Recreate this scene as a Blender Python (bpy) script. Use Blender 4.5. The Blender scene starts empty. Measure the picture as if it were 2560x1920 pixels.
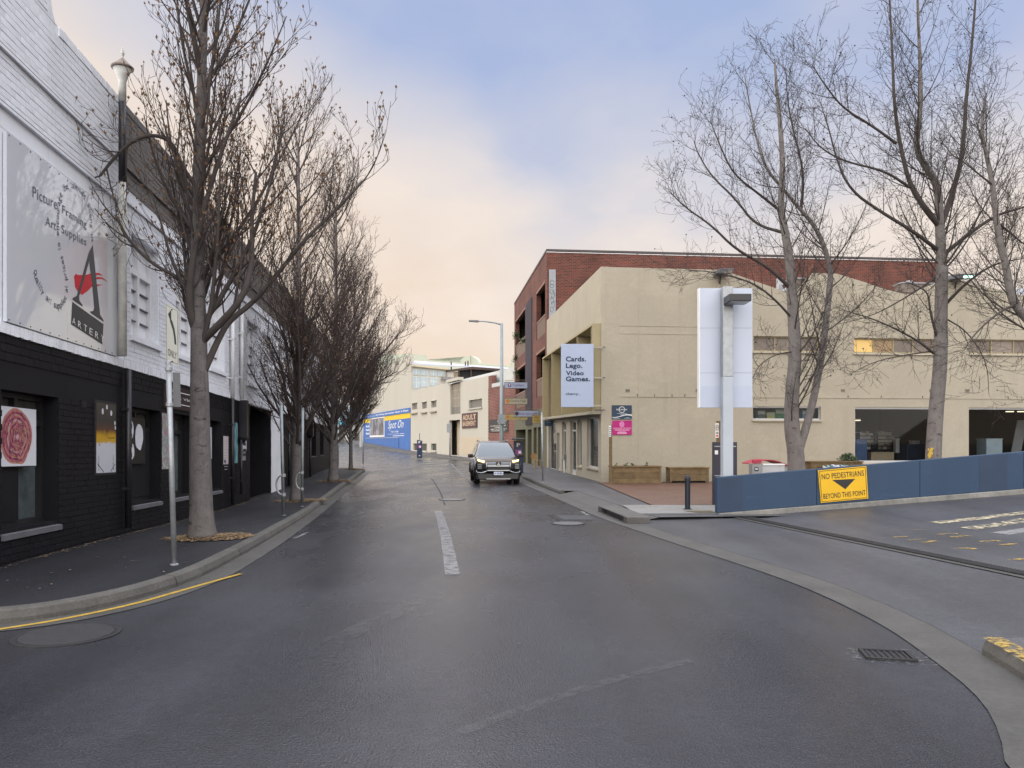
import bpy, bmesh, math, random
from mathutils import Vector, Matrix, noise
random.seed(11)
S = bpy.context.scene
COL = S.collection
R = math.radians
V = Vector

# ------------------------------------------------------------------ camera
HY, FP, CH = 1105.0, 1920.0, 1.7
cam = bpy.data.cameras.new('camera'); cam.sensor_width = 36; cam.lens = 27.0
cam.shift_y = 145 / 2560; cam.clip_start = 0.1; cam.clip_end = 3000
camo = bpy.data.objects.new('camera', cam); COL.objects.link(camo)
camo.location = (0, 0, CH); camo.rotation_euler = (R(90), 0, 0)
S.camera = camo

# ------------------------------------------------------------------ sky and sun
SUN_EL, SUN_AZ = 52, -140          # azimuth measured from +Y towards +X (negative = left)
w = bpy.data.worlds.new('World'); S.world = w; w.use_nodes = True
nt = w.node_tree; nt.nodes.clear()
def wn(t, **k):
    n = nt.nodes.new(t)
    for a, b in k.items(): setattr(n, a, b)
    return n
L = nt.links.new
out = wn('ShaderNodeOutputWorld'); bg = wn('ShaderNodeBackground')
sky = wn('ShaderNodeTexSky', sky_type='NISHITA', sun_disc=False)
sky.sun_elevation = R(SUN_EL); sky.sun_rotation = R(SUN_AZ); sky.air_density = 1.2; sky.dust_density = 2.0
skm = wn('ShaderNodeMix', data_type='RGBA', blend_type='MULTIPLY'); skm.inputs[0].default_value = 1
L(sky.outputs[0], skm.inputs[6]); skm.inputs[7].default_value = (0.1, 0.1, 0.1, 1)
tc = wn('ShaderNodeTexCoord'); sep = wn('ShaderNodeSeparateXYZ'); L(tc.outputs['Generated'], sep.inputs[0])
mp = wn('ShaderNodeMapping'); mp.inputs['Scale'].default_value = (1.7, 1.7, 3.4); mp.inputs['Location'].default_value = (0.35, 0.1, 0.2)
L(tc.outputs['Generated'], mp.inputs[0])
nz = wn('ShaderNodeTexNoise'); nz.inputs['Scale'].default_value = 1.5; nz.inputs['Detail'].default_value = 5; nz.inputs['Roughness'].default_value = 0.42
nz.inputs['Distortion'].default_value = 0.25
L(mp.outputs[0], nz.inputs['Vector'])
m1 = wn('ShaderNodeMath', operation='MULTIPLY_ADD'); L(nz.outputs[0], m1.inputs[0]); m1.inputs[1].default_value = -0.36; m1.inputs[2].default_value = 0.18
mn = wn('ShaderNodeMath', operation='MINIMUM'); L(sep.outputs[0], mn.inputs[0]); mn.inputs[1].default_value = 0
m3 = wn('ShaderNodeMath', operation='MULTIPLY_ADD'); L(mn.outputs[0], m3.inputs[0]); m3.inputs[1].default_value = .36; L(m1.outputs[0], m3.inputs[2])
m2 = wn('ShaderNodeMath', operation='ADD'); L(sep.outputs[2], m2.inputs[0]); L(m3.outputs[0], m2.inputs[1])
rp = wn('ShaderNodeValToRGB'); cr = rp.color_ramp
stops = [(0.0, (.90, .70, .53)), (0.13, (.92, .74, .59)), (0.24, (.90, .78, .69)), (0.34, (.66, .66, .74)), (0.43, (.41, .50, .75)), (0.8, (.38, .48, .74)), (1.0, (.38, .47, .72))]
cr.elements[0].position = 0; cr.elements[0].color = stops[0][1] + (1,)
cr.elements[1].position = 1; cr.elements[1].color = stops[-1][1] + (1,)
for p, c in stops[1:-1]:
    e = cr.elements.new(p); e.color = c + (1,)
L(m2.outputs[0], rp.inputs[0])
# brighter cream cloud tufts
mp2 = wn('ShaderNodeMapping'); mp2.inputs['Scale'].default_value = (2.6, 2.6, 4.5); mp2.inputs['Location'].default_value = (1.3, 0.4, 0.9)
L(tc.outputs['Generated'], mp2.inputs[0])
nz2 = wn('ShaderNodeTexNoise'); nz2.inputs['Scale'].default_value = 1.9; nz2.inputs['Detail'].default_value = 9; nz2.inputs['Roughness'].default_value = 0.56
L(mp2.outputs[0], nz2.inputs['Vector'])
cr2 = wn('ShaderNodeMapRange'); cr2.inputs[1].default_value = .42; cr2.inputs[2].default_value = .66; cr2.inputs[3].default_value = 0; cr2.inputs[4].default_value = .85
L(nz2.outputs[0], cr2.inputs[0])
zm = wn('ShaderNodeMapRange'); L(sep.outputs[2], zm.inputs[0]); zm.inputs[1].default_value = .24; zm.inputs[2].default_value = .40; zm.inputs[3].default_value = 1; zm.inputs[4].default_value = .12
zz = wn('ShaderNodeMath', operation='MULTIPLY'); L(cr2.outputs[0], zz.inputs[0]); L(zm.outputs[0], zz.inputs[1])
cm = wn('ShaderNodeMix', data_type='RGBA'); L(zz.outputs[0], cm.inputs[0]); L(rp.outputs[0], cm.inputs[6]); cm.inputs[7].default_value = (1.0, .86, .74, 1)
mx = wn('ShaderNodeMix', data_type='RGBA'); mx.inputs[0].default_value = 0.86
L(skm.outputs[2], mx.inputs[6]); L(cm.outputs[2], mx.inputs[7])
L(mx.outputs[2], bg.inputs[0]); bg.inputs[1].default_value = 0.79; L(bg.outputs[0], out.inputs[0])

sl = bpy.data.lights.new('sun', 'SUN'); sl.energy = 5.0; sl.angle = R(165); sl.color = (1.0, .955, .90)
so = bpy.data.objects.new('sun', sl); COL.objects.link(so)
sd = V((math.sin(R(SUN_AZ)) * math.cos(R(SUN_EL)), math.cos(R(SUN_AZ)) * math.cos(R(SUN_EL)), math.sin(R(SUN_EL))))
so.rotation_euler = sd.to_track_quat('Z', 'Y').to_euler(); so.location = (-30, 10, 40)

S.view_settings.view_transform = 'Standard'; S.view_settings.look = 'None'
S.view_settings.exposure = 0.44; S.view_settings.gamma = 1
S.cycles.max_bounces = 4; S.cycles.diffuse_bounces = 3; S.cycles.glossy_bounces = 2; S.cycles.transmission_bounces = 2; S.cycles.transparent_max_bounces = 6
S.cycles.caustics_reflective = False; S.cycles.caustics_refractive = False

# ------------------------------------------------------------------ materials
MATS = {}
def mat(name, rgb, rough=.7, metal=0, var=.12, scale=3.0, bump=0, bscale=60, streak=0, spec=.5, coat=0, info=0, var2=0):
    if name in MATS: return MATS[name]
    m = bpy.data.materials.new(name); m.use_nodes = True; t = m.node_tree; b = t.nodes['Principled BSDF']
    b.inputs['Roughness'].default_value = rough; b.inputs['Metallic'].default_value = metal
    b.inputs['Specular IOR Level'].default_value = spec; b.inputs['Coat Weight'].default_value = coat
    N = t.nodes.new; K = t.links.new
    c4 = tuple(rgb) + (1,)
    if var or streak or info:
        tcn = N('ShaderNodeTexCoord'); n = N('ShaderNodeTexNoise'); n.inputs['Scale'].default_value = scale; n.inputs['Detail'].default_value = 6
        n.inputs['Roughness'].default_value = .62
        mpn = N('ShaderNodeMapping'); K(tcn.outputs['Object'], mpn.inputs[0]); K(mpn.outputs[0], n.inputs[0])
        if streak: mpn.inputs['Scale'].default_value = (1, 1, .12)
        mr = N('ShaderNodeMapRange'); mr.inputs[1].default_value = .25; mr.inputs[2].default_value = .75
        mr.inputs[3].default_value = 1 - var; mr.inputs[4].default_value = 1 + var
        K(n.outputs[0], mr.inputs[0]); fac = mr.outputs[0]
        if var2:
            n3 = N('ShaderNodeTexNoise'); n3.inputs['Scale'].default_value = scale * 14; n3.inputs['Detail'].default_value = 4; K(tcn.outputs['Object'], n3.inputs[0])
            mr3 = N('ShaderNodeMapRange'); mr3.inputs[1].default_value = .3; mr3.inputs[2].default_value = .7; mr3.inputs[3].default_value = 1 - var2; mr3.inputs[4].default_value = 1 + var2
            K(n3.outputs[0], mr3.inputs[0]); mm = N('ShaderNodeMath'); mm.operation = 'MULTIPLY'; K(fac, mm.inputs[0]); K(mr3.outputs[0], mm.inputs[1]); fac = mm.outputs[0]
        if info:
            oi = N('ShaderNodeObjectInfo'); mr4 = N('ShaderNodeMapRange'); mr4.inputs[3].default_value = 1 - info; mr4.inputs[4].default_value = 1 + info
            K(oi.outputs['Random'], mr4.inputs[0]); mm = N('ShaderNodeMath'); mm.operation = 'MULTIPLY'; K(fac, mm.inputs[0]); K(mr4.outputs[0], mm.inputs[1]); fac = mm.outputs[0]
        vm = N('ShaderNodeVectorMath'); vm.operation = 'SCALE'; vm.inputs[0].default_value = rgb; K(fac, vm.inputs['Scale']); K(vm.outputs[0], b.inputs['Base Color'])
    else:
        b.inputs['Base Color'].default_value = c4
    if bump:
        tcb = N('ShaderNodeTexCoord'); nb = N('ShaderNodeTexNoise'); nb.inputs['Scale'].default_value = bscale; nb.inputs['Detail'].default_value = 4
        K(tcb.outputs['Object'], nb.inputs[0]); bp = N('ShaderNodeBump'); bp.inputs['Strength'].default_value = bump; bp.inputs['Distance'].default_value = .01
        K(nb.outputs[0], bp.inputs['Height']); K(bp.outputs[0], b.inputs['Normal'])
    MATS[name] = m
    return m
def spots(m, sc, lo, hi, k):          # stains / chips: scales the base colour by k where noise exceeds lo..hi
    t = m.node_tree; N = t.nodes.new; K = t.links.new; vm = next(n for n in t.nodes if n.type == 'VECT_MATH'); old = vm.inputs['Scale'].links[0].from_socket
    tcn = N('ShaderNodeTexCoord'); mp_ = N('ShaderNodeMapping'); mp_.inputs['Scale'].default_value = sc; mp_.inputs['Location'].default_value = (3.3, 1.7, .6); n = N('ShaderNodeTexNoise'); n.inputs['Scale'].default_value = 1; n.inputs['Detail'].default_value = 6; n.inputs['Roughness'].default_value = .6
    K(tcn.outputs['Object'], mp_.inputs[0]); K(mp_.outputs[0], n.inputs[0]); mr = N('ShaderNodeMapRange'); mr.inputs[1].default_value = lo; mr.inputs[2].default_value = hi; mr.inputs[3].default_value = 1; mr.inputs[4].default_value = k; K(n.outputs[0], mr.inputs[0])
    mm = N('ShaderNodeMath'); mm.operation = 'MULTIPLY'; K(old, mm.inputs[0]); K(mr.outputs[0], mm.inputs[1]); K(mm.outputs[0], vm.inputs['Scale']); return m
def emis(name, rgb, st):
    if name in MATS: return MATS[name]
    m = bpy.data.materials.new(name); m.use_nodes = True; b = m.node_tree.nodes['Principled BSDF']
    b.inputs['Base Color'].default_value = tuple(rgb) + (1,); b.inputs['Emission Color'].default_value = tuple(rgb) + (1,); b.inputs['Emission Strength'].default_value = st
    MATS[name] = m; return m
def glass(name, tint=(.8, .85, .85), refl=.12, rough=.02):
    if name in MATS: return MATS[name]
    m = bpy.data.materials.new(name); m.use_nodes = True; t = m.node_tree; t.nodes.clear(); N = t.nodes.new
    o = N('ShaderNodeOutputMaterial'); mix = N('ShaderNodeMixShader'); tr = N('ShaderNodeBsdfTransparent'); gl = N('ShaderNodeBsdfGlossy')
    tr.inputs[0].default_value = tuple(tint) + (1,); gl.inputs['Roughness'].default_value = rough; gl.inputs[0].default_value = (1, 1, 1, 1)
    lw = N('ShaderNodeLayerWeight'); lw.inputs[0].default_value = .17
    t.links.new(lw.outputs['Fresnel'], mix.inputs[0]); t.links.new(tr.outputs[0], mix.inputs[1]); t.links.new(gl.outputs[0], mix.inputs[2]); t.links.new(mix.outputs[0], o.inputs[0])
    MATS[name] = m; return m
def brickmat(name, c1, c2, mortar, bw=.24, rh=.086, ms=.012, stain=.25):
    m = bpy.data.materials.new(name); m.use_nodes = True; t = m.node_tree; b = t.nodes['Principled BSDF']; b.inputs['Roughness'].default_value = .88
    N = t.nodes.new; K = t.links.new
    uv = N('ShaderNodeUVMap'); br = N('ShaderNodeTexBrick'); K(uv.outputs[0], br.inputs[0])
    br.inputs['Color1'].default_value = tuple(c1) + (1,); br.inputs['Color2'].default_value = tuple(c2) + (1,); br.inputs['Mortar'].default_value = tuple(mortar) + (1,)
    br.inputs['Scale'].default_value = 1; br.inputs['Brick Width'].default_value = bw; br.inputs['Row Height'].default_value = rh; br.inputs['Mortar Size'].default_value = ms
    br.inputs['Mortar Smooth'].default_value = .2; br.inputs['Bias'].default_value = 0
    n = N('ShaderNodeTexNoise'); n.inputs['Scale'].default_value = .6; n.inputs['Detail'].default_value = 8; K(uv.outputs[0], n.inputs[0])
    mr = N('ShaderNodeMapRange'); mr.inputs[1].default_value = .3; mr.inputs[2].default_value = .7; mr.inputs[3].default_value = 1 - stain; mr.inputs[4].default_value = 1 + stain; K(n.outputs[0], mr.inputs[0])
    vm = N('ShaderNodeVectorMath'); vm.operation = 'SCALE'; K(br.outputs[0], vm.inputs[0]); K(mr.outputs[0], vm.inputs['Scale']); K(vm.outputs[0], b.inputs['Base Color'])
    bp = N('ShaderNodeBump'); bp.inputs['Strength'].default_value = .5; bp.inputs['Distance'].default_value = .01; bp.invert = True
    K(br.outputs['Fac'], bp.inputs['Height']); K(bp.outputs[0], b.inputs['Normal'])
    MATS[name] = m; return m

# ------------------------------------------------------------------ object helpers
LOC = {}
def tag(o, label=None, cat=None, group=None, kind=None):
    if label: o['label'] = label
    if cat: o['category'] = cat
    if group: o['group'] = group
    if kind: o['kind'] = kind
    return o
def thing(name, label, cat, loc=(0, 0, 0), group=None):
    o = bpy.data.objects.new(name, None); COL.objects.link(o); o.location = loc; o.empty_display_size = .3
    LOC[o] = V(loc); return tag(o, label, cat, group)
def put(o, parent):
    if parent is not None:
        o.parent = parent
        if parent in LOC: o.location = o.location - LOC[parent]
class MB:
    def __init__(s): s.v = []; s.f = []; s.uv = {}; s.mi = []
    def face(s, pts, uv=None):
        i = len(s.v); s.v += [tuple(p) for p in pts]; s.f.append(tuple(range(i, i + len(pts))))
        if uv: s.uv[len(s.f) - 1] = uv
    def hexa(s, a):      # a: 8 points, bottom 4 ccw then top 4
        i = len(s.v); s.v += [tuple(p) for p in a]
        for q in ((3, 2, 1, 0), (4, 5, 6, 7), (0, 1, 5, 4), (1, 2, 6, 5), (2, 3, 7, 6), (3, 0, 4, 7)): s.f.append(tuple(i + k for k in q))
        return s
    def box(s, x0, x1, y0, y1, z0, z1):
        return s.hexa([(x0, y0, z0), (x1, y0, z0), (x1, y1, z0), (x0, y1, z0), (x0, y0, z1), (x1, y0, z1), (x1, y1, z1), (x0, y1, z1)])
    def tube(s, pts, rad, n=6, cap=True):
        pts = [V(p) for p in pts]; m = len(pts)
        if not hasattr(rad, '__len__'): rad = [rad] * m
        t = (pts[1] - pts[0]).normalized(); a = V((0, 0, 1)) if abs(t.z) < .9 else V((1, 0, 0)); u = t.cross(a).normalized()
        base = len(s.v)
        for i, p in enumerate(pts):
            t = (pts[min(i + 1, m - 1)] - pts[max(i - 1, 0)]).normalized(); u = (u - t * u.dot(t)).normalized(); w_ = t.cross(u); r = rad[i]
            for k in range(n):
                an = 2 * math.pi * k / n; q = p + (u * math.cos(an) + w_ * math.sin(an)) * r; s.v.append((q.x, q.y, q.z))
        for i in range(m - 1):
            for k in range(n):
                a_ = base + i * n + k; b_ = base + i * n + (k + 1) % n; s.f.append((a_, b_, b_ + n, a_ + n))
        if cap and n > 3:
            s.f.append(tuple(base + k for k in range(n))[::-1]); s.f.append(tuple(base + (m - 1) * n + k for k in range(n)))
        return s
    def lathe(s, c, prof, n=16):
        base = len(s.v); c = V(c)
        for r, z in prof:
            for k in range(n):
                an = 2 * math.pi * k / n; s.v.append((c.x + r * math.cos(an), c.y + r * math.sin(an), c.z + z))
        for i in range(len(prof) - 1):
            for k in range(n):
                a_ = base + i * n + k; b_ = base + i * n + (k + 1) % n; s.f.append((a_, b_, b_ + n, a_ + n))
        s.f.append(tuple(base + k for k in range(n))[::-1]); s.f.append(tuple(base + (len(prof) - 1) * n + k for k in range(n)))
        return s
    def build(s, name, m, parent=None, smooth=False, bevel=0, sub=0):
        me = bpy.data.meshes.new(name); me.from_pydata(s.v, [], s.f)
        if s.uv:
            ul = me.uv_layers.new(name='UVMap')
            for fi, uvs in s.uv.items():
                for li, c in zip(me.polygons[fi].loop_indices, uvs): ul.data[li].uv = c
        me.materials.append(m)
        if smooth:
            me.polygons.foreach_set('use_smooth', [True] * len(me.polygons))
        o = bpy.data.objects.new(name, me); COL.objects.link(o); put(o, parent)
        if bevel:
            b = o.modifiers.new('b', 'BEVEL'); b.width = bevel; b.segments = 2; b.limit_method = 'ANGLE'
        if sub:
            b = o.modifiers.new('s', 'SUBSURF'); b.levels = sub; b.render_levels = sub
        return o

def W(x, y, d): return V(((x - 1280) / FP * d, d, CH + (HY - y) / FP * d))
def text(body, O, Rv, Uv, n, m, parent, off=.004, name='lettering', shear=0, bold=0.0):
    cu = bpy.data.curves.new('t', 'FONT'); cu.body = body; cu.size = 1; cu.resolution_u = 3; cu.shear = shear; cu.offset = bold; cu.space_character = 1.05
    o = bpy.data.objects.new('t', cu); me = bpy.data.meshes.new_from_object(o)
    bpy.data.objects.remove(o); bpy.data.curves.remove(cu)
    xs = [v.co.x for v in me.vertices]; ys = [v.co.y for v in me.vertices]
    if not xs: return None
    x0, x1, y0, y1 = min(xs), max(xs), min(ys), max(ys); O = V(O); Rv = V(Rv); Uv = V(Uv); n = V(n)
    for v in me.vertices:
        v.co = O + Rv * ((v.co.x - x0) / max(x1 - x0, 1e-6)) + Uv * ((v.co.y - y0) / max(y1 - y0, 1e-6)) + n * off
    me.name = name; me.materials.clear(); me.materials.append(m)
    ob = bpy.data.objects.new(name, me); COL.objects.link(ob); put(ob, parent)
    return ob
class Fac:
    def __init__(s, x0, y0, tx, ty, nx, ny, tilt=0):
        s.o = V((x0, y0)); s.t = V((tx, ty)).normalized(); s.n = V((nx, ny)).normalized(); s.tilt = tilt
        s.n3 = V((s.n.x, s.n.y, 0)); s.t3 = V((s.t.x, s.t.y, tilt))
        s.rt = V((0, 0, 1)).cross(s.n3)
    def P(s, a, z, o=0):
        p = s.o + s.t * a + s.n * o
        return V((p.x, p.y, z + s.tilt * a))
    def px(s, x, y, o=0):
        u = (x - 1280) / FP
        d = (o + s.o.dot(s.n)) / (u * s.n.x + s.n.y)
        q = V((u * d, d)) - s.o; a = q.dot(s.t)
        return a, CH + (HY - y) / FP * d - s.tilt * a
    def s_(s, x, o=0): return s.px(x, HY, o)[0]
    def box(s, mb, s0, s1, z0, z1, o0, o1):
        mb.hexa([s.P(s0, z0, o0), s.P(s1, z0, o0), s.P(s1, z0, o1), s.P(s0, z0, o1), s.P(s0, z1, o0), s.P(s1, z1, o0), s.P(s1, z1, o1), s.P(s0, z1, o1)])
        return mb
    def rect(s, xl, xr, yt, yb, o=0):     # yt, yb measured at xl ; returns s0,s1,z0,z1
        a0, z1 = s.px(xl, yt, o); _, z0 = s.px(xl, yb, o); a1, _ = s.px(xr, yt, o)
        return min(a0, a1), max(a0, a1), z0, z1
    def pbox(s, xl, xr, yt, yb, o0, o1, name, m, parent, bevel=0):
        r = s.rect(xl, xr, yt, yb)
        return s.box(MB(), *r, o0, o1).build(name, m, parent, bevel=bevel)
    def sbox(s, r, o0, o1, name, m, parent, bevel=0):
        return s.box(MB(), *r, o0, o1).build(name, m, parent, bevel=bevel)
    def quad(s, mb, s0, s1, z0, z1, o=0):
        # normal outward ; uv in metres
        p = [s.P(s0, z0, o), s.P(s1, z0, o), s.P(s1, z1, o), s.P(s0, z1, o)]; uv = [(s0, z0), (s1, z0), (s1, z1), (s0, z1)]
        mb.face(p, uv)
    def text(s, body, r, o, m, parent, **k):
        s0, s1, z0, z1 = r
        lo, hi = (s0, s1) if s.t.dot(V((s.rt.x, s.rt.y))) > 0 else (s1, s0)
        O = s.P(lo, z0, o); return text(body, O, s.P(hi, z0, o) - O, s.P(lo, z1, o) - O, s.n3, m, parent, **k)
    def ptext(s, body, xl, xr, yt, yb, o, m, parent, **k):
        return s.text(body, s.rect(xl, xr, yt, yb), o, m, parent, **k)
    def poly(s, mb, pts, o):          # pts list of (s,z)
        mb.face([s.P(a, z, o) for a, z in pts], [(a, z) for a, z in pts])
    def wall(s, s0, s1, z0, z1, holes, name, m, parent, depth=.2, thick=.25, top=None):
        mb = MB(); ss = sorted({s0, s1, *[min(max(h[i], s0), s1) for h in holes for i in (0, 1)]}); zs = sorted({z0, z1, *[min(max(h[i], z0), z1) for h in holes for i in (2, 3)]})
        def inh(a, z): return any(h[0] < a < h[1] and h[2] < z < h[3] for h in holes)
        for i in range(len(ss) - 1):
            for j in range(len(zs) - 1):
                if not inh((ss[i] + ss[i + 1]) / 2, (zs[j] + zs[j + 1]) / 2): s.quad(mb, ss[i], ss[i + 1], zs[j], zs[j + 1])
        for h in holes:
            a, b, c, d = max(h[0], s0), min(h[1], s1), max(h[2], z0), min(h[3], z1); dp = h[4] if len(h) > 4 else depth
            P = s.P
            for q, uv in (([P(a, c), P(a, d), P(a, d, -dp), P(a, c, -dp)], [(0, c), (0, d), (dp, d), (dp, c)]), ([P(b, c), P(b, c, -dp), P(b, d, -dp), P(b, d)], [(0, c), (dp, c), (dp, d), (0, d)]),
                      ([P(a, c), P(a, c, -dp), P(b, c, -dp), P(b, c)], [(a, 0), (a, dp), (b, dp), (b, 0)]), ([P(a, d), P(b, d), P(b, d, -dp), P(a, d, -dp)], [(a, 0), (b, 0), (b, dp), (a, dp)])):
                mb.face(q, uv)
        # ends and top give the wall its thickness
        P = s.P; t = thick
        mb.face([P(s0, z0), P(s0, z1), P(s0, z1, -t), P(s0, z0, -t)], [(0, z0), (0, z1), (t, z1), (t, z0)])
        mb.face([P(s1, z0), P(s1, z0, -t), P(s1, z1, -t), P(s1, z1)], [(0, z0), (t, z0), (t, z1), (0, z1)])
        mb.face([P(s0, z1), P(s1, z1), P(s1, z1, -t), P(s0, z1, -t)], [(s0, 0), (s1, 0), (s1, t), (s0, t)])
        return mb.build(name, m, parent)

# ------------------------------------------------------------------ terrain
KN = [(-80, 0), (24, 0), (30, .02), (44, .12), (60, .08), (70, .02), (77, .11), (96, .53), (124, 1.55), (160, 2.6), (400, 4)]
def sm(a, b, x):
    t = min(max((x - a) / (b - a), 0), 1); return t * t * (3 - 2 * t)
def G(x, y):
    for i in range(len(KN) - 1):
        if y <= KN[i + 1][0]:
            z = KN[i][1] + (KN[i + 1][1] - KN[i][1]) * (y - KN[i][0]) / (KN[i + 1][0] - KN[i][0]); break
    dip = sm(9, 21, y) * (1 - sm(26, 42, y)) * .2
    return z - dip * sm(3, 6.5, -x)
def gp(x, y, off=0):
    u = (x - 1280) / FP; d = 20
    for _ in range(30): d = .5 * d + .5 * (CH - G(u * d, d) - off) * FP / (y - HY)
    return V((u * d, d, G(u * d, d) + off))
# ------------------------------------------------------------------ ground materials
def asphalt(name, c, r0, r1, grain=.5, patch=.18):
    m = bpy.data.materials.new(name); m.use_nodes = True; t = m.node_tree; b = t.nodes['Principled BSDF']; N = t.nodes.new; K = t.links.new
    tcn = N('ShaderNodeTexCoord')
    def noi(sc, det, st=None):
        n = N('ShaderNodeTexNoise'); n.inputs['Scale'].default_value = sc; n.inputs['Detail'].default_value = det
        if st:
            q = N('ShaderNodeMapping'); q.inputs['Scale'].default_value = st; q.inputs['Rotation'].default_value = (0, 0, R(6)); K(tcn.outputs['Object'], q.inputs[0]); K(q.outputs[0], n.inputs[0])
        else: K(tcn.outputs['Object'], n.inputs[0])
        return n
    def rng(n, a, b_, lo=.3, hi=.7):
        q = N('ShaderNodeMapRange'); q.inputs[1].default_value = lo; q.inputs[2].default_value = hi; q.inputs[3].default_value = a; q.inputs[4].default_value = b_; K(n.outputs[0], q.inputs[0]); return q
    def mul(a, b_):
        q = N('ShaderNodeMath'); q.operation = 'MULTIPLY'; K(a.outputs[0], q.inputs[0]); K(b_.outputs[0], q.inputs[1]); return q
    big = rng(noi(.45, 5), 1 - patch, 1 + patch); lane = rng(noi(1.0, 4, (1.0, .07, 1)), .74, 1.28); fine = rng(noi(95, 3), 1 - grain, 1 + grain); mid = rng(noi(9, 6), .86, 1.14)
    f = mul(mul(big, lane), mul(fine, mid))
    vm = N('ShaderNodeVectorMath'); vm.operation = 'SCALE'; vm.inputs[0].default_value = c; K(f.outputs[0], vm.inputs['Scale']); K(vm.outputs[0], b.inputs['Base Color'])
    rr = rng(noi(.7, 4, (1, .35, 1)), r0, r1); K(rr.outputs[0], b.inputs['Roughness']); b.inputs['Specular IOR Level'].default_value = .55 if 'road' in name else (.3 if name == 'asphalt_footpath' else .6)
    vo = N('ShaderNodeTexVoronoi'); vo.inputs['Scale'].default_value = 75; K(tcn.outputs['Object'], vo.inputs[0])
    n2 = noi(38, 4); ad = N('ShaderNodeMath'); ad.operation = 'ADD'; K(vo.outputs['Distance'], ad.inputs[0]); K(n2.outputs[0], ad.inputs[1])
    bp = N('ShaderNodeBump'); bp.inputs['Strength'].default_value = .36; bp.inputs['Distance'].default_value = .008; K(ad.outputs[0], bp.inputs['Height']); K(bp.outputs[0], b.inputs['Normal'])
    MATS[name] = m; return m
M_road = asphalt('asphalt_road', (.022, .0235, .0295), .17, .40, .7, .34)
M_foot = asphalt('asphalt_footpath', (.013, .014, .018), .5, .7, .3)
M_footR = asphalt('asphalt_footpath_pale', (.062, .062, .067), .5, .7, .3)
M_drive = asphalt('asphalt_driveway', (.045, .046, .053), .4, .6, .55, .25)
M_conc = mat('kerb_concrete', (.08, .077, .07), .8, var=.3, scale=2.2, bump=.4, bscale=45, var2=.15)
M_gut = mat('gutter_concrete', (.062, .060, .056), .55, var=.3, scale=1.5, bump=.3, bscale=50, var2=.12)
M_apron = mat('apron_concrete', (.19, .188, .18), .75, var=.18, scale=.9, bump=.25, bscale=55, var2=.1)
M_iron = mat('cast_iron', (.03, .03, .032), .55, .4, var=.25, scale=9, bump=.5, bscale=70)
M_white = mat('white_paint', (.75, .75, .75), .6, var=.08)
M_black = mat('black_paint', (.012, .012, .014), .5, var=.1)

def worn(name, rgb, thr=.5, sc=22, rough=.7, amax=1):
    m = bpy.data.materials.new(name); m.use_nodes = True; t = m.node_tree; b = t.nodes['Principled BSDF']; b.inputs['Base Color'].default_value = tuple(rgb) + (1,); b.inputs['Roughness'].default_value = rough
    N = t.nodes.new; K = t.links.new; o = t.nodes['Material Output']; tr = N('ShaderNodeBsdfTransparent'); mx_ = N('ShaderNodeMixShader')
    tcn = N('ShaderNodeTexCoord'); n = N('ShaderNodeTexNoise'); n.inputs['Scale'].default_value = sc; n.inputs['Detail'].default_value = 7; n.inputs['Roughness'].default_value = .7; K(tcn.outputs['Object'], n.inputs[0])
    mr = N('ShaderNodeMapRange'); mr.inputs[1].default_value = thr - .08; mr.inputs[2].default_value = thr + .08; mr.inputs[4].default_value = amax; K(n.outputs[0], mr.inputs[0])
    K(mr.outputs[0], mx_.inputs[0]); K(tr.outputs[0], mx_.inputs[1]); K(b.outputs[0], mx_.inputs[2]); K(mx_.outputs[0], o.inputs[0])
    MATS[name] = m; return m
M_pw = worn('worn_white_paint', (.3, .3, .31), .45, 7, amax=.6); M_pwf = worn('faded_white_paint', (.16, .16, .165), .5, 6, rough=.5, amax=.16); M_py = worn('worn_yellow_paint', (.4, .27, .06), .52, 14)
M_pyw = worn('cracked_cream_paint', (.45, .4, .28), .5, 9); M_chalk = worn('chalk_line', (.25, .25, .25), .45, 12, amax=.5); M_ylw = mat('yellow_line_paint', (.36, .235, .03), .7, var=.3, scale=12, var2=.2)

# ------------------------------------------------------------------ sheets
def struct(o): return tag(o, kind='structure')
def resample(P, n):
    P = [V((p[0], p[1])) for p in P]; Ls = [0]
    for i in range(1, len(P)): Ls.append(Ls[-1] + (P[i] - P[i - 1]).length)
    o = []
    for k in range(n):
        d = Ls[-1] * k / (n - 1); i = 0
        while i < len(P) - 2 and Ls[i + 1] < d: i += 1
        f = (d - Ls[i]) / max(Ls[i + 1] - Ls[i], 1e-9); o.append(P[i].lerp(P[i + 1], f))
    return o
def smooth(P, n=3):
    P = [V((p[0], p[1])) for p in P]
    for _ in range(n):
        Q = [P[0]]
        for i in range(len(P) - 1): Q += [P[i].lerp(P[i + 1], .25), P[i].lerp(P[i + 1], .75)]
        P = Q + [P[-1]]
    return P
def offs(P, d):           # offset a polyline to its right side
    o = []
    for i, p in enumerate(P):
        t = (P[min(i + 1, len(P) - 1)] - P[max(i - 1, 0)]).normalized(); o.append(p + V((t.y, -t.x)) * d)
    return o
def ruled(A, B, oa, ob, name, m, n=8, parent=None, zf=G, build=True, mb=None):
    mb = mb or MB(); b0 = len(mb.v)
    for a, b in zip(A, B):
        for k in range(n + 1):
            f = k / n; p = a.lerp(b, f); mb.v.append((p.x, p.y, zf(p.x, p.y) + oa + (ob - oa) * f))
    for i in range(len(A) - 1):
        for k in range(n):
            a_ = b0 + i * (n + 1) + k; mb.f.append((a_, a_ + 1, a_ + n + 2, a_ + n + 1))
    return mb.build(name, m, parent) if build else mb
# base ground
g = MB(); g.face([(-900, -900, -.6), (900, -900, -.6), (900, 900, -.6), (-900, 900, -.6)])
struct(g.build('ground', mat('ground_soil', (.1, .09, .075), .9)))
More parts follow.
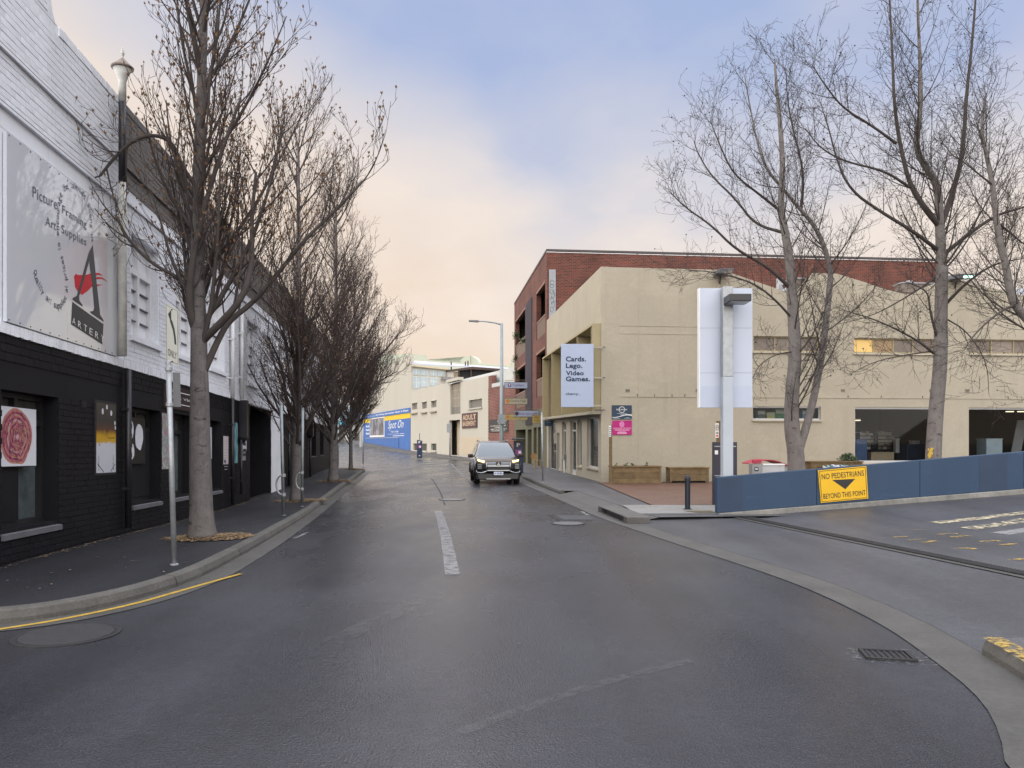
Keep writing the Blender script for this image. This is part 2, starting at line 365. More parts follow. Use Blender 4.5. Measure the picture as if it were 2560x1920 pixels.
# road: one sheet following the lie of the land
ys = [-14, -10, -6, -2] + [2 + .25 * i for i in range(193)] + [50 + 1.0 * i for i in range(1, 121)]
xs = [-70, -50, -35, -25, -18, -14] + [-12 + .25 * i for i in range(97)] + [14, 18, 25, 35]
g = MB()
for y in ys:
    for x in xs: g.v.append((x, y, G(x, y)))
nx = len(xs)
for j in range(len(ys) - 1):
    for i in range(nx - 1): g.f.append((j * nx + i, j * nx + i + 1, (j + 1) * nx + i + 1, (j + 1) * nx + i))
struct(g.build('road', M_road))

# left kerb line (gutter foot), near end wraps round the corner
LE = [V((-40, 5.6)), V((-14, 6.1)), V((-8, 6.35)), V((-6.2, 6.6))] + [gp(*p).xy for p in ((0, 1562), (135, 1545), (270, 1518), (390, 1486), (499, 1446), (575, 1405), (640, 1369), (700, 1332), (751, 1300), (806, 1260), (840, 1232), (862, 1216), (882, 1203), (905, 1184))]
e = LE[-1]; LE += [e + V((-.2, 2.2)), e + V((-1.0, 3.6)), e + V((-3, 4.6)), e + V((-14, 6.6))]
LE = smooth(LE, 2)
LE = resample(LE, 420)
LI = offs(LE, -.16)
# wall line of left building (see FL below): X = -5.36 - .112 y
def lwx(y): return -5.36 - .112 * y
LW = []
for p in LI:
    if p.y < 8.6 and p.x < lwx(p.y) + .9: q = V((min(p.x, lwx(8.6) - .0), 9.2))
    else: q = V((lwx(p.y) - .3, p.y + .1))
    LW.append(q)
for i in range(1, len(LW)):               # keep the inner border monotone
    if LI[i].y > 9.5: LW[i] = V((min(lwx(LI[i].y) - .2, LI[i].x - .05), LI[i].y + .05))
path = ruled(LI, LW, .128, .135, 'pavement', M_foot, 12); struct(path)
# gutter strip and kerb stones
struct(ruled(offs(LE, .34), LE, .006, .006, 'gutter', M_gut, 2))
kerb = bpy.data.objects.new('kerb', None); COL.objects.link(kerb); struct(kerb)
def kerb_pieces(E, I, h, name, parent, seg=9, lo=0, hi=None, ymin=0):
    hi = hi or len(E) - 1
    for k in range(lo, hi, seg):
        a = k; b = min(k + seg, hi); mb = MB(); cnt = b - a + 1
        rows = []
        for i in range(a, b + 1):
            f = .012 if i == a else (-.012 if i == b else 0)
            t = (E[min(i + 1, len(E) - 1)] - E[max(i - 1, 0)]).normalized()
            e_ = E[i] + t * f; i_ = I[i] + t * f; zz = G(e_.x, e_.y)
            m_ = e_.lerp(i_, .16); m2_ = e_.lerp(i_, .3)
            rows.append([(e_.x, e_.y, zz - .05), (e_.x, e_.y, zz + h * .35), (m_.x, m_.y, zz + h * .88), (m2_.x, m2_.y, zz + h), (i_.x, i_.y, zz + h + .004), (i_.x, i_.y, zz - .05)])
        for r in rows: mb.v += r
        for i in range(cnt - 1):
            for j in range(5): q = i * 6 + j; mb.f.append((q, q + 6, q + 7, q + 1))
        mb.f.append(tuple(range(6))); mb.f.append(tuple((cnt - 1) * 6 + j for j in range(6))[::-1])
        o = mb.build(name, M_conc, parent)
kerb_pieces(LE, LI, .13, 'kerb_stone', kerb, 12, 100)
# yellow line along the left kerb
yl = smooth([gp(*p).xy for p in ((-160, 1600), (0, 1575), (125, 1556), (250, 1531), (350, 1508), (440, 1482), (520, 1459), (602, 1436))], 2)
yl = resample(yl, 40); struct(ruled(offs(yl, .034), offs(yl, -.034), .010, .010, 'yellow_edge_line', M_ylw, 2))

# right side: asphalt edge, gutter, kerb / layback / driveway
RE = [V((1.6, -3)), V((2.1, 1.5)), V((2.45, 3.3))] + [gp(*p).xy for p in ((2506, 1920), (2509, 1857), (2460, 1752), (2337, 1654), (2208, 1562), (2018, 1470), (1860, 1415), (1704, 1365), (1600, 1330), (1495, 1294), (1425, 1262), (1366, 1236))]
RE += [V((6.5 - .1016 * y - 2.95, y)) for y in (29, 34, 40, 46, 52, 58)] + [V((23.0 - .4 * y, y)) for y in (66, 75, 90, 110, 130, 150)]
RE = resample(smooth(RE, 2), 560)
RG = offs(RE, .46); RK = offs(RE, .62)
struct(ruled(RE, RG, .007, .004, 'gutter', M_gut, 3))
i_drive = max(i for i, p in enumerate(RE) if p.y < 16.3); i_lay = max(i for i, p in enumerate(RE) if p.y < 25.2); i_end = len(RE) - 1
i_curb = max(i for i, p in enumerate(RE) if p.y < 6.25 )
kerb_pieces(RG, RK, .12, 'kerb_stone', kerb, 10, i_lay, i_end)
kerb_pieces(RG[:i_curb + 1], RK[:i_curb + 1], .13, 'kerb_stone', kerb, 12, 0, i_curb)
# layback and footpath / forecourt
lay = offs(RE, 1.0)
struct(ruled(RG[i_drive:i_lay + 1], lay[i_drive:i_lay + 1], .006, .1, 'kerb_layback', M_gut, 4))
FPA = lay[i_drive:i_lay + 1] + RK[i_lay:i_end + 1]
def rwall(p):
    if p.y < 29.6: return V((24, p.y + 2.0))
    if p.y < 62: return V((6.55 - .1016 * p.y, p.y))
    return V((26.0 - .4 * p.y, p.y + .6))
struct(ruled(FPA, [rwall(p) for p in FPA], .105, .115, 'footpath', M_footR, 16))
# driveway apron of the car park, trench drain and ramp
D0, D1 = V((4.75, 17.2)), V((7.1, 4.6))
def drx(y): return D0.x + (D1.x - D0.x) * (y - D0.y) / (D1.y - D0.y)
NA = 60
Ad = [V((0, 0))] * 0
for i in range(i_curb, i_drive + 1, 3): Ad.append(RG[i])
Ad.append(RG[i_drive])
def apz(x, y): return G(x, y)
struct(ruled(Ad, [V((drx(p.y + .5), p.y + .5)) for p in Ad], .006, .07, 'driveway_apron', M_drive, 12))
def rampz(x, y): return max(0, (x - drx(y) - .3)) * .074 * sm(0, 1.2, x - drx(y)) + .055
Ra = [V((drx(y) + .05, y)) for y in [6.2 + .45 * k for k in range(26)]]
struct(ruled(Ra, [V((22, p.y + .55)) for p in Ra], 0, 0, 'ramp', M_drive, 60, zf=lambda x, y: G(x, y) + rampz(x, y)))
struct(ruled(RK[:i_curb + 1], [V((22, p.y + .2)) for p in RK[:i_curb + 1]], .133, .14, 'footpath', M_footR, 20))
# trench drain: grates in a concrete frame
td = thing('trench_drain', 'dark slotted trench drain crossing the car park entrance', 'drain', (5.5, 12, .07))
ruled([V((drx(y) - .13, y)) for y in (6.3, 8, 12, 15, 17)], [V((drx(y) + .3, y)) for y in (6.3, 8, 12, 15, 17)], .078, .086, 'frame', M_gut, 2, td)
y = 6.4
while y < 16.4:
    y1 = y + .98; mb = MB(); A = [V((drx(q) - .02, q)) for q in (y, y1)]; B = [V((drx(q) + .22, q)) for q in (y, y1)]
    for k in range(16):
        f0 = k / 16; f1 = f0 + .035
        a = A[0].lerp(A[1], f0); b = A[0].lerp(A[1], f1); c = B[0].lerp(B[1], f1); d = B[0].lerp(B[1], f0)
        z = .092
        mb.hexa([(a.x, a.y, z - .01), (d.x, d.y, z - .01), (c.x, c.y, z - .01), (b.x, b.y, z - .01), (a.x, a.y, z + .004), (d.x, d.y, z + .004), (c.x, c.y, z + .004), (b.x, b.y, z + .004)])
    mb.build('grate', M_iron, td)
    y += 1.0
ruled([V((drx(y) - .02, y)) for y in (6.4, 11, 16.6)], [V((drx(y) + .22, y)) for y in (6.4, 11, 16.6)], .0885, .0885, 'channel', M_black, 1, td)

# forecourt paving and concrete apron on top of the footpath sheet
def gsheet(pix, off, name, m, n=14, kind=True, zf=G):
    q = [gp(p[0], p[1], off).xy for p in pix]          # four corners: A0,A1 (one side) B0,B1 (other side)
    A = resample([q[0], q[1]], n); B = resample([q[2], q[3]], n)
    o = ruled(A, B, off, off, name, m, n, zf=zf); return struct(o) if kind else o
M_red = mat('red_brown_paving', (.11, .058, .04), .55, var=.22, scale=1.2, bump=.25, bscale=30, var2=.15)
A = [V((3.55, 29.7)), V((4.5, 21.0)), V((4.1, 19.4))]; 
struct(ruled(resample([V((3.3, 29.75)), V((3.5, 19.2))], 20), resample([V((16, 30.6)), V((16, 19.9))], 20), .128, .132, 'forecourt', M_red, 26))
struct(ruled(resample([V((2.75, 19.2)), V((2.75, 16.9))], 8), resample([V((7, 19.2)), V((4.52, 16.9))], 8), .126, .13, 'concrete_apron', M_apron, 10))
pe = [V((x, 16.92)) for x in (2.6, 3, 3.5, 4, 4.53)]; struct(ruled(pe, [V((p.x, 15.9)) for p in pe], .127, -.01, 'apron_slope', M_drive, 6))
# patch of bare soil by the wall end
struct(ruled([V((3.9, 17.5)), V((4.1, 17.0))], [V((4.53, 17.5)), V((4.53, 17.0))], .136, .136, 'soil_patch', mat('bare_soil', (.09, .07, .04), .95, var=.3, scale=20), 4))

# kerb inlet
inl = thing('kerb_inlet', 'dark concrete kerb inlet with black slot beside the driveway', 'drain', gp(1530, 1300))
a = gp(1490, 1281).xy; b = gp(1548, 1307).xy; t = (b - a).normalized(); nrm = V((t.y, -t.x)); nrm = nrm if nrm.x > 0 else -nrm
def seg(mb, f0, f1, w0, w1, z0, z1):
    p = [a + t * f0 + nrm * w0, a + t * f1 + nrm * w0, a + t * f1 + nrm * w1, a + t * f0 + nrm * w1]; zb = G(a.x, a.y)
    mb.hexa([(q.x, q.y, zb + z0) for q in p] + [(q.x, q.y, zb + z1) for q in p]); return mb
Ln = (b - a).length
mb = MB(); seg(mb, -.25, .05, .1, .6, -.05, .145); seg(mb, Ln - .05, Ln + .25, .1, .6, -.05, .145); seg(mb, .05, Ln - .05, .1, .6, .11, .15)
mb.build('lintel', mat('dark_kerb_concrete', (.09, .085, .08), .8, var=.3, scale=3, bump=.4), inl, bevel=.02)
seg(MB(), .05, Ln - .05, .18, .5, -.04, .108).build('slot', M_black, inl)

# manholes, grates
def manhole(x, y, rx, label, m, ry=None, off=.006, ribs=True):
    c = gp(x, y); t = thing('manhole_cover', label, 'manhole', c)
    MB().lathe((c.x, c.y, c.z + off), [(rx, -.02), (rx, .004), (rx * .9, .006), (rx * .88, .0)], 40).build('frame', M_iron, t)
    MB().lathe((c.x, c.y, c.z + off), [(rx * .865, -.02), (rx * .865, .005)], 40).build('lid', m, t)
    return c
c = manhole(168, 1588, .43, 'large dark round manhole cover near the left kerb', mat('asphalt_lid', (.02, .02, .024), .7, var=.3, scale=12, bump=.6, bscale=60))
manhole(1130, 1249, .4, 'pale round manhole cover in the middle of the road', mat('pale_lid', (.16, .155, .15), .6, var=.2, scale=10, bump=.3))
manhole(1420, 1309, .36, 'round manhole cover flush in the road beside the kerb inlet', mat('grey_lid', (.1, .1, .105), .6, var=.3, scale=10, bump=.3))
c = gp(2218, 1640); t = thing('drain_grate', 'square iron drain grate with pale mortar edge near the right gutter', 'drain', c)
dx = V((.98, -.2, 0)) * .18; dy = V((.2, .98, 0)) * .14
def sq(mb, c, a, b, z0, z1):
    p = [c - a - b, c + a - b, c + a + b, c - a + b]; return mb.hexa([(q.x, q.y, q.z + z0) for q in p] + [(q.x, q.y, q.z + z1) for q in p])
mb = MB()
for k in (-1, 1): sq(mb, c + dx * k * .95, dx * .08, dy, -.02, .02); sq(mb, c + dy * k * .93, dx * .86, dy * .1, -.02, .019)
mb.build('frame', M_iron, t)
for k in range(7): sq(MB(), c + dx * (-.75 + .25 * k), dx * .05, dy * .82, -.02, .014).build('bar', M_iron, t)
sq(MB(), c, dx * .86, dy * .82, -.02, .006).build('pit', M_black, t)
struct(ruled(resample([c.xy - dx.xy * 1.7 - dy.xy * 1.6, c.xy - dx.xy * 1.7 + dy.xy * 1.6], 6), resample([c.xy + dx.xy * 1.7 - dy.xy * 1.6, c.xy + dx.xy * 1.7 + dy.xy * 1.6], 6), .004, .004, 'mortar_patch', worn('mortar_spill', (.2, .195, .185), .6, 16, amax=.7), 6))

# painted marks
def stripe(pts, wd, m, name, off=.008, n=40, zf=G):
    P = resample(smooth([gp(*p, off).xy for p in pts], 2), n); return struct(ruled(offs(P, wd / 2), offs(P, -wd / 2), off, off, name, m, 2, zf=zf))
stripe(((1095, 1278), (1112, 1330), (1122, 1380), (1131, 1436)), .19, M_pw, 'centre_line')
stripe(((1095, 1490), (990, 1530), (900, 1570), (830, 1605)), .24, M_pwf, 'faded_arc_line')
stripe(((1730, 1650), (1560, 1690), (1380, 1745), (1150, 1830)), .1, M_pwf, 'faded_turn_line')
stripe(((855, 1284), (880, 1290), (915, 1278), (945, 1280), (965, 1284), (998, 1274)), .05, M_chalk, 'chalk_line')
stripe(((1040, 1280), (1075, 1269), (1105, 1268), (1125, 1277), (1170, 1275), (1200, 1270)), .06, M_chalk, 'chalk_line')
stripe(((1453, 1278), (1470, 1288)), .07, M_pw, 'kerb_mark'); stripe(((738, 1345), (768, 1331)), .07, M_pw, 'kerb_mark')
M_seam = worn('tar_seam', (.008, .008, .009), .4, 8, rough=.5, amax=.75)
stripe(((1078, 1195), (1090, 1212), (1104, 1236), (1112, 1262)), .05, M_seam, 'tar_seam'); stripe(((1372, 1288), (1392, 1297), (1402, 1304)), .04, M_seam, 'tar_seam'); stripe(((1372, 1288), (1420, 1287), (1470, 1288)), .04, M_seam, 'tar_seam');
M_patch = asphalt('asphalt_patch', (.032, .033, .037), .4, .6, .6, .2)
struct(ruled(resample([gp(1385, 1288).xy, gp(1410, 1300).xy], 8), resample([gp(1468, 1288).xy, gp(1490, 1300).xy], 8), .005, .005, 'road_patch', M_patch, 6))
# parking bay ticks up the street
for p in (((1128, 1159), (1142, 1174), (1165, 1196), (1180, 1207)),): stripe(p, .12, M_pw, 'bay_line', n=30)
for a_, b_ in (((910, 1127), (932, 1129)), ((980, 1140), (1003, 1141)), ((1062, 1150), (1090, 1151)), ((1130, 1159), (1160, 1160)), ((1140, 1168), (1185, 1168)), ((1155, 1180), (1185, 1180))):
    stripe((a_, b_), .25, M_pw, 'bay_tick', n=8)
# car park crossing bars and yellow ramp lettering (worn)
def rp(x, y):
    u = (x - 1280) / FP; d = 12
    for _ in range(60):
        X = u * d; z = G(X, d) + rampz(X, d); d = .6 * d + .4 * (CH - z) * FP / (y - HY)
    return V((u * d, d))
rz = lambda x, y: G(x, y) + rampz(x, y)
def rstripe(pts, wd, m, name, n=20):
    P = resample([rp(*p) for p in pts], n); return struct(ruled(offs(P, wd / 2), offs(P, -wd / 2), .007, .007, name, m, 3, zf=rz))
rstripe(((2335, 1308), (2450, 1296), (2590, 1279)), .3, M_pyw, 'crossing_bar'); rstripe(((2420, 1322), (2500, 1311), (2600, 1294)), .32, M_pyw, 'crossing_bar'); rstripe(((2500, 1335), (2600, 1321)), .34, M_pw, 'crossing_bar')
for p in (((2234, 1344), (2268, 1342)), ((2268, 1351), (2312, 1348)), ((2298, 1354), (2320, 1358), (2330, 1353), (2348, 1355)), ((2344, 1337), (2368, 1335), (2394, 1335)), ((2378, 1342), (2395, 1344), (2408, 1339), (2430, 1341)),
          ((2385, 1373), (2420, 1371), (2442, 1374)), ((2448, 1355), (2490, 1352), (2502, 1354)), ((2496, 1363), (2543, 1360)), ((2284, 1325), (2304, 1324)), ((2520, 1401), (2590, 1396))):
    rstripe(p, .085, M_py, 'ramp_lettering')
rstripe(((2230, 1376), (2360, 1366), (2560, 1353)), .08, M_pwf, 'faded_stop_line')
# yellow paint on the kerb nose
struct(ruled(RG[i_curb - 3:i_curb + 1], RK[i_curb - 3:i_curb + 1], .136, .139, 'kerb_nose_paint', M_py, 2))
# ------------------------------------------------------------------ left building
M_wb = mat('white_painted_brick', (.76, .785, .84), .6, var=.1, scale=1.3, bump=.3, bscale=35, info=.05, var2=.06)
M_wr = mat('white_painted_render', (.77, .795, .85), .6, var=.08, scale=1.0, streak=1)
M_bb = mat('black_painted_brick', (.008, .008, .011), .55, spec=.2, var=.3, scale=2.0, bump=.4, bscale=35, info=.18, var2=.15)
M_br = mat('black_painted_render', (.009, .009, .012), .6, spec=.2, var=.25, scale=1.2, bump=.15, bscale=20)
M_gb = mat('grey_painted_brick', (.15, .138, .13), .75, var=.15, scale=1.2, bump=.35, bscale=35, info=.06, var2=.1)
spots(M_bb, (9, 9, 14), .66, .70, 3.2); spots(M_br, (2, 2, .5), .58, .75, 1.8); spots(M_wb, (5, 5, .5), .58, .8, .72); spots(M_wr, (5, 5, .4), .58, .8, .75); spots(M_gb, (4, 4, .6), .55, .8, .7)
M_dkglass = mat('dark_window_glass', (.007, .009, .011), .08, spec=.5, var=.2, scale=1.5)
M_wframe = mat('white_window_frame', (.72, .73, .75), .5, var=.06)
M_blind = mat('white_window_board', (.76, .78, .82), .35, var=.05, scale=2)
M_sill = mat('grey_sill', (.11, .11, .125), .7, var=.2, scale=4)
FL = Fac(-5.36, 0, -.112, 1, 1, .112, -.016)
S0, SE = FL.s_(-200), 43.5
z_band = FL.px(150, 874)[1]; z_top = FL.px(301, 250)[1]; z_g0 = FL.px(320, 475)[1]
GB, GE = FL.s_(624), FL.s_(677)                    # garage opening
z_gar = FL.px(624, 1013)[1]
s_pipe = FL.s_(303)
bld = thing('shop_building', 'long white over black painted brick building along the left footpath', 'building', FL.P(18, 0))
low = [FL.rect(3, 145, 972, 1327), FL.rect(329, 400, 1016, 1258), FL.rect(434, 479, 1033, 1240), FL.rect(506, 552, 1047, 1228), (GB, GE, -1, z_gar, .9)]
low += [FL.rect(778, 790, 1056, 1140), FL.rect(800, 809, 1062, 1137), FL.rect(751, 760, 1050, 1118)]
ups = []
zu1 = FL.px(328, 583)[1]; zu0 = FL.px(328, 838)[1]
for s0 in (FL.s_(328), 16.55, 19.1, FL.s_(618), 25.55, 28.1, 30.7, 33.4, 36.0, 38.6):
    ups.append((s0, s0 + 1.4, zu0, zu1))
lw = FL.wall(S0, SE, -.6, z_band, low, 'lower_wall', M_br, bld, depth=.3, thick=.4)
uw = FL.wall(S0, SE, z_band, z_top, ups, 'upper_wall', M_wb, bld, depth=.22, thick=.4)
# raised parapet with a swept shoulder at the near end
sg = FL.s_(143); prof = [(S0, z_top + .002), (sg, z_top + .002)]
for k in range(1, 9): prof.append((sg - .26 * math.sin(k / 8 * math.pi / 2), z_top + .8 * (1 - math.cos(k / 8 * math.pi / 2))))
prof += [(sg - .27, z_top + 2.2), (S0, z_top + 2.2)]
mb = MB(); FL.poly(mb, prof, .004); FL.poly(mb, prof[::-1], -.35)
for i in range(len(prof)):
    a, b = prof[i], prof[(i + 1) % len(prof)]; mb.face([FL.P(*a, .004), FL.P(*a, -.35), FL.P(*b, -.35), FL.P(*b, .004)])
mb.build('parapet_shoulder', M_wb, bld)
# bulk of the building behind
mb = MB(); FL.box(mb, S0 + .02, SE - .02, -.6, z_g0 + .2, -9, -1.4); mb.build('inner_block', M_wr, bld)
mb = MB(); FL.box(mb, S0, S0 + .3, z_band, z_top, -9, -.401); mb.build('side_wall', M_wb, bld); mb = MB(); FL.box(mb, S0, S0 + .3, -.6, z_band - .002, -9, -.401); mb.build('side_wall_base', M_br, bld)
mb = MB(); FL.box(mb, SE - .3, SE, -.6, z_top - .1, -9, -.401); mb.build('side_wall', M_wr, bld)

# bricks: courses with staggered joints, left out of openings and rendered bands
zr1 = FL.px(0, 899)[1]; zr0 = FL.px(0, 975)[1] + .02
holesB = [h[:4] for h in low]
holesB = [(h[0] - .0, h[1] + .0, h[2] - .12, h[3]) for h in holesB]
sgn = FL.rect(5, 290, 328, 803)
holesW = [(u[0] - .06, u[1] + .06, u[2] - .1, u[3]) for u in ups] + [(S0, s_pipe, FL.px(5, 318)[1] - 3.2, FL.px(0, 262)[1] - .02)]
z_l1 = FL.px(0, 117)[1]; z_l2 = FL.px(0, 260)[1]
bricks = []
def courses(s0, s1, z0, z1, holes, kind, bw=.24, rh=.086, jt=.011):
    n = int((z1 - z0) / rh); rh = (z1 - z0) / max(n, 1)
    for j in range(n):
        a = z0 + j * rh + jt / 2; b = z0 + (j + 1) * rh - jt / 2
        cuts = sorted([(h[0], h[1]) for h in holes if h[2] < b and h[3] > a]); iv = []; cur = s0
        for c, d in cuts:
            if c > cur: iv.append((cur, min(c, s1)))
            cur = max(cur, d)
        if cur < s1: iv.append((cur, s1))
        for lo, hi in iv:
            x = math.floor(lo / bw) * bw + (j % 2) * bw / 2 - bw
            while x < hi:
                p, q = max(x + jt / 4, lo), min(x + bw - jt / 4, hi)
                if q - p > .03: bricks.append((p, q, a, b, kind))
                x += bw
SB = 27.0      # beyond this the joints are too fine to tell apart
courses(S0, SB, -.3, zr0, holesB, 'b'); courses(S0, SB, zr1, z_band - .01, holesB, 'b')
courses(S0, s_pipe - .05, z_l1 + .03, z_top - .12, holesW, 'w'); courses(S0, s_pipe - .05, z_l2 + .03, z_l1 - .03, holesW, 'w')
courses(s_pipe + .12, SB, z_band + .16, z_g0 - .28, holesW, 'w')
zgm = FL.px(315, 420)[1]
courses(s_pipe + .1, SB, z_g0, zgm - .03, [], 'g'); courses(s_pipe + .1, SB, zgm + .03, z_top - .12, [], 'g')
courses(S0, sg - .3, z_top + .05, z_top + 2.1, [], 'w')
BM = {'b': M_bb, 'w': M_wb, 'g': M_gb}
bricks.sort(key=lambda k: k[0] + abs((k[2] + k[3]) / 2 - 2.5) * .15 if FL.P(k[0], 0).x / FL.P(k[0], 0).y > -.672 else 1e3)
share = {}
for k, (p, q, a, b, kd) in enumerate(bricks[:300]):
    par = lw if kd == 'b' else uw; key = (round(q - p, 3), round(b - a, 4), kd); c = FL.P((p + q) / 2, (a + b) / 2)
    if key not in share:
        mb = MB(); FL.box(mb, p, q, a, b, -.01, .012); me = bpy.data.meshes.new('brick'); me.from_pydata([tuple(V(v) - c) for v in mb.v], [], mb.f); me.materials.append(BM[kd]); share[key] = me
    o = bpy.data.objects.new('brick', share[key]); COL.objects.link(o); o.parent = par; o.location = c + FL.n3 * random.uniform(-.003, .003)
for kd in 'bwg':
    mb = MB()
    for p, q, a, b, k2 in bricks[300:]:
        if k2 == kd: FL.box(mb, p, q, a, b, -.01, .012 + random.uniform(-.004, .004))
    tag(mb.build('brickwork', BM[kd], lw if kd == 'b' else uw), kind='stuff')
# grey parapet skin beyond the pipe
mb = MB(); FL.box(mb, s_pipe + .06, SE, z_g0, z_top - .105, -.005, .004); mb.build('grey_band', M_gb, bld)
# header course (sill bricks) at the colour change and coping bricks on the parapet
def row(s0, s1, step, z0, z1, o0, o1, name, m, par, ind):
    s_ = s0; k = 0; rest = MB()
    while s_ < s1:
        if k < ind: FL.box(MB(), s_ + .005, s_ + step - .005, z0 + random.uniform(-.006, .006), z1, o0, o1 + random.uniform(-.004, .004)).build(name, m, par)
        else: FL.box(rest, s_ + .005, s_ + step - .005, z0, z1, o0, o1)
        s_ += step; k += 1
    if rest.v: tag(rest.build(name, m, par), kind='stuff')
row(FL.s_(-60), 26, .112, z_band - .005, z_band + .13, -.02, .045, 'header_brick', M_wb, uw, 110)
FL.box(MB(), 26, SE, z_band - .005, z_band + .12, -.02, .03).build('header_strip', M_wr, bld)
row(sg + .02, s_pipe, .115, z_top - .115, z_top + .01, -.36, .025, 'coping_brick', M_wb, uw, 60)
row(s_pipe + .0, 27, .115, z_top - .115, z_top + .008, -.36, .025, 'coping_brick', M_gb, uw, 40)
FL.box(MB(), 27.2, SE, z_top - .1, z_top + .008, -.36, .02).build('coping', M_gb, bld)
# string courses (dark weathered top edge)
M_ledge = mat('weathered_ledge', (.1, .09, .08), .9, var=.4, scale=9)
for z, e0, e1 in ((z_l1, S0, s_pipe), (z_l2, S0, s_pipe), (zgm, s_pipe + .1, SE)):
    FL.box(MB(), e0, e1, z - .03, z + .012, -.01, .06).build('string_course', M_wb if e1 == s_pipe else M_gb, bld)
    FL.box(MB(), e0, e1, z + .0125, z + .03, -.01, .052).build('ledge_top', M_ledge, bld)
FL.box(MB(), s_pipe + .08, SE, z_g0 - .27, z_g0 - .22, -.01, .05).build('string_course', M_wb, bld)
FL.box(MB(), S0, s_pipe - .06, FL.px(5, 318)[1] - .0, z_l2 - .032, -.005, .006).build('render_band', M_wr, bld)

# upper sash windows: boarded white panes, transom and mullion
for (a, b, c, d) in ups:
    wdw = MB(); FL.box(wdw, a, b, c, d, -.24, -.2); wd_ = wdw.build('upper_window', M_blind, bld)
    fr = MB(); zt = c + (d - c) * .68; mid = (a + b) / 2
    for r in ((a, a + .09, c, d), (b - .09, b, c, d), (mid - .045, mid + .045, c, d), (a + .09, mid - .045, d - .08, d), (mid + .045, b - .09, d - .08, d), (a + .09, mid - .045, zt - .05, zt + .05), (mid + .045, b - .09, zt - .05, zt + .05), (a + .09, mid - .045, c, c + .07), (mid + .045, b - .09, c, c + .07)):
        FL.box(fr, *r, -.2, -.12)
    fr.build('frame', M_wframe, wd_)
    for k in (1, 2, 3):
        z = c + .07 + (zt - .05 - c - .07) * k / 4
        for r in ((a + .09, mid - .045), (mid + .045, b - .09)): FL.box(MB(), *r, z - .012, z + .012, -.2, -.155).build('glazing_bar', M_sill, wd_)
    FL.box(MB(), a - .08, b + .1, c - .1, c - .004, -.2, .07).build('sill', M_wr, wd_)
# dark ground-floor windows
M_board = mat('black_board', (.010, .010, .013), .6, spec=.2, var=.2, scale=2)
def lowwin(h, board, split=.55):
    a, b, c, d = h
    w_ = FL.sbox((a, b, c, d), -.34, -.3, 'window', M_dkglass, bld); fr = MB(); f = .07
    for r in ((a, a + f, c, d), (b - f, b, c, d), (a + f, b - f, d - f, d), (a + f, b - f, c, c + f), (a + f, b - f, d - .42, d - .34), ((a + b) / 2 - .04, (a + b) / 2 + .04, d - .34, d - f), ((a + b) / 2 - .035, (a + b) / 2 + .035, c + f, d - .42)): FL.box(fr, *r, -.3, -.2)
    fr.build('frame', M_black, w_)
    if board: FL.sbox((a + f, a + (b - a) * board, c + f, d - .42), -.3, -.17, 'board', M_board, w_)
    M_pn = mat('dusty_pane', (.07, .075, .072), .15, var=.3, scale=3)
    FL.sbox((a + f, (a + b) / 2 - .04, d - .34, d - f), -.3, -.28, 'pane', M_pn, w_); FL.sbox(((a + b) / 2 + .04, b - f, d - .34, d - f), -.3, -.28, 'pane', M_pn, w_)
    if board < .9: FL.sbox(((a + b) / 2 + .04, b - f, c + f, d - .42), -.3, -.28, 'pane', mat('clear_pane', (.09, .11, .115), .08, var=.5, scale=2), w_)
    mb = MB(); mb.hexa([FL.P(a - .03, c - .13, -.2), FL.P(b + .03, c - .13, -.2), FL.P(b + .03, c - .13, .05), FL.P(a - .03, c - .13, .05), FL.P(a - .03, c + .02, -.3), FL.P(b + .03, c + .02, -.3), FL.P(b + .03, c - .06, .05), FL.P(a - .03, c - .06, .05)])
    mb.build('sill', M_sill, w_)
for h, bd in zip(low[:4], (.5, .95, 0, .95)): lowwin(h, bd)
for h in low[5:]:
    FL.sbox(h[:4], -.34, -.28, 'window', M_dkglass, bld); FL.sbox((h[0], h[1], h[2] - .06, h[2]), -.1, .03, 'sill', M_sill, bld)
# garage: dark void with shutter, white pillar and white wall beyond
FL.sbox((GB, GE, -.6, z_gar), -1.2, -.95, 'shutter', mat('black_shutter', (.006, .006, .007), .5), bld)
FL.sbox((GE + .002, FL.s_(703), -.6, z_gar + .004), -.5, .02, 'white_pillar', M_wb, bld)
gr = FL.s_(703)
FL.sbox((GB - .02, gr + .0, z_gar + .006, z_band), -.02, .016, 'white_lintel', M_wr, bld)
FL.sbox((GB - .02, SE, z_band - .006 - .5, z_band - .012), -.02, .012, 'white_fascia', M_wr, bld) if False else None
FL.sbox((gr, SE - .01, FL.px(760, 1043)[1], z_band - .004), -.03, .01, 'white_fascia', M_wr, bld)
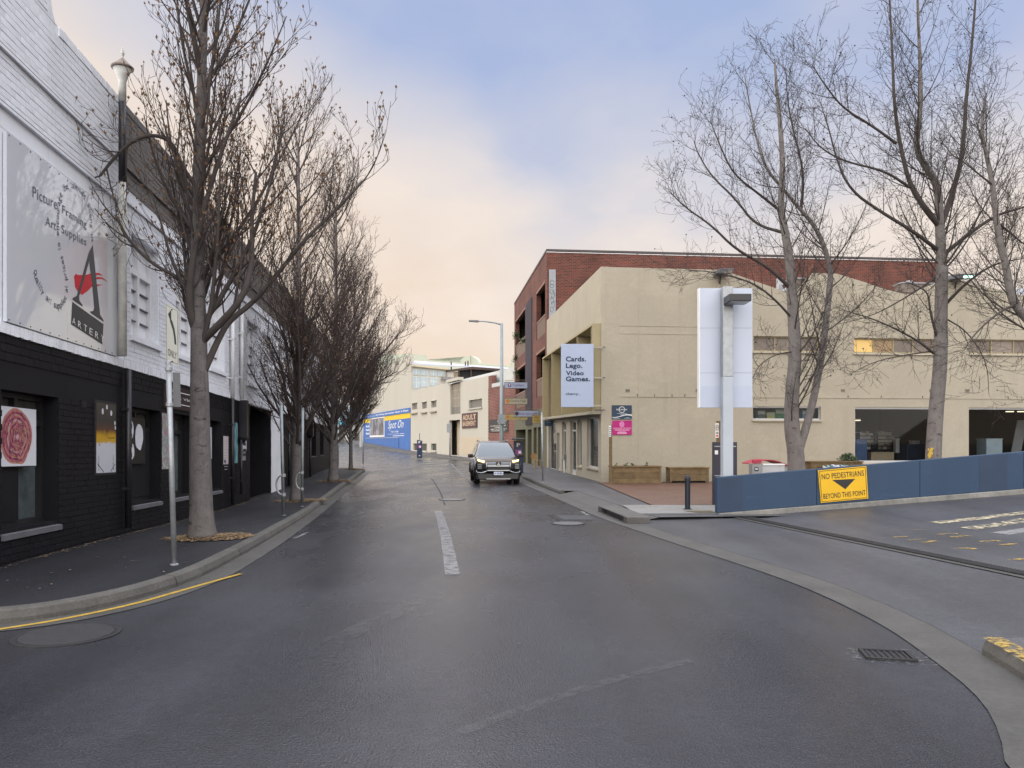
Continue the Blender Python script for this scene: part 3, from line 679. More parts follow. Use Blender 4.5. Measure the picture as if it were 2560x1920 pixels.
# conduit above garage, vent grille, downpipes with hoppers
FL.box(MB(), FL.s_(656), FL.s_(709), FL.px(656, 966)[1] - .06, FL.px(656, 966)[1] + .03, .0, .07).build('conduit', M_wframe, bld, bevel=.01)
h = FL.rect(199, 213, 1000, 1022); v_ = FL.sbox(h, -.02, .018, 'vent', M_br, bld)
for k in range(4): z = h[2] + .03 + k * (h[3] - h[2] - .04) / 4; FL.sbox((h[0] + .025, h[1] - .025, z, z + .018), .018, .03, 'louvre', M_black, v_)
M_pipeB = mat('black_pipe', (.016, .016, .02), .35, var=.2); M_pipeW = mat('white_pipe', (.6, .61, .62), .45, var=.1)
def pipe(x, y0, y1, r, m, name='downpipe', o=.1):
    s_, z1 = FL.px(x, y0); _, z0 = FL.px(x, y1); p = MB().tube([FL.P(s_, z0, o), FL.P(s_, z1, o)], r, 10).build(name, m, bld, smooth=True)
    n = max(2, int((z1 - z0) / 1.1))
    for k in range(n): z = z0 + (z1 - z0) * (k + .5) / n; FL.box(MB(), s_ - r * 1.25, s_ + r * 1.25, z - .02, z + .02, 0, o + r * .5).build('bracket', m, p)
    return p
pipe(306, 925, 1320, .055, M_pipeB); pipe(572, 995, 1262, .05, M_pipeB); pipe(572, 800, 994, .05, M_pipeW); pipe(596, 780, 998, .05, M_pipeW); pipe(594, 1100, 1235, .035, M_pipeB); pipe(770, 1098, 1192, .05, M_pipeB); pipe(716, 1040, 1215, .05, M_pipeB)
def hopper(x, y0, y1, wd):
    s_, z1 = FL.px(x, y0); _, z0 = FL.px(x, y1); zm = z0 + (z1 - z0) * .14; mb = MB(); FL.box(mb, s_ - wd, s_ + wd, zm, z1, .01, .24)
    mb.hexa([FL.P(s_ - .05, z0, .03), FL.P(s_ + .05, z0, .03), FL.P(s_ + .05, z0, .13), FL.P(s_ - .05, z0, .13), FL.P(s_ - wd, zm - .002, .01), FL.P(s_ + wd, zm - .002, .01), FL.P(s_ + wd, zm - .002, .24), FL.P(s_ - wd, zm - .002, .24)])
    mb.build('hopper', M_pipeB, bld, bevel=.008)
hopper(598, 1001, 1109, .1); hopper(770, 1043, 1096, .13)

# tall vent flue in front of the parapet
M_flw = mat('aged_white_flue', (.5, .5, .47), .6, var=.25, scale=5); fl_s, fz = FL.px(306, 456, .14)
def fz_(y): return FL.px(306, y, .14)[1]
fl = thing('vent_flue', 'black and white vent flue with conical cap rising above the white parapet', 'flue', FL.P(fl_s, fz_(895), .14))
MB().tube([FL.P(fl_s, fz_(890), .14), FL.P(fl_s, fz_(457), .14)], .07, 14).build('lower_pipe', M_flw, fl, smooth=True)
MB().tube([FL.P(fl_s, fz_(457), .14), FL.P(fl_s, fz_(255), .14)], .062, 14).build('black_pipe', M_pipeB, fl, smooth=True)
b0 = FL.P(fl_s, fz_(255), .14); H = fz_(205) - fz_(255)
MB().lathe(b0, [(.062, 0), (.062, H), (.09, H + .1), (.15, H + .22)], 18).build('funnel', M_flw, fl, smooth=True)
MB().lathe(b0 + V((0, 0, H + .26)), [(.18, -.03), (.185, -.01), (.09, .08), (.03, .14)], 18).build('cap', mat('bronze_cap', (.15, .12, .095), .6, var=.3, scale=6), fl)
MB().lathe(b0 + V((0, 0, H + .4)), [(.012, 0), (.02, .04), (.035, .09), (.015, .16), (.004, .2)], 10).build('finial', M_flw, fl)

# big glossy sign panel
M_panel = mat('glossy_grey_panel', (.66, .69, .74), .06, spec=.9, var=.03, scale=.6, coat=1); M_ink = mat('sign_dark_grey', (.05, .055, .06), .4, var=.05); M_txt = mat('sign_grey_text', (.11, .125, .16), .4, var=0); M_txt2 = mat('sign_navy_text', (.015, .025, .06), .4, var=0)
M_redp = mat('sign_red', (.55, .01, .03), .4, var=.1)
sp = thing('wall_sign', 'large pale glossy wall sign lettered ARTERY with a dark letter A and red brush stroke', 'sign', FL.P((sgn[0] + sgn[1]) / 2, sgn[2]))
for k, (f0, f1) in enumerate(((0, .46), (.46, .795), (.795, 1))):
    a = sgn[0] + (sgn[1] - sgn[0]) * f0; b = sgn[0] + (sgn[1] - sgn[0]) * f1; FL.sbox((a + .002, b - .002, sgn[2], sgn[3]), .01, .055, 'panel', M_panel, sp)
OS = .056
mb = MB()
for k in range(14):
    for z in (sgn[2] + .03, sgn[3] - .03):
        s_ = sgn[0] + .05 + (sgn[1] - sgn[0] - .1) * k / 13; FL.box(mb, s_ - .008, s_ + .008, z - .008, z + .008, OS, OS + .006)
mb.build('screws', M_iron, sp)
def cz(x, y): return FL.px(x * .3013, 380 + y * .3013)      # crop pixels -> wall
def cr_(xl, xr, yt, yb): return FL.rect(xl * .3013, xr * .3013, 380 + yt * .3013, 380 + yb * .3013)
def ctext(body, x0, y0, x1, y1, hgt, m, shear=0):          # baseline from (x0,y0) to (x1,y1)
    O = FL.P(*cz(x0, y0), OS); E = FL.P(*cz(x1, y1), OS); U = FL.P(*cz(x0, y0 - hgt), OS) - O; text(body, O, E - O, U, FL.n3, m, sp, shear=shear)
ctext('Picture', 232, 372, 438, 478, 92, M_txt); ctext('Framing', 482, 528, 684, 655, 92, M_txt); ctext('Art', 340, 605, 430, 652, 78, M_txt); ctext('Supplies', 474, 690, 682, 800, 92, M_txt)
pth = [(236, 975), (245, 1035), (275, 1110), (315, 1185), (360, 1245), (410, 1290), (455, 1305), (500, 1270), (524, 1200), (530, 1120), (520, 1030), (500, 930), (478, 840), (462, 760), (454, 680), (452, 600), (455, 520), (462, 440), (478, 360), (515, 310), (570, 295), (625, 330), (668, 385), (697, 455), (712, 530), (719, 600), (722, 680), (728, 745)]
pp = [V(cz(*p)) for p in pth]
for _ in range(2):
    Q = [pp[0]]
    for i in range(len(pp) - 1): Q += [pp[i].lerp(pp[i + 1], .25), pp[i].lerp(pp[i + 1], .75)]
    pp = Q + [pp[-1]]
acc = [0]
for i in range(1, len(pp)): acc.append(acc[-1] + (pp[i] - pp[i - 1]).length)
msg = 'Quality  art  supplies  at  prices  to  encourage  the  talented  among  us'
wts = [.55 if ch in ' iltj' else (.8 if ch in 'rs' else 1.05) for ch in msg]; tot = sum(wts); run = 0
CHH = {c: (.5 if c in 'acemnorsuvwxz' else .72) for c in 'abcdefghijklmnopqrstuvwxyz'}
for ch, wt in zip(msg, wts):
    dist = acc[-1] * (run + wt / 2) / tot; run += wt
    if ch == ' ': continue
    i = 0
    while i < len(acc) - 2 and acc[i + 1] < dist: i += 1
    p = pp[i].lerp(pp[i + 1], (dist - acc[i]) / max(acc[i + 1] - acc[i], 1e-9)); tn = (pp[i + 1] - pp[i]).normalized(); up = V((-tn.y, tn.x)); cw = acc[-1] * wt / tot * (.32 if ch in 'il' else (.6 if ch in 'tr' else .8)); hh = CHH.get(ch, .75) * .135
    q = p - tn * cw / 2 - (up * .035 if ch in 'gpqy' else up * 0)
    O = FL.P(q.x, q.y, OS); text(ch, O, FL.P(*(q + tn * cw), OS) - O, FL.P(*(q + up * hh), OS) - O, FL.n3, M_txt2 if run / tot < .72 else M_txt, sp)
def cpoly(pts, m, name, o=OS + .003):
    mb = MB(); FL.poly(mb, [cz(*p) for p in pts], o); mb.build(name, m, sp)
cpoly([(566, 1242), (828, 1428), (818, 1596), (556, 1428)], M_ink, 'plinth_block')
for k, ch in enumerate('ARTERY'):
    x = 562 + k * 48; y = 1420 + k * 29; O = FL.P(*cz(x, y), OS + .004); text(ch, O, FL.P(*cz(x + 27, y + 17), OS + .004) - O, FL.P(*cz(x + 2, y - 52), OS + .004) - O, FL.n3, M_white, sp)
cpoly([(738, 770), (705, 830), (612, 1160), (605, 1190), (568, 1212), (570, 1226), (652, 1282), (652, 1268), (626, 1232), (624, 1195), (708, 905)], M_ink, 'letter_a')
cpoly([(738, 770), (708, 905), (735, 1120), (750, 1290), (742, 1318), (716, 1322), (718, 1334), (828, 1408), (828, 1394), (800, 1350), (770, 1080)], M_ink, 'letter_a')
cpoly([(581, 1030), (598, 1008), (612, 1020), (690, 1016), (745, 1000), (790, 1002), (825, 1025), (780, 1020), (750, 1034), (818, 1038), (868, 1078), (812, 1052), (752, 1058), (722, 1082), (760, 1096), (826, 1100), (780, 1112), (730, 1116), (700, 1148), (650, 1184), (622, 1170), (590, 1120)], M_redp, 'brush_stroke', OS + .0015)

# ------------------------------------------------------------------ art panels and posters on the black wall
def art(name_m, fn):
    m = bpy.data.materials.new(name_m); m.use_nodes = True; fn(m.node_tree, m.node_tree.nodes['Principled BSDF']); m.node_tree.nodes['Principled BSDF'].inputs['Roughness'].default_value = .4; return m
M_card = mat('art_white', (.66, .68, .74), .4, var=.02)
def blotch(cols, sc, det=4, stretch=(1, 1, 1), base=None):
    def fn(t, b):
        N = t.nodes.new; K = t.links.new; tcn = N('ShaderNodeTexCoord'); q = N('ShaderNodeMapping'); q.inputs['Scale'].default_value = stretch; n = N('ShaderNodeTexNoise'); n.inputs['Scale'].default_value = sc; n.inputs['Detail'].default_value = det; n.inputs['Distortion'].default_value = 1.2
        r = N('ShaderNodeValToRGB'); r.color_ramp.interpolation = 'EASE'
        for k, c in enumerate(cols):
            p = .28 + .44 * k / (len(cols) - 1)
            e_ = r.color_ramp.elements[k] if k < 2 else r.color_ramp.elements.new(p)
            e_.position = p; e_.color = tuple(c) + (1,)
        K(tcn.outputs['Object'], q.inputs[0]); K(q.outputs[0], n.inputs[0]); K(n.outputs[0], r.inputs[0]); K(r.outputs[0], b.inputs['Base Color'])
    return fn
M_ring = [mat('ring_ochre', (.45, .22, .16), .6, var=.25, scale=25), mat('ring_plum', (.24, .05, .11), .6, var=.4, scale=30), mat('ring_rose', (.42, .13, .16), .6, var=.3, scale=25), mat('ring_pink', (.5, .3, .33), .6, var=.3, scale=20)]
def panel(xl, xr, yt, yb, o, m, label, name='art_panel', fr=.03, frm=None, cat='artwork'):
    r = FL.rect(xl, xr, yt, yb); t = thing(name, label, cat, FL.P((r[0] + r[1]) / 2, r[2], o))
    FL.sbox((r[0] - fr, r[1] + fr, r[2] - fr, r[3] + fr), o - .03, o, 'frame', frm or M_black, t); FL.sbox(r, o, o + .006, 'board', m, t)
    return t, r, o + .0065
def blob(r, o, cx, cy, rx, ry, m, t, name='shape', n=40, wob=.05, ph=0, dz=0):
    a, b, c, d = r; mb = MB(); pts = []
    for k in range(n):
        an = 2 * math.pi * k / n; w_ = 1 + wob * noise.noise(V((math.cos(an) * 1.7 + ph, math.sin(an) * 1.7, ph))); pts.append((a + (b - a) * (cx + rx * w_ * math.cos(an)), c + (d - c) * (cy + ry * w_ * math.sin(an))))
    FL.poly(mb, pts, o + dz); return mb.build(name, m, t)
t, r, o = panel(5, 112, 1012, 1167, -.12, M_card, 'white art board with a red and plum concentric ring shape', fr=.012)
for k in range(15):
    f = 1 - k / 15.5; blob(r, o, .53, .5, .36 * f, .48 * f, M_ring[(0, 2, 1, 0, 2, 1, 3, 0, 1, 2, 0, 1, 3, 2, 3)[k]], t, 'ring', 44, .09, .3 + k * .03, .0006 * k)
rnd = random.Random(5)
for k in range(230):                    # broken dashes over the rings
    an = rnd.uniform(0, 6.28); f = rnd.uniform(.12, .96); cx = .54 + .335 * f * math.cos(an) * .97; cy = .5 + .475 * f * math.sin(an) * .97
    p = (r[0] + (r[1] - r[0]) * cx, r[2] + (r[3] - r[2]) * cy); tg = V((-math.sin(an), math.cos(an) * 1.4)).normalized() * rnd.uniform(.012, .04); nr = V((-tg.y, tg.x)).normalized() * rnd.uniform(.004, .011); mb = MB(); P0 = V(p)
    FL.poly(mb, [tuple(P0 - tg - nr), tuple(P0 + tg - nr), tuple(P0 + tg + nr), tuple(P0 - tg + nr)], o + .0092)
    if k == 0: acc_mb = [MB(), MB(), MB()]
    acc_mb[k % 3].v += mb.v; j = len(acc_mb[k % 3].v) - 4; acc_mb[k % 3].f.append((j, j + 1, j + 2, j + 3))
for q, mm in zip(acc_mb, (M_ring[1], M_ring[0], M_ring[2])): tag(q.build('dashes', mm, t), kind='stuff')
# dark / yellow / white painting
def tri(t, b):
    N = t.nodes.new; K = t.links.new; tcn = N('ShaderNodeTexCoord'); sp_ = N('ShaderNodeSeparateXYZ'); K(tcn.outputs['Generated'], sp_.inputs[0]); n = N('ShaderNodeTexNoise'); n.inputs['Scale'].default_value = 7; K(tcn.outputs['Object'], n.inputs[0])
    ma = N('ShaderNodeMath'); ma.operation = 'MULTIPLY_ADD'; K(n.outputs[0], ma.inputs[0]); ma.inputs[1].default_value = .08; K(sp_.outputs[2], ma.inputs[2]); r_ = N('ShaderNodeValToRGB')
    els = [(0, (.5, .52, .58)), (.46, (.55, .57, .62)), (.49, (.55, .33, .02)), (.58, (.5, .28, .01)), (.66, (.1, .04, .02)), (.78, (.03, .03, .03)), (1, (.05, .045, .04))]
    for k, (p, c) in enumerate(els):
        e_ = r_.color_ramp.elements[k] if k < 2 else r_.color_ramp.elements.new(p); e_.position = p; e_.color = c + (1,)
    K(ma.outputs[0], r_.inputs[0]); K(r_.outputs[0], b.inputs['Base Color'])
t, r, o = panel(236, 284, 1005, 1183, .03, art('painting_black_yellow', tri), 'tall framed painting banded black, yellow and white', fr=.04)
for c_ in ((.3, .88, .05, .045), (.52, .95, .045, .035), (.75, .87, .05, .04), (.95, .73, .04, .03), (.97, .66, .03, .03)): blob(r, o, *c_, M_card, t, 'white_drop', 16)
blob(r, o, .14, .4, .03, .02, M_ring[2], t, 'red_dot', 12)
def curve_line(r, o, pts, wd, m, t, name='line'):
    P = [V((r[0] + (r[1] - r[0]) * x, r[2] + (r[3] - r[2]) * y)) for x, y in pts]; mb = MB()
    for i in range(len(P) - 1):
        tn = (P[i + 1] - P[i]).normalized() if (P[i + 1] - P[i]).length else V((1, 0)); nr = V((-tn.y, tn.x)) * wd; FL.poly(mb, [tuple(P[i] - nr), tuple(P[i + 1] - nr), tuple(P[i + 1] + nr), tuple(P[i] + nr)], o + .0005)
    mb.build(name, m, t)
curve_line(r, o, [(.42, .52), (.55, .64), (.52, .54), (.62, .5), (.95, .51)], .005, M_black, t)
for x in (.08, .85): curve_line(r, o, [(x, .26), (x + .02, .18), (x, .1), (x + .03, .03)], .02, worn('ink_hatch', (.1, .1, .12), .55, 40), t)
for x0, x1 in ((.05, .35), (.95, .72)): curve_line(r, o, [(x0, .12), ((x0 + x1) / 2, .07), (x1, .01)], .008, M_black, t, 'chain')
t, r, o = panel(331, 378, 1042, 1159, -.12, mat('art_black', (.008, .008, .009), .4, var=0), 'black art board with three white footprint-like ovals', fr=.01)
for c_ in ((.24, .74, .16, .2, .1), (.68, .58, .2, .29, .5), (.28, .26, .15, .17, .9)): blob(r, o, *c_[:4], M_card, t, 'white_oval', 30, .12, c_[4])
curve_line(r, o, [(.18, .22), (.2, .12), (.23, .06)], .012, M_card, t, 'drip'); curve_line(r, o, [(.36, .25), (.4, .2)], .01, M_card, t, 'drip')
panel(402.5, 424, 1032, 1173, .02, art('collage', blotch([(.03, .02, .04), (.3, .25, .18), (.45, .12, .2), (.12, .35, .36), (.55, .5, .42), (.05, .05, .08), (.4, .42, .1)], 9, 8)), 'tall multicoloured collage poster beside the sign pole', fr=.02)
panel(521, 539, 1066, 1147, -.1, art('notes_sheet', blotch([(.3, .36, .42), (.55, .6, .66), (.62, .66, .72)], 14, 6, (1, 1, .5))), 'pale blue speckled sheet in the window right of the first tree', fr=.015)
t, r, o = panel(556.5, 568.5, 1090, 1161, .02, mat('art_pinkish', (.56, .5, .52), .5, var=.04), 'narrow pale pink notice of small print on the black wall', 'notice', .015, cat='notice')
for k in range(11): FL.sbox((r[0] + .06, r[1] - .07 - .05 * (k * 7 % 3), r[3] - .14 - k * .075, r[3] - .125 - k * .075), o, o + .0015, 'print_line', mat('faint_print', (.4, .36, .4), .6), t)
for f in (.1, .3): FL.sbox((r[0] + (r[1] - r[0]) * f, r[0] + (r[1] - r[0]) * (f + .16), r[2] + .04, r[2] + .12), o, o + .002, 'logo_block', M_txt2, t)
panel(577, 592, 1055, 1158, .02, art('teal_painting', blotch([(.02, .05, .06), (.05, .22, .28), (.2, .4, .46), (.4, .55, .6)], 5, 5, (1, 1, .35))), 'tall teal and black abstract painting between two black pipes', fr=.015)
t, r, o = panel(603, 613, 1078, 1126, .035, M_card, 'white notice with bold black lettering beside the garage opening', 'notice', .005, cat='notice')
for k in range(5): FL.sbox((r[0] + .05, r[1] - .05 - .03 * (k % 3), r[3] - .15 - k * .13 - (.05 if k > 2 else 0), r[3] - .07 - k * .13 - (.05 if k > 2 else 0)), o, o + .0015, 'print_line', worn('bold_print', (.04, .04, .06), .42, 55), t)
t, r, o = panel(603.5, 611, 1129, 1151, .03, mat('art_grey', (.3, .3, .31), .5), 'small grey notice below the white garage notice', 'notice', .003, cat='notice')
# dark name board
t, r, o = panel(407, 520, 960, 1016, .03, mat('sign_plum', (.03, .015, .02), .45, var=.1), 'dark plum name board with thin white letters above the windows, behind the first tree', 'name_board', .02, cat='sign')
FL.text('ARTS VICTORIA', (r[0] + .12, r[0] + (r[1] - r[0]) * .93, r[2] + .2, r[3] - .2), o, M_white, t)
for z in (r[2] + .1, r[3] - .1): FL.sbox((r[0] + .1, r[1] - .1, z - .008, z + .008), o, o + .003, 'rule', M_white, t)
# ------------------------------------------------------------------ tan building
M_tan = mat('tan_render', (.38, .343, .265), .8, var=.07, scale=.7, bump=.25, bscale=14, var2=.04)
spots(M_tan, (2.2, 2.2, .22), .55, .82, .87); spots(M_tan, (.5, .5, .9), .56, .60, 1.05)
M_tand = mat('olive_tan_frame', (.34, .29, .17), .75, var=.1, scale=1.5)
M_alu = mat('aluminium_frame', (.45, .46, .48), .4, .3, var=.08)
M_gl = glass('shop_glass'); M_gld = glass('dark_shop_glass', (.85, .88, .9), .06)
M_frost = mat('brown_frosted_pane', (.16, .13, .105), .35, var=.25, scale=2.5)
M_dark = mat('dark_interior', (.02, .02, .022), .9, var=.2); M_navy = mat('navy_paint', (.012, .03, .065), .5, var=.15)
CX, CY = 3.47, 29.9
FG = Fac(CX, CY, 1, .10, .10, -1, 0)
FT = Fac(CX, CY, -.1016, 1, -1, -.1016, .0125)
tan = thing('tan_building', 'tan rendered shop building with saw-tooth roof behind the blue wall', 'building', (CX, CY, .1))
def gz(x, y): return FG.px(x, y)
hs = [FG.rect(1884, 2048, 840, 878), FG.rect(2135, 2336, 845, 882), FG.rect(2424, 2650, 848, 884), FG.rect(1882, 2052, 1016, 1049), FG.rect(2137, 2331, 1018, 1156), FG.rect(2422, 2650, 1019, 1156)]
zc = gz(1503, 667)[1]; zv = gz(1990, 737)[1]
GEND = FG.s_(2760)
FG.wall(0, GEND, -.5, zv - .05, hs, 'gable_wall', M_tan, tan, depth=.16, thick=.3)
# saw-tooth upper part
prof = [(0, zv - .05), (0, zc), gz(1806, 675), gz(1990, 738), gz(2033, 682), gz(2092, 684), gz(2268, 738), gz(2368, 697), gz(2392, 699), gz(2566, 740), gz(2640, 690), gz(2680, 690), (GEND, zv), (GEND, zv - .05)]
mb = MB(); FG.poly(mb, prof, 0); FG.poly(mb, prof[::-1], -.3)
for i in range(len(prof)):
    a, b = prof[i], prof[(i + 1) % len(prof)]; mb.face([FG.P(*a), FG.P(*b), FG.P(*b, -.3), FG.P(*a, -.3)])
mb.build('saw_tooth_gable', M_tan, tan)
# roof planes run back behind the gable
M_roof = mat('grey_roof_sheet', (.3, .31, .32), .5, .3, var=.1)
mb = MB()
for a, b in zip(prof[1:-2], prof[2:-1]): mb.face([FG.P(a[0], a[1] - .12, -.3), FG.P(b[0], b[1] - .12, -.3), FG.P(b[0], b[1] - .12, -13), FG.P(a[0], a[1] - .12, -13)])
mb.build('roof', M_roof, tan)
for xa, xb, ya, yb in ((1992, 2031, 736, 690), (2270, 2366, 736, 703)):      # clerestory glazing behind the gable
    p, q = gz(xa, ya), gz(xb, yb); FG.box(MB(), p[0] + .05, q[0], p[1] - .1, q[1] - .02, -1.0, -.5).build('clerestory', M_frost, tan); FG.box(MB(), p[0] + .02, q[0] + .05, q[1] - .018, q[1] + .03, -1.1, -.45).build('clerestory_head', M_roof, tan)
# vertical metal ducts standing in the valleys
for x, y0, y1 in ((1949, 696, 735), (2273, 702, 742)):
    a, z1 = FG.px(x, y0, -1.6); _, z0 = FG.px(x, y1, -1.6); FG.box(MB(), a - .11, a + .11, z0 - .4, z1, -1.7, -1.5).build('duct', M_alu, tan, bevel=.01)
# strip windows and shop windows
M_lit = emis('lit_warm_pane', (.5, .33, .11), .5)
def win(h, cols, name='window', rows=1, pm=None, special={}, frm=None, fw=.05, o=-.12):
    a, b, c, d = h; w_ = FG.box(MB(), a, b, d - fw, d, o - .03, o + .05).build(name, frm or M_tand, tan); FG.box(MB(), a, b, c, c + fw, o - .03, o + .05).build('bottom_rail', frm or M_tand, w_)
    for k in range(cols + 1): x = a + (b - a - fw) * k / cols; FG.box(MB(), x, x + fw * .8, c + fw, d - fw, o - .03, o + .045).build('mullion', frm or M_tand, w_)
    for k in range(cols):
        x0 = a + (b - a - fw) * k / cols + fw * .8; x1 = a + (b - a - fw) * (k + 1) / cols
        FG.box(MB(), x0, x1, c + fw, d - fw, o - .01, o).build('pane', special.get(k, pm or M_frost), w_)
    FG.box(MB(), a - .04, b + .04, c - .07, c - .003, -.12, .07).build('sill', mat('tan_sill', (.45, .41, .32), .7), w_)
    return w_
win(hs[0], 3); win(hs[1], 4, special={0: M_lit, 1: emis('dim_warm_pane', (.25, .17, .09), .25)}); win(hs[2], 4, special={1: mat('paler_pane', (.22, .18, .15), .3)})
win(hs[3], 2, frm=M_alu, pm=M_gl); 
for h in hs[4:]: win(h, 1, 'shop_window', frm=M_alu, pm=M_gld, fw=.07)
# rooms behind the glass
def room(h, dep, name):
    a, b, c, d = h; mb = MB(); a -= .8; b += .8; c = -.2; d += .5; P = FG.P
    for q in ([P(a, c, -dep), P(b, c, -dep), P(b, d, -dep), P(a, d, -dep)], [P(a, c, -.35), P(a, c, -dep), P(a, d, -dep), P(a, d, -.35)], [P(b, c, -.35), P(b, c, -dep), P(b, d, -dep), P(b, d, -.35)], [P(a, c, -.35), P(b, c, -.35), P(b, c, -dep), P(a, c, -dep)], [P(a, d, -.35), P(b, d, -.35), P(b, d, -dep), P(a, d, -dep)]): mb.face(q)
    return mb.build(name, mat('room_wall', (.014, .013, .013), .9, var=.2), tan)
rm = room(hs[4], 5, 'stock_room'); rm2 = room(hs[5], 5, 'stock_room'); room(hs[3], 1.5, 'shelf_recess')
def shelf(x0, x1, y0, y1, o, n, label):
    r = FG.rect(x0, x1, y0, y1, o); t = thing('shelf_unit', label, 'shelf', FG.P((r[0] + r[1]) / 2, r[2], o)); FG.box(MB(), r[0], r[1], -.2, r[3], o - .5, o - .47).build('back', M_dark, t)
    for e in (r[0], r[1] - .03): FG.box(MB(), e, e + .03, -.2, r[3], o - .47, o).build('side', M_dark, t)
    for k in range(n):
        z = r[2] + (r[3] - r[2]) * k / n; FG.box(MB(), r[0] + .03, r[1] - .03, z, z + .03, o - .47, o).build('board', M_dark, t); x = r[0] + .06
        while x < r[1] - .2:
            w_ = random.uniform(.08, .2); FG.box(MB(), x, x + w_, z + .03, z + random.uniform(.14, .24), o - .4, o - .05).build('stock_box', random.choice(SB_), t); x += w_ + .01
SB_ = [mat('stock_tan', (.3, .25, .18), .8), mat('stock_pale', (.42, .4, .36), .8), mat('stock_brown', (.16, .11, .07), .8)]
shelf(2148, 2188, 1082, 1125, -2.6, 5, 'dark shelf unit of stock boxes at the edge of the left shop window'); shelf(2194, 2238, 1082, 1125, -2.7, 5, 'dark shelf unit of stock boxes in the middle of the left shop window')
def crate(x0, x1, y0, y1, o, dep, m, name, label, cat, lip=None):
    r = FG.rect(x0, x1, y0, y1, o); t = thing(name, label, cat, FG.P((r[0] + r[1]) / 2, r[2], o)); FG.box(MB(), r[0], r[1], r[2] - .4, r[3], o - dep, o).build('body', m, t, bevel=.01); FG.box(MB(), r[0] - .02, r[1] + .02, r[3] + .001, r[3] + .03, o - dep - .02, o + .02).build('lid', lip or m, t)
crate(2140, 2168, 1100, 1152, -.7, .6, mat('blue_bin', (.01, .05, .14), .4), 'blue_bin', 'dark blue bin just inside the left shop window', 'bin')
crate(2178, 2235, 1132, 1152, -.9, .5, mat('cardboard', (.3, .22, .13), .85), 'cardboard_box', 'open brown cardboard box on the floor inside the left shop window', 'box')
crate(2268, 2306, 1112, 1148, -1.8, .8, M_navy, 'work_bench', 'dark navy work bench near the right side of the left shop window', 'bench')
for x in (2240, 2280, 2292): crate(x, x + 9, 1098 if x == 2240 else 1103, 1109, -2.0, .2, SB_[1], 'small_carton', {2240: 'small pale carton standing left of the bench in the shop window', 2280: 'left small carton of the pair on the window bench', 2292: 'right small carton of the pair on the window bench'}[x], 'box')
crate(2466, 2506, 1098, 1120, -1.2, .6, mat('pale_tub', (.36, .42, .44), .5), 'storage_tub', 'pale grey storage tub inside the right shop window', 'tub')
lb = thing('leaning_board', 'tall board leaning inside the right shop window', 'board', FG.P(*FG.px(2530, 1150, -1.0), -1.0)); p0, p1 = FG.px(2520, 1135, -1.0), FG.px(2560, 1050, -1.0)
MB().hexa([FG.P(p0[0], p0[1] - .5, -1.0), FG.P(p0[0] + .45, p0[1] - .5, -1.0), FG.P(p0[0] + .45, p0[1] - .5, -.96), FG.P(p0[0], p0[1] - .5, -.96), FG.P(p1[0], p1[1], -1.4), FG.P(p1[0] + .45, p1[1], -1.4), FG.P(p1[0] + .45, p1[1], -1.36), FG.P(p1[0], p1[1], -1.36)]).build('panel', mat('grey_board', (.18, .17, .16), .7), lb)
tubes = emis('tube_light', (1, .8, .55), 1.6)
for k, (x0, x1, y) in enumerate(((2518, 2533, 1029), (2547, 2562, 1029), (2140, 2150, 1051))):
    r = FG.rect(x0, x1, y - 1, y + 1, -2.5); t = thing('tube_light', ('lit tube light inside the right shop window, the left one', 'lit tube light inside the right shop window, the right one', 'small lit tube inside the left shop window at its edge')[k], 'lamp', FG.P(r[0], r[3], -2.5)); FG.box(MB(), r[0], r[1], r[2], r[3], -2.6, -2.45).build('tube', tubes, t); FG.box(MB(), r[0], r[1], r[3] + .001, r[3] + .05, -2.6, -2.45).build('housing', M_white, t)
# goods on the shelf behind the small window
for x0, x1, y0, m_, n_, lb_ in ((1917, 1937, 1031, mat('toy_yellow', (.5, .42, .12), .5), 'toy_box', 'picture-fronted box on display in the small low window'), (1938, 1963, 1022, mat('toy_green', (.04, .16, .06), .5), 'toy_box', 'green boxed toy on display in the small low window'), (1893, 1914, 1026, mat('toy_dark', (.05, .05, .06), .5), 'toy_box', 'dark display box at the left of the small low window'), (2005, 2030, 1024, mat('toy_blue', (.06, .12, .2), .5), 'toy_box', 'blue boxed toy at the right of the small low window')):
    r = FG.rect(x0, x1, y0, 1045, -.35); t = thing(n_, lb_, 'box', FG.P(r[0], r[2], -.35)); FG.box(MB(), r[0], r[1], r[2] - .05, r[3], -.55, -.35).build('carton', m_, t); FG.box(MB(), r[0] + .03, r[1] - .03, (r[2] + r[3]) / 2, r[3] - .03, -.35, -.346).build('picture', SB_[1], t)
# render joints, conduit and air bricks
for y in (813.5, 833): z = gz(1530, y)[1]; FG.box(MB(), .7, FG.s_(1880), z - .012, z + .012, -.01, .012).build('render_joint', M_tan, tan)
for x in (1597, 1699): s_ = FG.s_(x); FG.box(MB(), s_ - .02, s_ + .02, 1.2, zc - .05, -.01, .008).build('render_joint', M_tan, tan)
z = gz(1530, 991)[1]; FG.box(MB(), .75, GEND - .1, z - .015, z + .015, -.01, .02).build('conduit', M_tan, tan)
for x in (1593, 1636, 1680, 1712, 2120, 2203, 2306, 2520): s_ = FG.s_(x); FG.box(MB(), s_ - .012, s_ + .012, z - .002, z + .1, .0, .024).build('bracket', M_sill, tan)
for x in (1569, 1744, 2011, 2107, 2328, 2418):
    r = FG.rect(x - 5.5, x + 5.5, 972, 980); v_ = FG.sbox(r, -.01, .015, 'air_brick', mat('air_brick', (.3, .27, .2), .8), tan)
    for k in range(4): a = r[0] + .02 + k * (r[1] - r[0] - .02) / 4; FG.sbox((a, a + .022, r[2] + .02, r[3] - .03), .0152, .017, 'slot', M_black, v_)
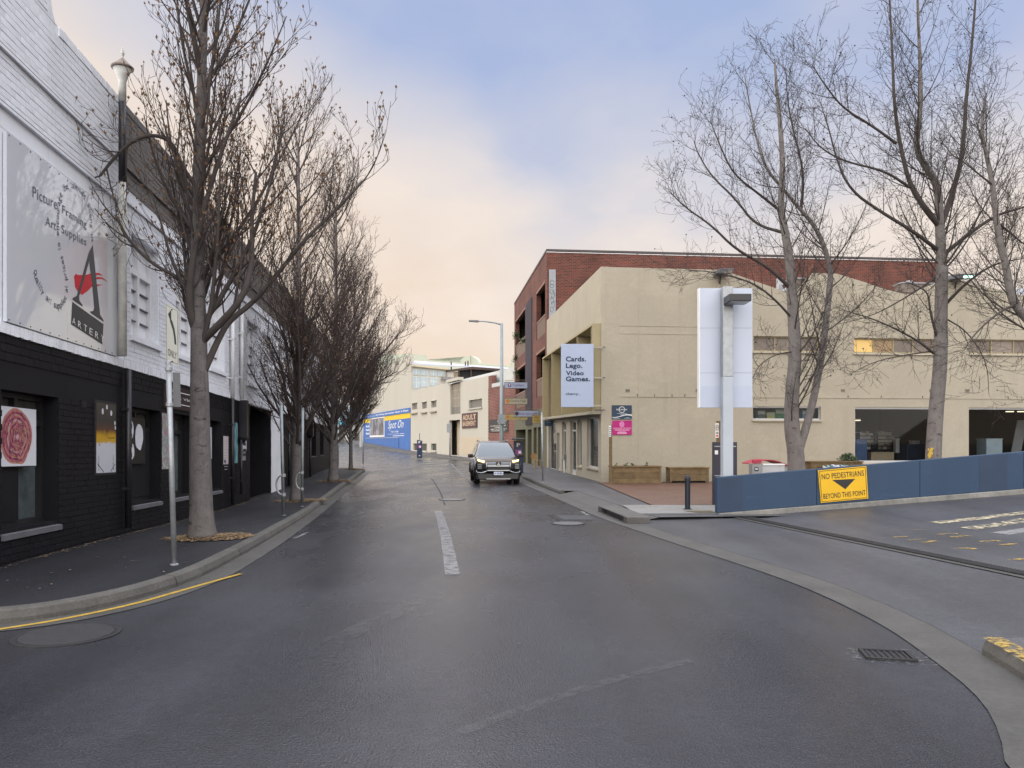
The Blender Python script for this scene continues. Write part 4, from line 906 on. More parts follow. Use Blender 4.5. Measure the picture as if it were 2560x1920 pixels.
# floodlights on the parapet
def flood(x0, x1, y0, y1, lit, label):
    a, z1 = FG.px(x0, y0, .3); b, z0 = FG.px(x1, y1, .3); t = thing('floodlight', label, 'lamp', FG.P((a + b) / 2, z0, .2)); P = FG.P
    MB().hexa([P(a, z0 + .06, .05), P(b, z0 + .1, .05), P(b, z0 + .02, .75), P(a, z0, .75), P(a + .06, z1 - .02, .05), P(b - .02, z1 + .02, .05), P(b, z0 + .2, .75), P(a, z0 + .18, .75)]).build('housing', mat('grey_housing', (.07, .075, .09), .5, var=.1), t, bevel=.02)
    MB().face([P(a + .08, z0 - .005, .7), P(b - .06, z0 + .015, .7), P(b - .08, z0 + .085, .1), P(a + .1, z0 + .045, .1)])
    mb = MB(); mb.face([P(a + .18, z0 + .0, .755), P(b - .08, z0 + .02, .755), P(b - .08, z0 + .12, .76), P(a + .18, z0 + .1, .76)]); mb.build('lens', emis('lit_green_lens', (.55, 1, .8), 2.5) if lit else M_frost, t)
    MB().tube([P((a + b) / 2, z0 + .05, .1), P((a + b) / 2, z0 - .25, .02)], .03, 6).build('bracket', M_iron, t)
flood(1788, 1824, 673, 690, False, 'unlit grey floodlight on the tan parapet above the blank billboard'); flood(2378, 2421, 684, 702, True, 'lit greenish floodlight on the tan roof beside the single-trunk tree')

# street facade of the tan building
zt0 = FT.px(1502, 667)[1]; zf1 = FT.px(1497, 812)[1]; zf0 = FT.px(1501, 1034)[1]
SL = FT.s_(1367)
sh = [FT.rect(1371, 1391, 1057, 1172), FT.rect(1392, 1399, 1082, 1180), FT.rect(1405, 1415, 1056, 1182), FT.rect(1425.5, 1440, 1053, 1184), FT.rect(1443, 1454, 1050, 1165), FT.rect(1467, 1495, 1040, 1167)]
sh = [(a, b, max(c, -.02 if k in (1, 2, 3) else c), min(d, zf0 - .1)) for k, (a, b, c, d) in enumerate(sh)]
FT.wall(.0, SL, -.5, zf0, sh, 'shop_front', M_tan, tan, depth=.22, thick=.3)
FT.wall(.0, SL, zf1, zt0, [], 'upper_facade', M_tan, tan, thick=.3)
FT.wall(.0, SL, zf0 + .002, zf1 - .002, [(.142, SL - .3, zf0 + .1, zf1 - .1)], 'recess_wall', M_tan, tan, depth=.5, thick=.3)
FT.box(MB(), .4, SL - .2, zf0, zf1, -.6, -.5).build('recess_back', M_tand, tan)
# projecting fin frame: outer surround, fins and shelf rails
FE = FT.s_(1357, .31)
fr = [(0.06, FE, zf1 - .08, zf1, 0, .33, 'frame_head'), (0.03, FE, zf0 - .02, zf0 + .1, 0, .36, 'canopy'), (FE - .1, FE, zf0 + .1, zf1 - .08, 0, .33, 'frame_jamb'), (.06, .14, zf0 + .1, zf1 - .08, 0, .33, 'frame_jamb')]
for a, b, c, d, o0, o1, n in fr: FT.sbox((a, b, c, d), o0, o1, n, M_tan if n == 'canopy' else M_tand, tan)
for x in (1379, 1404, 1442, 1478): s_ = FT.s_(x, .31); FT.sbox((s_ - .035, s_ + .035, zf0 + .1, zf1 - .08), -.499, .31, 'fin', M_tand, tan)
for y in (868, 940): z = FT.px(1494, y)[1]; FT.sbox((.142, FT.s_(1478, .31) - .036, z - .04, z + .04), -.1, .3, 'shelf_rail', M_tan, tan)
M_wfr = mat('pale_door_frame', (.5, .5, .49), .5, var=.05)
for k, (a, b, c, d) in enumerate(sh):
    dr = k in (1, 2, 3); w_ = FT.sbox((a, b, d - .06, d), -.2, -.1, 'door' if dr else 'shop_window', M_wfr, tan)
    for e in ((a, a + .07, c, d - .06), (b - .07, b, c, d - .06), (a + .07, b - .07, c, c + (.2 if dr else .06))): FT.sbox(e, -.2, -.1, 'frame', M_wfr, w_)
    FT.sbox((a + .07, b - .07, c + (.2 if dr else .06), d - .06), -.16, -.15, 'pane', M_gl, w_)
    if dr and d - c > 2.3: FT.sbox((a + .07, b - .07, 2.12, 2.2), -.2, -.09, 'transom', M_wfr, w_)
    if dr: MB().tube([FT.P(a + .14, 1.0, -.06), FT.P(a + .14, 1.35, -.06)], .015, 6).build('handle', M_alu, w_)
    else: FT.sbox((a - .04, b + .04, c - .06, c - .002), -.15, .06, 'sill', M_tan, w_)
mb = MB(); FT.box(mb, .3, SL - .1, -.4, zf0, -3.2, -3.0); mb.build('shop_back_wall', mat('shop_inner', (.25, .24, .23), .8), tan); mb = MB(); FT.box(mb, .3, SL - .1, -.4, .05, -3.0, -.3); mb.build('shop_floor', M_sill, tan)
for s_ in (.31, 5.2, 9.3, SL - .2): FT.sbox((s_, s_ + .08, .05, zf0 - .02), -2.99, -.31, 'partition', mat('shop_inner', (.25, .24, .23), .8), tan)
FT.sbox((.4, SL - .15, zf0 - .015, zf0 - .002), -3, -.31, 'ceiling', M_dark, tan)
# white downpipe between the doors
MB().tube([FT.P(FT.s_(1414), .0, .06), FT.P(FT.s_(1414), .75, .06)], .05, 8).build('downpipe', M_wframe, tan); FT.sbox((FT.s_(1416), FT.s_(1411), .75, 1.0), .0, .12, 'meter_box', mat('meter_grey', (.2, .2, .19), .6), tan)
for y, x in ((868, 1), (944, 1), (1025, 1)): z = FT.px(1502, y)[1]; MB().tube([FG.P(-.25, z, .05), FG.P(.15, z, .05)], .018, 6).build('stay', M_sill, tan)
# white neon word behind the corner window
ns = thing('neon_sign', 'glowing white shop lettering inside the corner window', 'sign', FT.P(.8, 2.3, -.3)); a, b = FT.s_(1482), FT.s_(1494.5)
FT.text('cher', (min(a, b), max(a, b), FT.px(1490, 1072)[1], FT.px(1490, 1054)[1]), -.25, emis('neon_white', (1, .93, .75), 3), ns, bold=.03)
FT.sbox((min(a, b), max(a, b), FT.px(1490, 1073)[1] - .04, FT.px(1490, 1073)[1] - .02), -.3, -.27, 'rail', M_alu, ns)
# wall plates
M_nv = mat('sign_navy', (.012, .035, .07), .4, var=.05); M_mag = mat('sign_magenta', (.42, 0, .16), .4, var=.04); M_pk = mat('sign_pink', (.75, .45, .6), .5, var=0)
r = FG.rect(1529.5, 1579, 1013, 1048); t = thing('wall_sign', 'navy EQUINOX wall plate with white wave, above the magenta plate', 'sign', FG.P(r[0], r[2], .03)); FG.sbox(r, 0, .03, 'plate', M_nv, t); w_, h_ = r[1] - r[0], r[3] - r[2]
FG.text('EQUINOX', (r[0] + w_ * .23, r[0] + w_ * .77, r[2] + h_ * .62, r[2] + h_ * .74), .031, M_white, t, bold=.01)
def ring(F, cx, cz_, rad, wd, o, m, t, name='ring', n=32, sy=1):
    mb = MB()
    for k in range(n):
        a, b = 2 * math.pi * k / n, 2 * math.pi * (k + 1) / n; F.poly(mb, [(cx + rr * math.cos(q), cz_ + rr * sy * math.sin(q)) for rr, q in ((rad, a), (rad, b), (rad - wd, b), (rad - wd, a))], o)
    mb.build(name, m, t)
ring(FG, r[0] + w_ * .5, r[2] + h_ * .68, w_ * .155, .018, .0322, M_white, t)
for k, (f0, f1, q) in enumerate(((.25, .75, .4), (.4, .6, .33), (.05, .4, .04), (.62, .95, .05), (.72, .85, .1))): FG.sbox((r[0] + w_ * f0, r[0] + w_ * f1, r[2] + h_ * q, r[2] + h_ * (q + .025)), .03, .032, 'print_line', mat('sign_pale_blue', (.4, .5, .56), .5), t)
mb = MB()
for k in range(20):
    f0, f1 = k / 20, (k + 1) / 20; g_ = lambda f: r[2] + h_ * (.17 + .07 * math.sin((f - .45) * 5.2) + .05 * f); FG.poly(mb, [(r[0] + w_ * f0, g_(f0)), (r[0] + w_ * f1, g_(f1)), (r[0] + w_ * f1, g_(f1) + h_ * (.03 + .06 * f1)), (r[0] + w_ * f0, g_(f0) + h_ * (.03 + .06 * f0))], .0335)
mb.build('wave', M_white, t)
r = FG.rect(1530.5, 1579, 1051.5, 1087); t = thing('wall_sign', 'magenta WALKER STUDIO wall plate below the navy plate', 'sign', FG.P(r[0], r[2], .03)); FG.sbox(r, 0, .03, 'plate', M_mag, t); w_, h_ = r[1] - r[0], r[3] - r[2]
FG.text('WALKER STUDIO', (r[0] + w_ * .03, r[0] + w_ * .95, r[2] + h_ * .38, r[2] + h_ * .51), .031, M_pk, t, bold=.005); FG.sbox((r[0] + w_ * .12, r[0] + w_ * .87, r[2] + h_ * .31, r[2] + h_ * .35), .03, .032, 'print_line', M_pk, t)
for k, (f0, f1, q) in enumerate(((.3, .68, .19), (.25, .74, .13), (.25, .74, .07))): FG.sbox((r[0] + w_ * f0, r[0] + w_ * f1, r[2] + h_ * q, r[2] + h_ * (q + .035)), .03, .032, 'print_line', M_pk, t)
ring(FG, r[0] + w_ * .49, r[2] + h_ * .74, w_ * .13, .09, .0322, mat('crest_pink', (.6, .2, .42), .5), t, 'crest', 9, 1.25)

# big CARDS sign standing out from the corner
DS = 29.5; FS = Fac(0, DS, 1, .0, 0, -1)
r = FS.rect(1403, 1484, 860, 1018); t = thing('projecting_sign', 'tall white sign reading Cards. Lego. Video Games. fixed to the tan corner', 'sign', FS.P(r[0], r[2])); M_sgw = mat('sign_white', (.36, .43, .57), .5, var=.02)
FS.sbox(r, -.16, 0, 'panel', M_sgw, t, bevel=.01); M_dn = mat('sign_dark_navy', (.01, .03, .075), .5, var=0)
for s_, x1, yb, yt in (('Cards.', 1465, 904, 891), ('Lego.', 1456, 921, 908), ('Video', 1459.5, 938.5, 927), ('Games.', 1475, 953.5, 941)): FS.ptext(s_, 1414.5, x1, yt, yb + (3 if s_ == 'Lego.' else 0), .003, M_dn, t, bold=.035)
FS.ptext('cherry..', 1414.5, 1450, 981.5, 989.5, .003, M_dn, t, bold=.02)
for y in (868, 944, 1014): z = FS.px(1484, y)[1]; FS.sbox((r[1], r[1] + .36, z - .03, z + .03), -.12, -.06, 'arm', M_tan, t)

# ------------------------------------------------------------------ brick apartment block
M_rb = brickmat('red_brown_brick', (.145, .032, .019), (.065, .018, .013), (.15, .085, .065), .25, .088, .013, .3)
FB = Fac(FT.P(SL, 0).x, FT.P(SL, 0).y, -.1016, 1, -1, -.1016, .006); FBS = Fac(FT.P(SL, 0).x, FT.P(SL, 0).y, 1, .1, .1, -1, 0)
bb = thing('brick_apartments', 'red brick apartment block with planted balconies beyond the tan building', 'building', FB.P(0, .1))
zb = FBS.px(1371, 624)[1]; BE = FB.s_(1286)
op = [FB.rect(1363, 1341, 700, 831), FB.rect(1363, 1341, 865, 986), FB.rect(1314, 1289, 766, 877), FB.rect(1314, 1289, 905, 1014)]
zg = FB.px(1365, 1018)[1]
FB.wall(0.02, BE, zg, zb - .1, [o_ + (.3,) for o_ in op], 'street_wall', M_rb, bb, depth=.3, thick=.3)
M_ol = mat('olive_render', (.10, .10, .058), .75, var=.12, scale=1.0); M_brn = mat('brown_metal', (.12, .07, .05), .6, var=.12); M_clad = mat('dark_violet_cladding', (.075, .065, .085), .5, .2, var=.15)
for a, b, c, d in op:
    mb = MB(); P = FB.P; e0, e1 = a - .2, b + .7
    for q in ([P(e0, c, -1.6), P(e1, c, -1.6), P(e1, d, -1.6), P(e0, d, -1.6)], [P(e1, c, -.31), P(e1, c, -1.6), P(e1, d, -1.6), P(e1, d, -.31)], [P(e0, c, -.31), P(e0, c, -1.6), P(e0, d, -1.6), P(e0, d, -.31)], [P(e0, c, -.31), P(e1, c, -.31), P(e1, c, -1.6), P(e0, c, -1.6)], [P(e0, d, -.31), P(e1, d, -.31), P(e1, d, -1.6), P(e0, d, -1.6)]): mb.face(q)
    mb.build('balcony_room', mat('balcony_dark', (.022, .017, .015), .7), bb)
    rl = FB.sbox((a + .001, b - .001, c + .02, c + 1.05), -.1, -.04, 'balcony_panel', M_brn, bb); FB.sbox((a, b, c + 1.051, c + 1.12), -.13, -.01, 'handrail', mat('pale_brown_rail', (.25, .17, .13), .6), rl)
    FB.sbox((a + .0, b - .0, d - .16, d - .002), -.25, .02, 'lintel', mat('brown_lintel', (.22, .11, .075), .7), bb)
s0, s1 = FB.s_(1331), FB.s_(1316); cl = FB.sbox((s0, s1, zg - .9, FB.px(1331, 742)[1]), -.02, .05, 'cladding_panel', M_clad, bb)
k = s0
while k < s1 - .1: FB.sbox((k, k + .09, zg - .9, FB.px(1331, 742)[1] - .02), .05, .1, 'rib', M_clad, cl); k += .28
FB.wall(0.02, BE, -.5, zg - .002, [(FB.s_(1314), FB.s_(1290), -.5, 2.55, 1.2), (FB.s_(1329), FB.s_(1319), -.5, 2.5, .35), (FB.s_(1342), FB.s_(1334), .9, 2.6, .25), (FB.s_(1352), FB.s_(1345), -.5, 2.6, .5)], 'ground_floor', M_ol, bb, depth=.4, thick=.3)
FB.sbox((.05, BE - .05, -.5, zg - .1), -1.6, -1.25, 'entrance_back', M_dark, bb); FB.sbox((FB.s_(1329), FB.s_(1319), -.4, 2.5), -.3, -.26, 'door', mat('dark_red_door', (.05, .02, .018), .5), bb); FB.sbox((FB.s_(1340), FB.s_(1336), 1.0, 2.55), -.22, -.15, 'window', mat('ochre_blind', (.42, .3, .13), .7), bb)
FB.sbox((FB.s_(1352), FB.s_(1345), -.4, 2.6), -.45, -.4, 'door', mat('dark_green_door', (.03, .035, .025), .5), bb)
# side wall towards the camera, above the tan roof
BS = FBS.s_(2368); mb = MB(); FBS.quad(mb, 0, BS, 3, zb, 0); mb.build('side_wall', M_rb, bb)
mb = MB(); FBS.box(mb, 1.8, BS - .01, -.5, zb - .3, -15, -.2); mb.build('inner_block', mat('block_grey', (.2, .18, .16), .9), bb)
mb = MB(); mb.face([FBS.P(BS, 3), FBS.P(BS, 3, -15), FBS.P(BS, zb, -15), FBS.P(BS, zb)], [(0, 3), (15, 3), (15, zb), (0, zb)]); mb.build('end_wall', M_rb, bb)
FBS.sbox((-.03, BS + .03, zb - .1, zb + .03), -.35, .03, 'coping', mat('dark_coping', (.05, .04, .04), .6), bb); FB.sbox((.36, BE, zb - .1, zb + .03), -.33, .03, 'coping', mat('dark_coping', (.05, .04, .04), .6), bb)
FBS.sbox((-.01, BS, zb - .16, zb - .13), -.05, .035, 'white_flashing', M_white, bb)
r = FBS.rect(1372.5, 1389, 674, 800); gp_ = FBS.sbox(r, .0, .05, 'grey_panel', mat('grey_panel', (.27, .29, .31), .5, var=.15), bb)
for k in range(7):      # graffiti loops
    cx, cz0 = (r[0] + r[1]) / 2 + random.uniform(-.05, .05), r[3] - .75 - k * .26; pts = [FBS.P(cx + .13 * math.cos(q * .7 + k) * random.uniform(.6, 1.1), cz0 + .15 * math.sin(q * .7 + k) + .02 * q * (k % 2), .055) for q in range(9)]
    MB().tube(pts, .009, 4).build('graffiti_stroke', M_black, gp_)
# balcony plants
def shrub(c, rx, rz, n, label, name='shrub', leaf=.07, droop=0, m=None, seed=1, group=None, cat='plant'):
    rd = random.Random(seed); c = V(c); t = thing(name, label, cat, c, group); mb = MB(); st = MB()
    for k in range(n):
        an, el, q = rd.uniform(0, 6.283), rd.uniform(-.2, 1.57), rd.random() ** .5
        p = c + V((math.cos(an) * math.cos(el) * rx * q, math.sin(an) * math.cos(el) * rx * q, math.sin(el) * rz * q)); p.z -= droop * q * rd.random()
        d = V((rd.uniform(-1, 1), rd.uniform(-1, 1), rd.uniform(-.4, 1))).normalized(); e_ = d.cross(V((rd.uniform(-1, 1), rd.uniform(-1, 1), rd.uniform(-1, 1)))).normalized(); l = leaf * rd.uniform(.6, 1.3)
        mb.face([p, p + d * l * .5 + e_ * l * .22, p + d * l, p + d * l * .5 - e_ * l * .22])
        if k % 12 == 0: st.tube([c, c.lerp(p, .5) + V((0, 0, .02)), p], [.012, .008, .003], 4, False)
    tag(mb.build('foliage', m or mat('leaf_green', (.05, .085, .03), .6, var=.4, scale=8), t), kind='stuff'); st.build('stems', mat('stem_brown', (.08, .06, .04), .8), t)
for k, (x, y, dr) in enumerate(((1289, 835, .7), (1308, 855, .3), (1289, 895, .6), (1290, 928, .8), (1305, 1040, .4))):
    a, z = FB.px(x, y, .1); shrub(FB.P(a, z, .05), .35, .4, 260, ('trailing plant on the upper far balcony of the brick block', 'small fern on the upper far balcony rail', 'trailing plant below the upper far balcony', 'trailing plant at the lower far balcony head', 'leafy plant under the hanging yoga sign')[k], 'balcony_plant', .12, dr, seed=k + 3)

# hanging blade signs
def blade(xl, xr, yt, yb, d, base, label, texts, logo=None, name='blade_sign'):
    F_ = Fac(0, d, 1, .08, .08, -1); r = F_.rect(xl, xr, yt, yb); t = thing(name, label, 'sign', F_.P((r[0] + r[1]) / 2, r[2])); F_.sbox(r, -.1, -.0, 'panel', base, t); w_, h_ = r[1] - r[0], r[3] - r[2]
    fm = mat('blade_frame', (.16, .14, .1), .5)
    for e in ((r[0] - .03, r[1] + .03, r[3], r[3] + .03), (r[0] - .03, r[1] + .03, r[2] - .03, r[2]), (r[0] - .03, r[0], r[2], r[3]), (r[1], r[1] + .03, r[2], r[3])): F_.sbox(e, -.11, .012, 'frame', fm, t)
    MB().tube([F_.P(r[0], r[3] + .13, -.05), F_.P(r[1] + .25, r[3] + .18, -.05)], .016, 6).build('hanger_bar', fm, t)
    for f in (.15, .85): MB().tube([F_.P(r[0] + w_ * f, r[3] + .02, -.05), F_.P(r[0] + w_ * f, r[3] + .16, -.05)], .01, 5).build('hanger', fm, t)
    for s_, f0, f1, g0, g1, m_ in texts: F_.text(s_, (r[0] + w_ * f0, r[0] + w_ * f1, r[2] + h_ * g0, r[2] + h_ * g1), .004, m_, t, bold=.008)
    if logo:
        cx, m_, rd = logo; mb = MB(); F_.poly(mb, [(r[0] + w_ * cx + rd * math.cos(q * .39), r[2] + h_ * .5 + rd * math.sin(q * .39)) for q in range(16)], .005); mb.build('emblem', m_, t)
    return F_, t, r
M_pur = mat('sign_purple', (.15, .06, .22), .5, var=0); M_ylg = mat('sign_pale_olive', (.42, .4, .28), .5, var=.05); M_drk = mat('sign_brown_black', (.05, .03, .04), .5, var=0)
F_, t, r = blade(1262, 1318, 956, 970, 52.6, M_sgw, 'white hanging sign with purple heart, topmost of the hanging signs', (('TrueHeart', .33, .86, .3, .75, M_pur),), (.21, M_pur, .13))
F_.text('v', (r[0] + .27, r[0] + .38, r[2] + .13, r[2] + .26), .008, M_white, t, bold=.05)
blade(1262, 1318, 996, 1009.5, 52.6, M_ylg, 'olive hanging sign reading Centre-Yoga with an orange face emblem', (('Centre-Yoga', .25, .94, .25, .75, M_drk),), (.13, mat('sign_orange', (.55, .2, .03), .5), .14))
blade(1263, 1318, 1036.5, 1049, 52.6, mat('sign_yellow_olive', (.5, .4, .14), .5, var=.15), 'yellow hanging sign half hidden behind the white cafe sign', (('Lotus Centre', .25, .96, .25, .75, M_drk),), (.12, mat('sign_orange', (.55, .2, .03), .5), .12))
blade(1286, 1346, 1027, 1041, 47.5, M_sgw, 'white hanging sign reading little lotus cafe', (('little lotus cafe', .2, .96, .22, .78, M_pur),), (.1, M_drk, .13))
blade(1331.5, 1352, 1038.5, 1056.5, 44.8, mat('sign_mustard', (.5, .34, .08), .6, var=.1), 'small mustard hand-lettered sign below the cafe sign', (('HERE', .18, .85, .55, .88, M_drk), ('WORKS', .14, .92, .1, .44, M_drk)))
blade(1361.5, 1382.5, 1051.5, 1064.5, 41.3, M_nv, 'small navy hanging sign under the tan canopy end', (('EQUINOX', .28, .72, .6, .76, M_sgw),))

# ------------------------------------------------------------------ cream buildings at the bend
M_cr = mat('cream_render', (.47, .445, .38), .8, var=.05, scale=.4, streak=1); M_crw = mat('cool_white_paint', (.48, .49, .47), .75, var=.04); M_peach = mat('peach_patch', (.5, .42, .31), .8, var=.05)
M_rb2 = brickmat('dark_red_brick', (.16, .045, .035), (.12, .035, .03), (.26, .16, .13), .30, .13, .02, .25)
FC = Fac(25.8, 0, -.4, 1, -1, -.4, 0)
def far_win(F_, par, xl, xr, yt, yb, cols, rows, m, fm, o=-.1, sill=True, fw=.06, name='window'):
    r = F_.rect(xl, xr, yt, yb); a, b, c, d = r; w_ = F_.sbox(r, o - .05, o, name, fm, par)
    for i in range(cols):
        for j in range(rows):
            x0 = a + (b - a) * i / cols + fw / 2; x1 = a + (b - a) * (i + 1) / cols - fw / 2; y0 = c + (d - c) * j / rows + fw / 2; y1 = c + (d - c) * (j + 1) / rows - fw / 2; F_.sbox((x0, x1, y0, y1), o, o + .012, 'pane', m[(i + j) % len(m)] if isinstance(m, list) else m, w_)
    if sill: F_.sbox((a - .1, b + .1, c - .14, c - .02), -.1, .12, 'sill', M_cr, w_)
    return r
cb = thing('cream_building', 'cream two-storey building with tall stair window and ADULT BASEMENT sign', 'building', FC.P(FC.s_(1120), 0))
rects = {'w': [FC.rect(1043, 1030, 1007, 1023), FC.rect(1067, 1055, 1004.5, 1021), FC.rect(1091, 1078, 1001.5, 1018)], 'b': [FC.rect(1067, 1033, 1109, 1127), FC.rect(1091, 1077.5, 1109, 1126)], 's': [FC.rect(1151, 1126, 952, 1034)], 'd': [FC.rect(1150, 1123, 1049, 1139)], 'r': [FC.rect(1205, 1172, 996, 1017)]}
sA, sB, sC_ = FC.s_(1221), FC.s_(1119.5), FC.s_(1027); ztl = FC.px(1221, 939)[1]; ztr = FC.px(1119, 957)[1]
FC.wall(sA, sB + .01, -.5, ztl, [q for k in 'sdr' for q in rects[k]], 'wall', M_cr, cb, depth=.3, thick=.4); FC.wall(sB + .012, sC_, -.5, ztr, [q for k in 'wb' for q in rects[k]], 'wall', M_cr, cb, depth=.3, thick=.4)
FC.sbox((sA + .2, sC_ - .1, -.4, ztr - .4), -9, -1.5, 'inner_block', M_cr, cb)
mb = MB(); FC.box(mb, sA - .0, sC_, ztr - .35, ztr - .1, -6, -.45); mb.build('roof', mat('pale_roof', (.5, .52, .56), .4), cb)
pg = [mat('grey_pane', (.13, .13, .12), .3, var=.2), mat('tan_pane', (.22, .19, .15), .4, var=.15)]
for r in rects['w']:
    w_ = FC.sbox(r, -.25, -.2, 'window', M_cr, cb); m_ = (r[0] + r[1]) / 2; FC.sbox((r[0] + .06, m_ - .03, r[2] + .06, r[3] - .06), -.2, -.19, 'pane', pg[0], w_); FC.sbox((m_ + .03, r[1] - .06, r[2] + .06, r[3] - .06), -.2, -.19, 'pane', pg[0], w_); FC.sbox((r[0] - .15, r[1] + .15, r[2] - .55, r[2] - .4), -.02, .2, 'ledge', mat('ledge_brown', (.3, .26, .2), .8), cb); FC.sbox((r[0] - .1, r[1] + .1, r[3] + .02, r[3] + .12), -.02, .08, 'head', M_cr, w_)
for r in rects['b']:
    w_ = FC.sbox(r, -.28, -.22, 'basement_window', M_black, cb); n = max(2, int((r[1] - r[0]) / .7))
    for k in range(n): FC.sbox((r[0] + (r[1] - r[0]) * (k + .08) / n, r[0] + (r[1] - r[0]) * (k + .9) / n, r[2] + .08, r[3] - .08), -.22, -.21, 'pane', mat('green_black_pane', (.035, .05, .042), .3), w_)
    FC.sbox((r[0] - .15, r[1] + .15, r[2] - .2, r[2] - .03), -.1, .2, 'sill', M_cr, w_)
r = rects['s'][0]; w_ = FC.sbox(r, -.25, -.2, 'stair_window', mat('cream_frame', (.55, .5, .38), .6), cb)
for i in range(3):
    for j in range(4): FC.sbox((r[0] + (r[1] - r[0]) * (i + .04) / 3, r[0] + (r[1] - r[0]) * (i + .96) / 3, r[2] + (r[3] - r[2]) * (j + .02) / 4, r[2] + (r[3] - r[2]) * (j + .98) / 4), -.2, -.185, 'pane', pg[1] if j else pg[0], w_)
FC.sbox((r[0] - .4, r[1] + .5, r[3] + .05, r[3] + .35), -.2, .35, 'stair_hood', M_cr, cb)
r = rects['d'][0]; d_ = FC.sbox(r, -.9, -.85, 'door_recess', M_peach, cb); FC.sbox((r[0] + .1, r[0] + .9, r[2], r[2] + 3.0), -.85, -.8, 'door', mat('dark_door', (.06, .05, .045), .5), d_)
far_win(FC, cb, 1205, 1172, 996, 1017, 2, 1, pg[0], M_cr, -.2)
FC.sbox(FC.rect(1203, 1154, 1092, 1139), -.01, .02, 'peach_patch', M_peach, cb); FC.sbox((FC.s_(1112), sC_ - .1, .6, FC.px(1119, 1042)[1]), -.01, .015, 'white_patch', M_crw, cb) if False else None
r = FC.rect(1194, 1156.5, 1030, 1069); t = thing('wall_sign', 'dark maroon sign reading ADULT BASEMENT on the cream wall', 'sign', FC.P(r[0], r[2])); FC.sbox(r, .0, .08, 'board', mat('sign_maroon', (.05, .012, .018), .5, var=.1), t); w_, h_ = r[1] - r[0], r[3] - r[2]; M_tl = mat('sign_tan_letters', (.5, .36, .24), .6, var=.1)
FC.text('ADULT', (r[0] + w_ * .06, r[0] + w_ * .94, r[2] + h_ * .54, r[2] + h_ * .88), .084, M_tl, t, bold=.03); FC.text('BASEMENT', (r[0] + w_ * .06, r[0] + w_ * .94, r[2] + h_ * .14, r[2] + h_ * .46), .084, M_tl, t, bold=.03)
# dark red brick shop next to it
rb = thing('red_brick_shop', 'low dark red brick shop wall with black painted sign behind the street lamp', 'building', FC.P(FC.s_(1250), 0)); zr = FC.px(1231, 969)[1]
FC.wall(FC.s_(1310), FC.s_(1221.5), -.5, zr, [], 'wall', M_rb2, rb, thick=.4); FC.wall(FC.s_(1230), FC.s_(1221.8), zr + .002, FC.px(1226, 939)[1], [], 'pier', M_rb2, rb, thick=.4)
FC.sbox((FC.s_(1310), FC.s_(1230.5), zr, zr + .35), -.4, .04, 'white_capping', M_crw, rb); pass
s_, z0 = FC.px(1243, 955, -1); FC.sbox((s_ - .05, s_ + .05, zr + .3, z0 + .6), -1.1, -1, 'vent_pipe', M_alu, rb); FC.sbox((s_ - .5, s_ + .5, z0 + .6, z0 + .8), -1.2, -.9, 'vent_head', M_alu, rb)
k = -.4
while k < zr: FC.sbox((sA - .12, sA + .03, k, k + .13), .0, .03, 'quoin', M_rb2, rb); k += .27
r = FC.rect(1271, 1223.5, 1046, 1080); t = thing('painted_sign', 'black painted panel of pale lettering on the dark red brick wall', 'sign', FC.P(r[0], r[2])); FC.sbox(r, 0, .04, 'board', M_black, t); w_, h_ = r[1] - r[0], r[3] - r[2]; M_cl = mat('sign_cream_letters', (.6, .55, .45), .6, var=0)
for s_, f0, f1, g0, g1 in (('AERO', .07, .55, .8, .96), ('REC', .17, .45, .6, .76),): FC.text(s_, (r[0] + w_ * f0, r[0] + w_ * f1, r[2] + h_ * g0, r[2] + h_ * g1), .044, M_cl, t, bold=.02)
for f0, f1, g0 in ((.1, .9, .46), (.25, .7, .33), (.06, .93, .2), (.18, .86, .08)): FC.sbox((r[0] + w_ * f0, r[0] + w_ * f1, r[2] + h_ * g0, r[2] + h_ * (g0 + .08)), .04, .043, 'print_line', worn('cream_print', (.6, .56, .48), .5, 9), t)
# fishing shop
fs = thing('fishing_shop', 'cream end building with blue and yellow painted fishing shop front', 'building', FC.P(FC.s_(970), 1)); sD = FC.s_(909); M_blu = mat('shop_blue', (.03, .12, .38), .55, var=.1, scale=.8); M_yel = mat('shop_yellow', (.75, .5, .0), .55, var=.04); zsp = FC.px(1029, 886)[1]
FC.wall(sC_ + .01, sD, -.5, zsp, [], 'wall', M_cr, fs, thick=.4); FC.sbox((sC_ + .4, sD - .01, -.4, zsp - 2.6), -12, -.41, 'inner_block', M_cr, fs)
zb1 = FC.px(1025, 1019)[1]; zb2 = FC.px(1025, 1032)[1]; zb3 = FC.px(1025, 1045)[1]
FC.sbox((sC_ + .1, sD - .05, -.45, zb3), .0, .05, 'blue_front', M_blu, fs); FC.sbox((sC_ + .1, sD - .05, zb3 + .002, zb2), .0, .05, 'yellow_band', M_yel, fs); FC.sbox((sC_ + .1, sD + .0, zb2 + .002, zb1), .0, .12, 'blue_fascia', M_blu, fs)
FC.text('Fly Fishing Specialists Open 6 Days', (FC.s_(1023), FC.s_(942), zb2 + .18, zb1 - .2), .124, M_white, fs, bold=.03); FC.text("Fine Fishing Connection", (FC.s_(941), FC.s_(913), zb2 + .2, zb1 - .3), .124, M_white, fs, shear=.3, bold=.0)
FC.text('Spot On', (FC.s_(1010), FC.s_(971), FC.px(1000, 1076)[1], FC.px(1000, 1050)[1]), .056, M_white, fs, shear=.4); FC.text('Fishing Tackle', (FC.s_(997), FC.s_(979), FC.px(1000, 1078)[1] - .2, FC.px(1000, 1074)[1] - .1), .058, M_white, fs, bold=.02); FC.text('Phone 6234 4880', (FC.s_(1012), FC.s_(971), FC.px(1000, 1085)[1], FC.px(1000, 1078)[1] - .3), .056, M_white, fs, bold=.04)
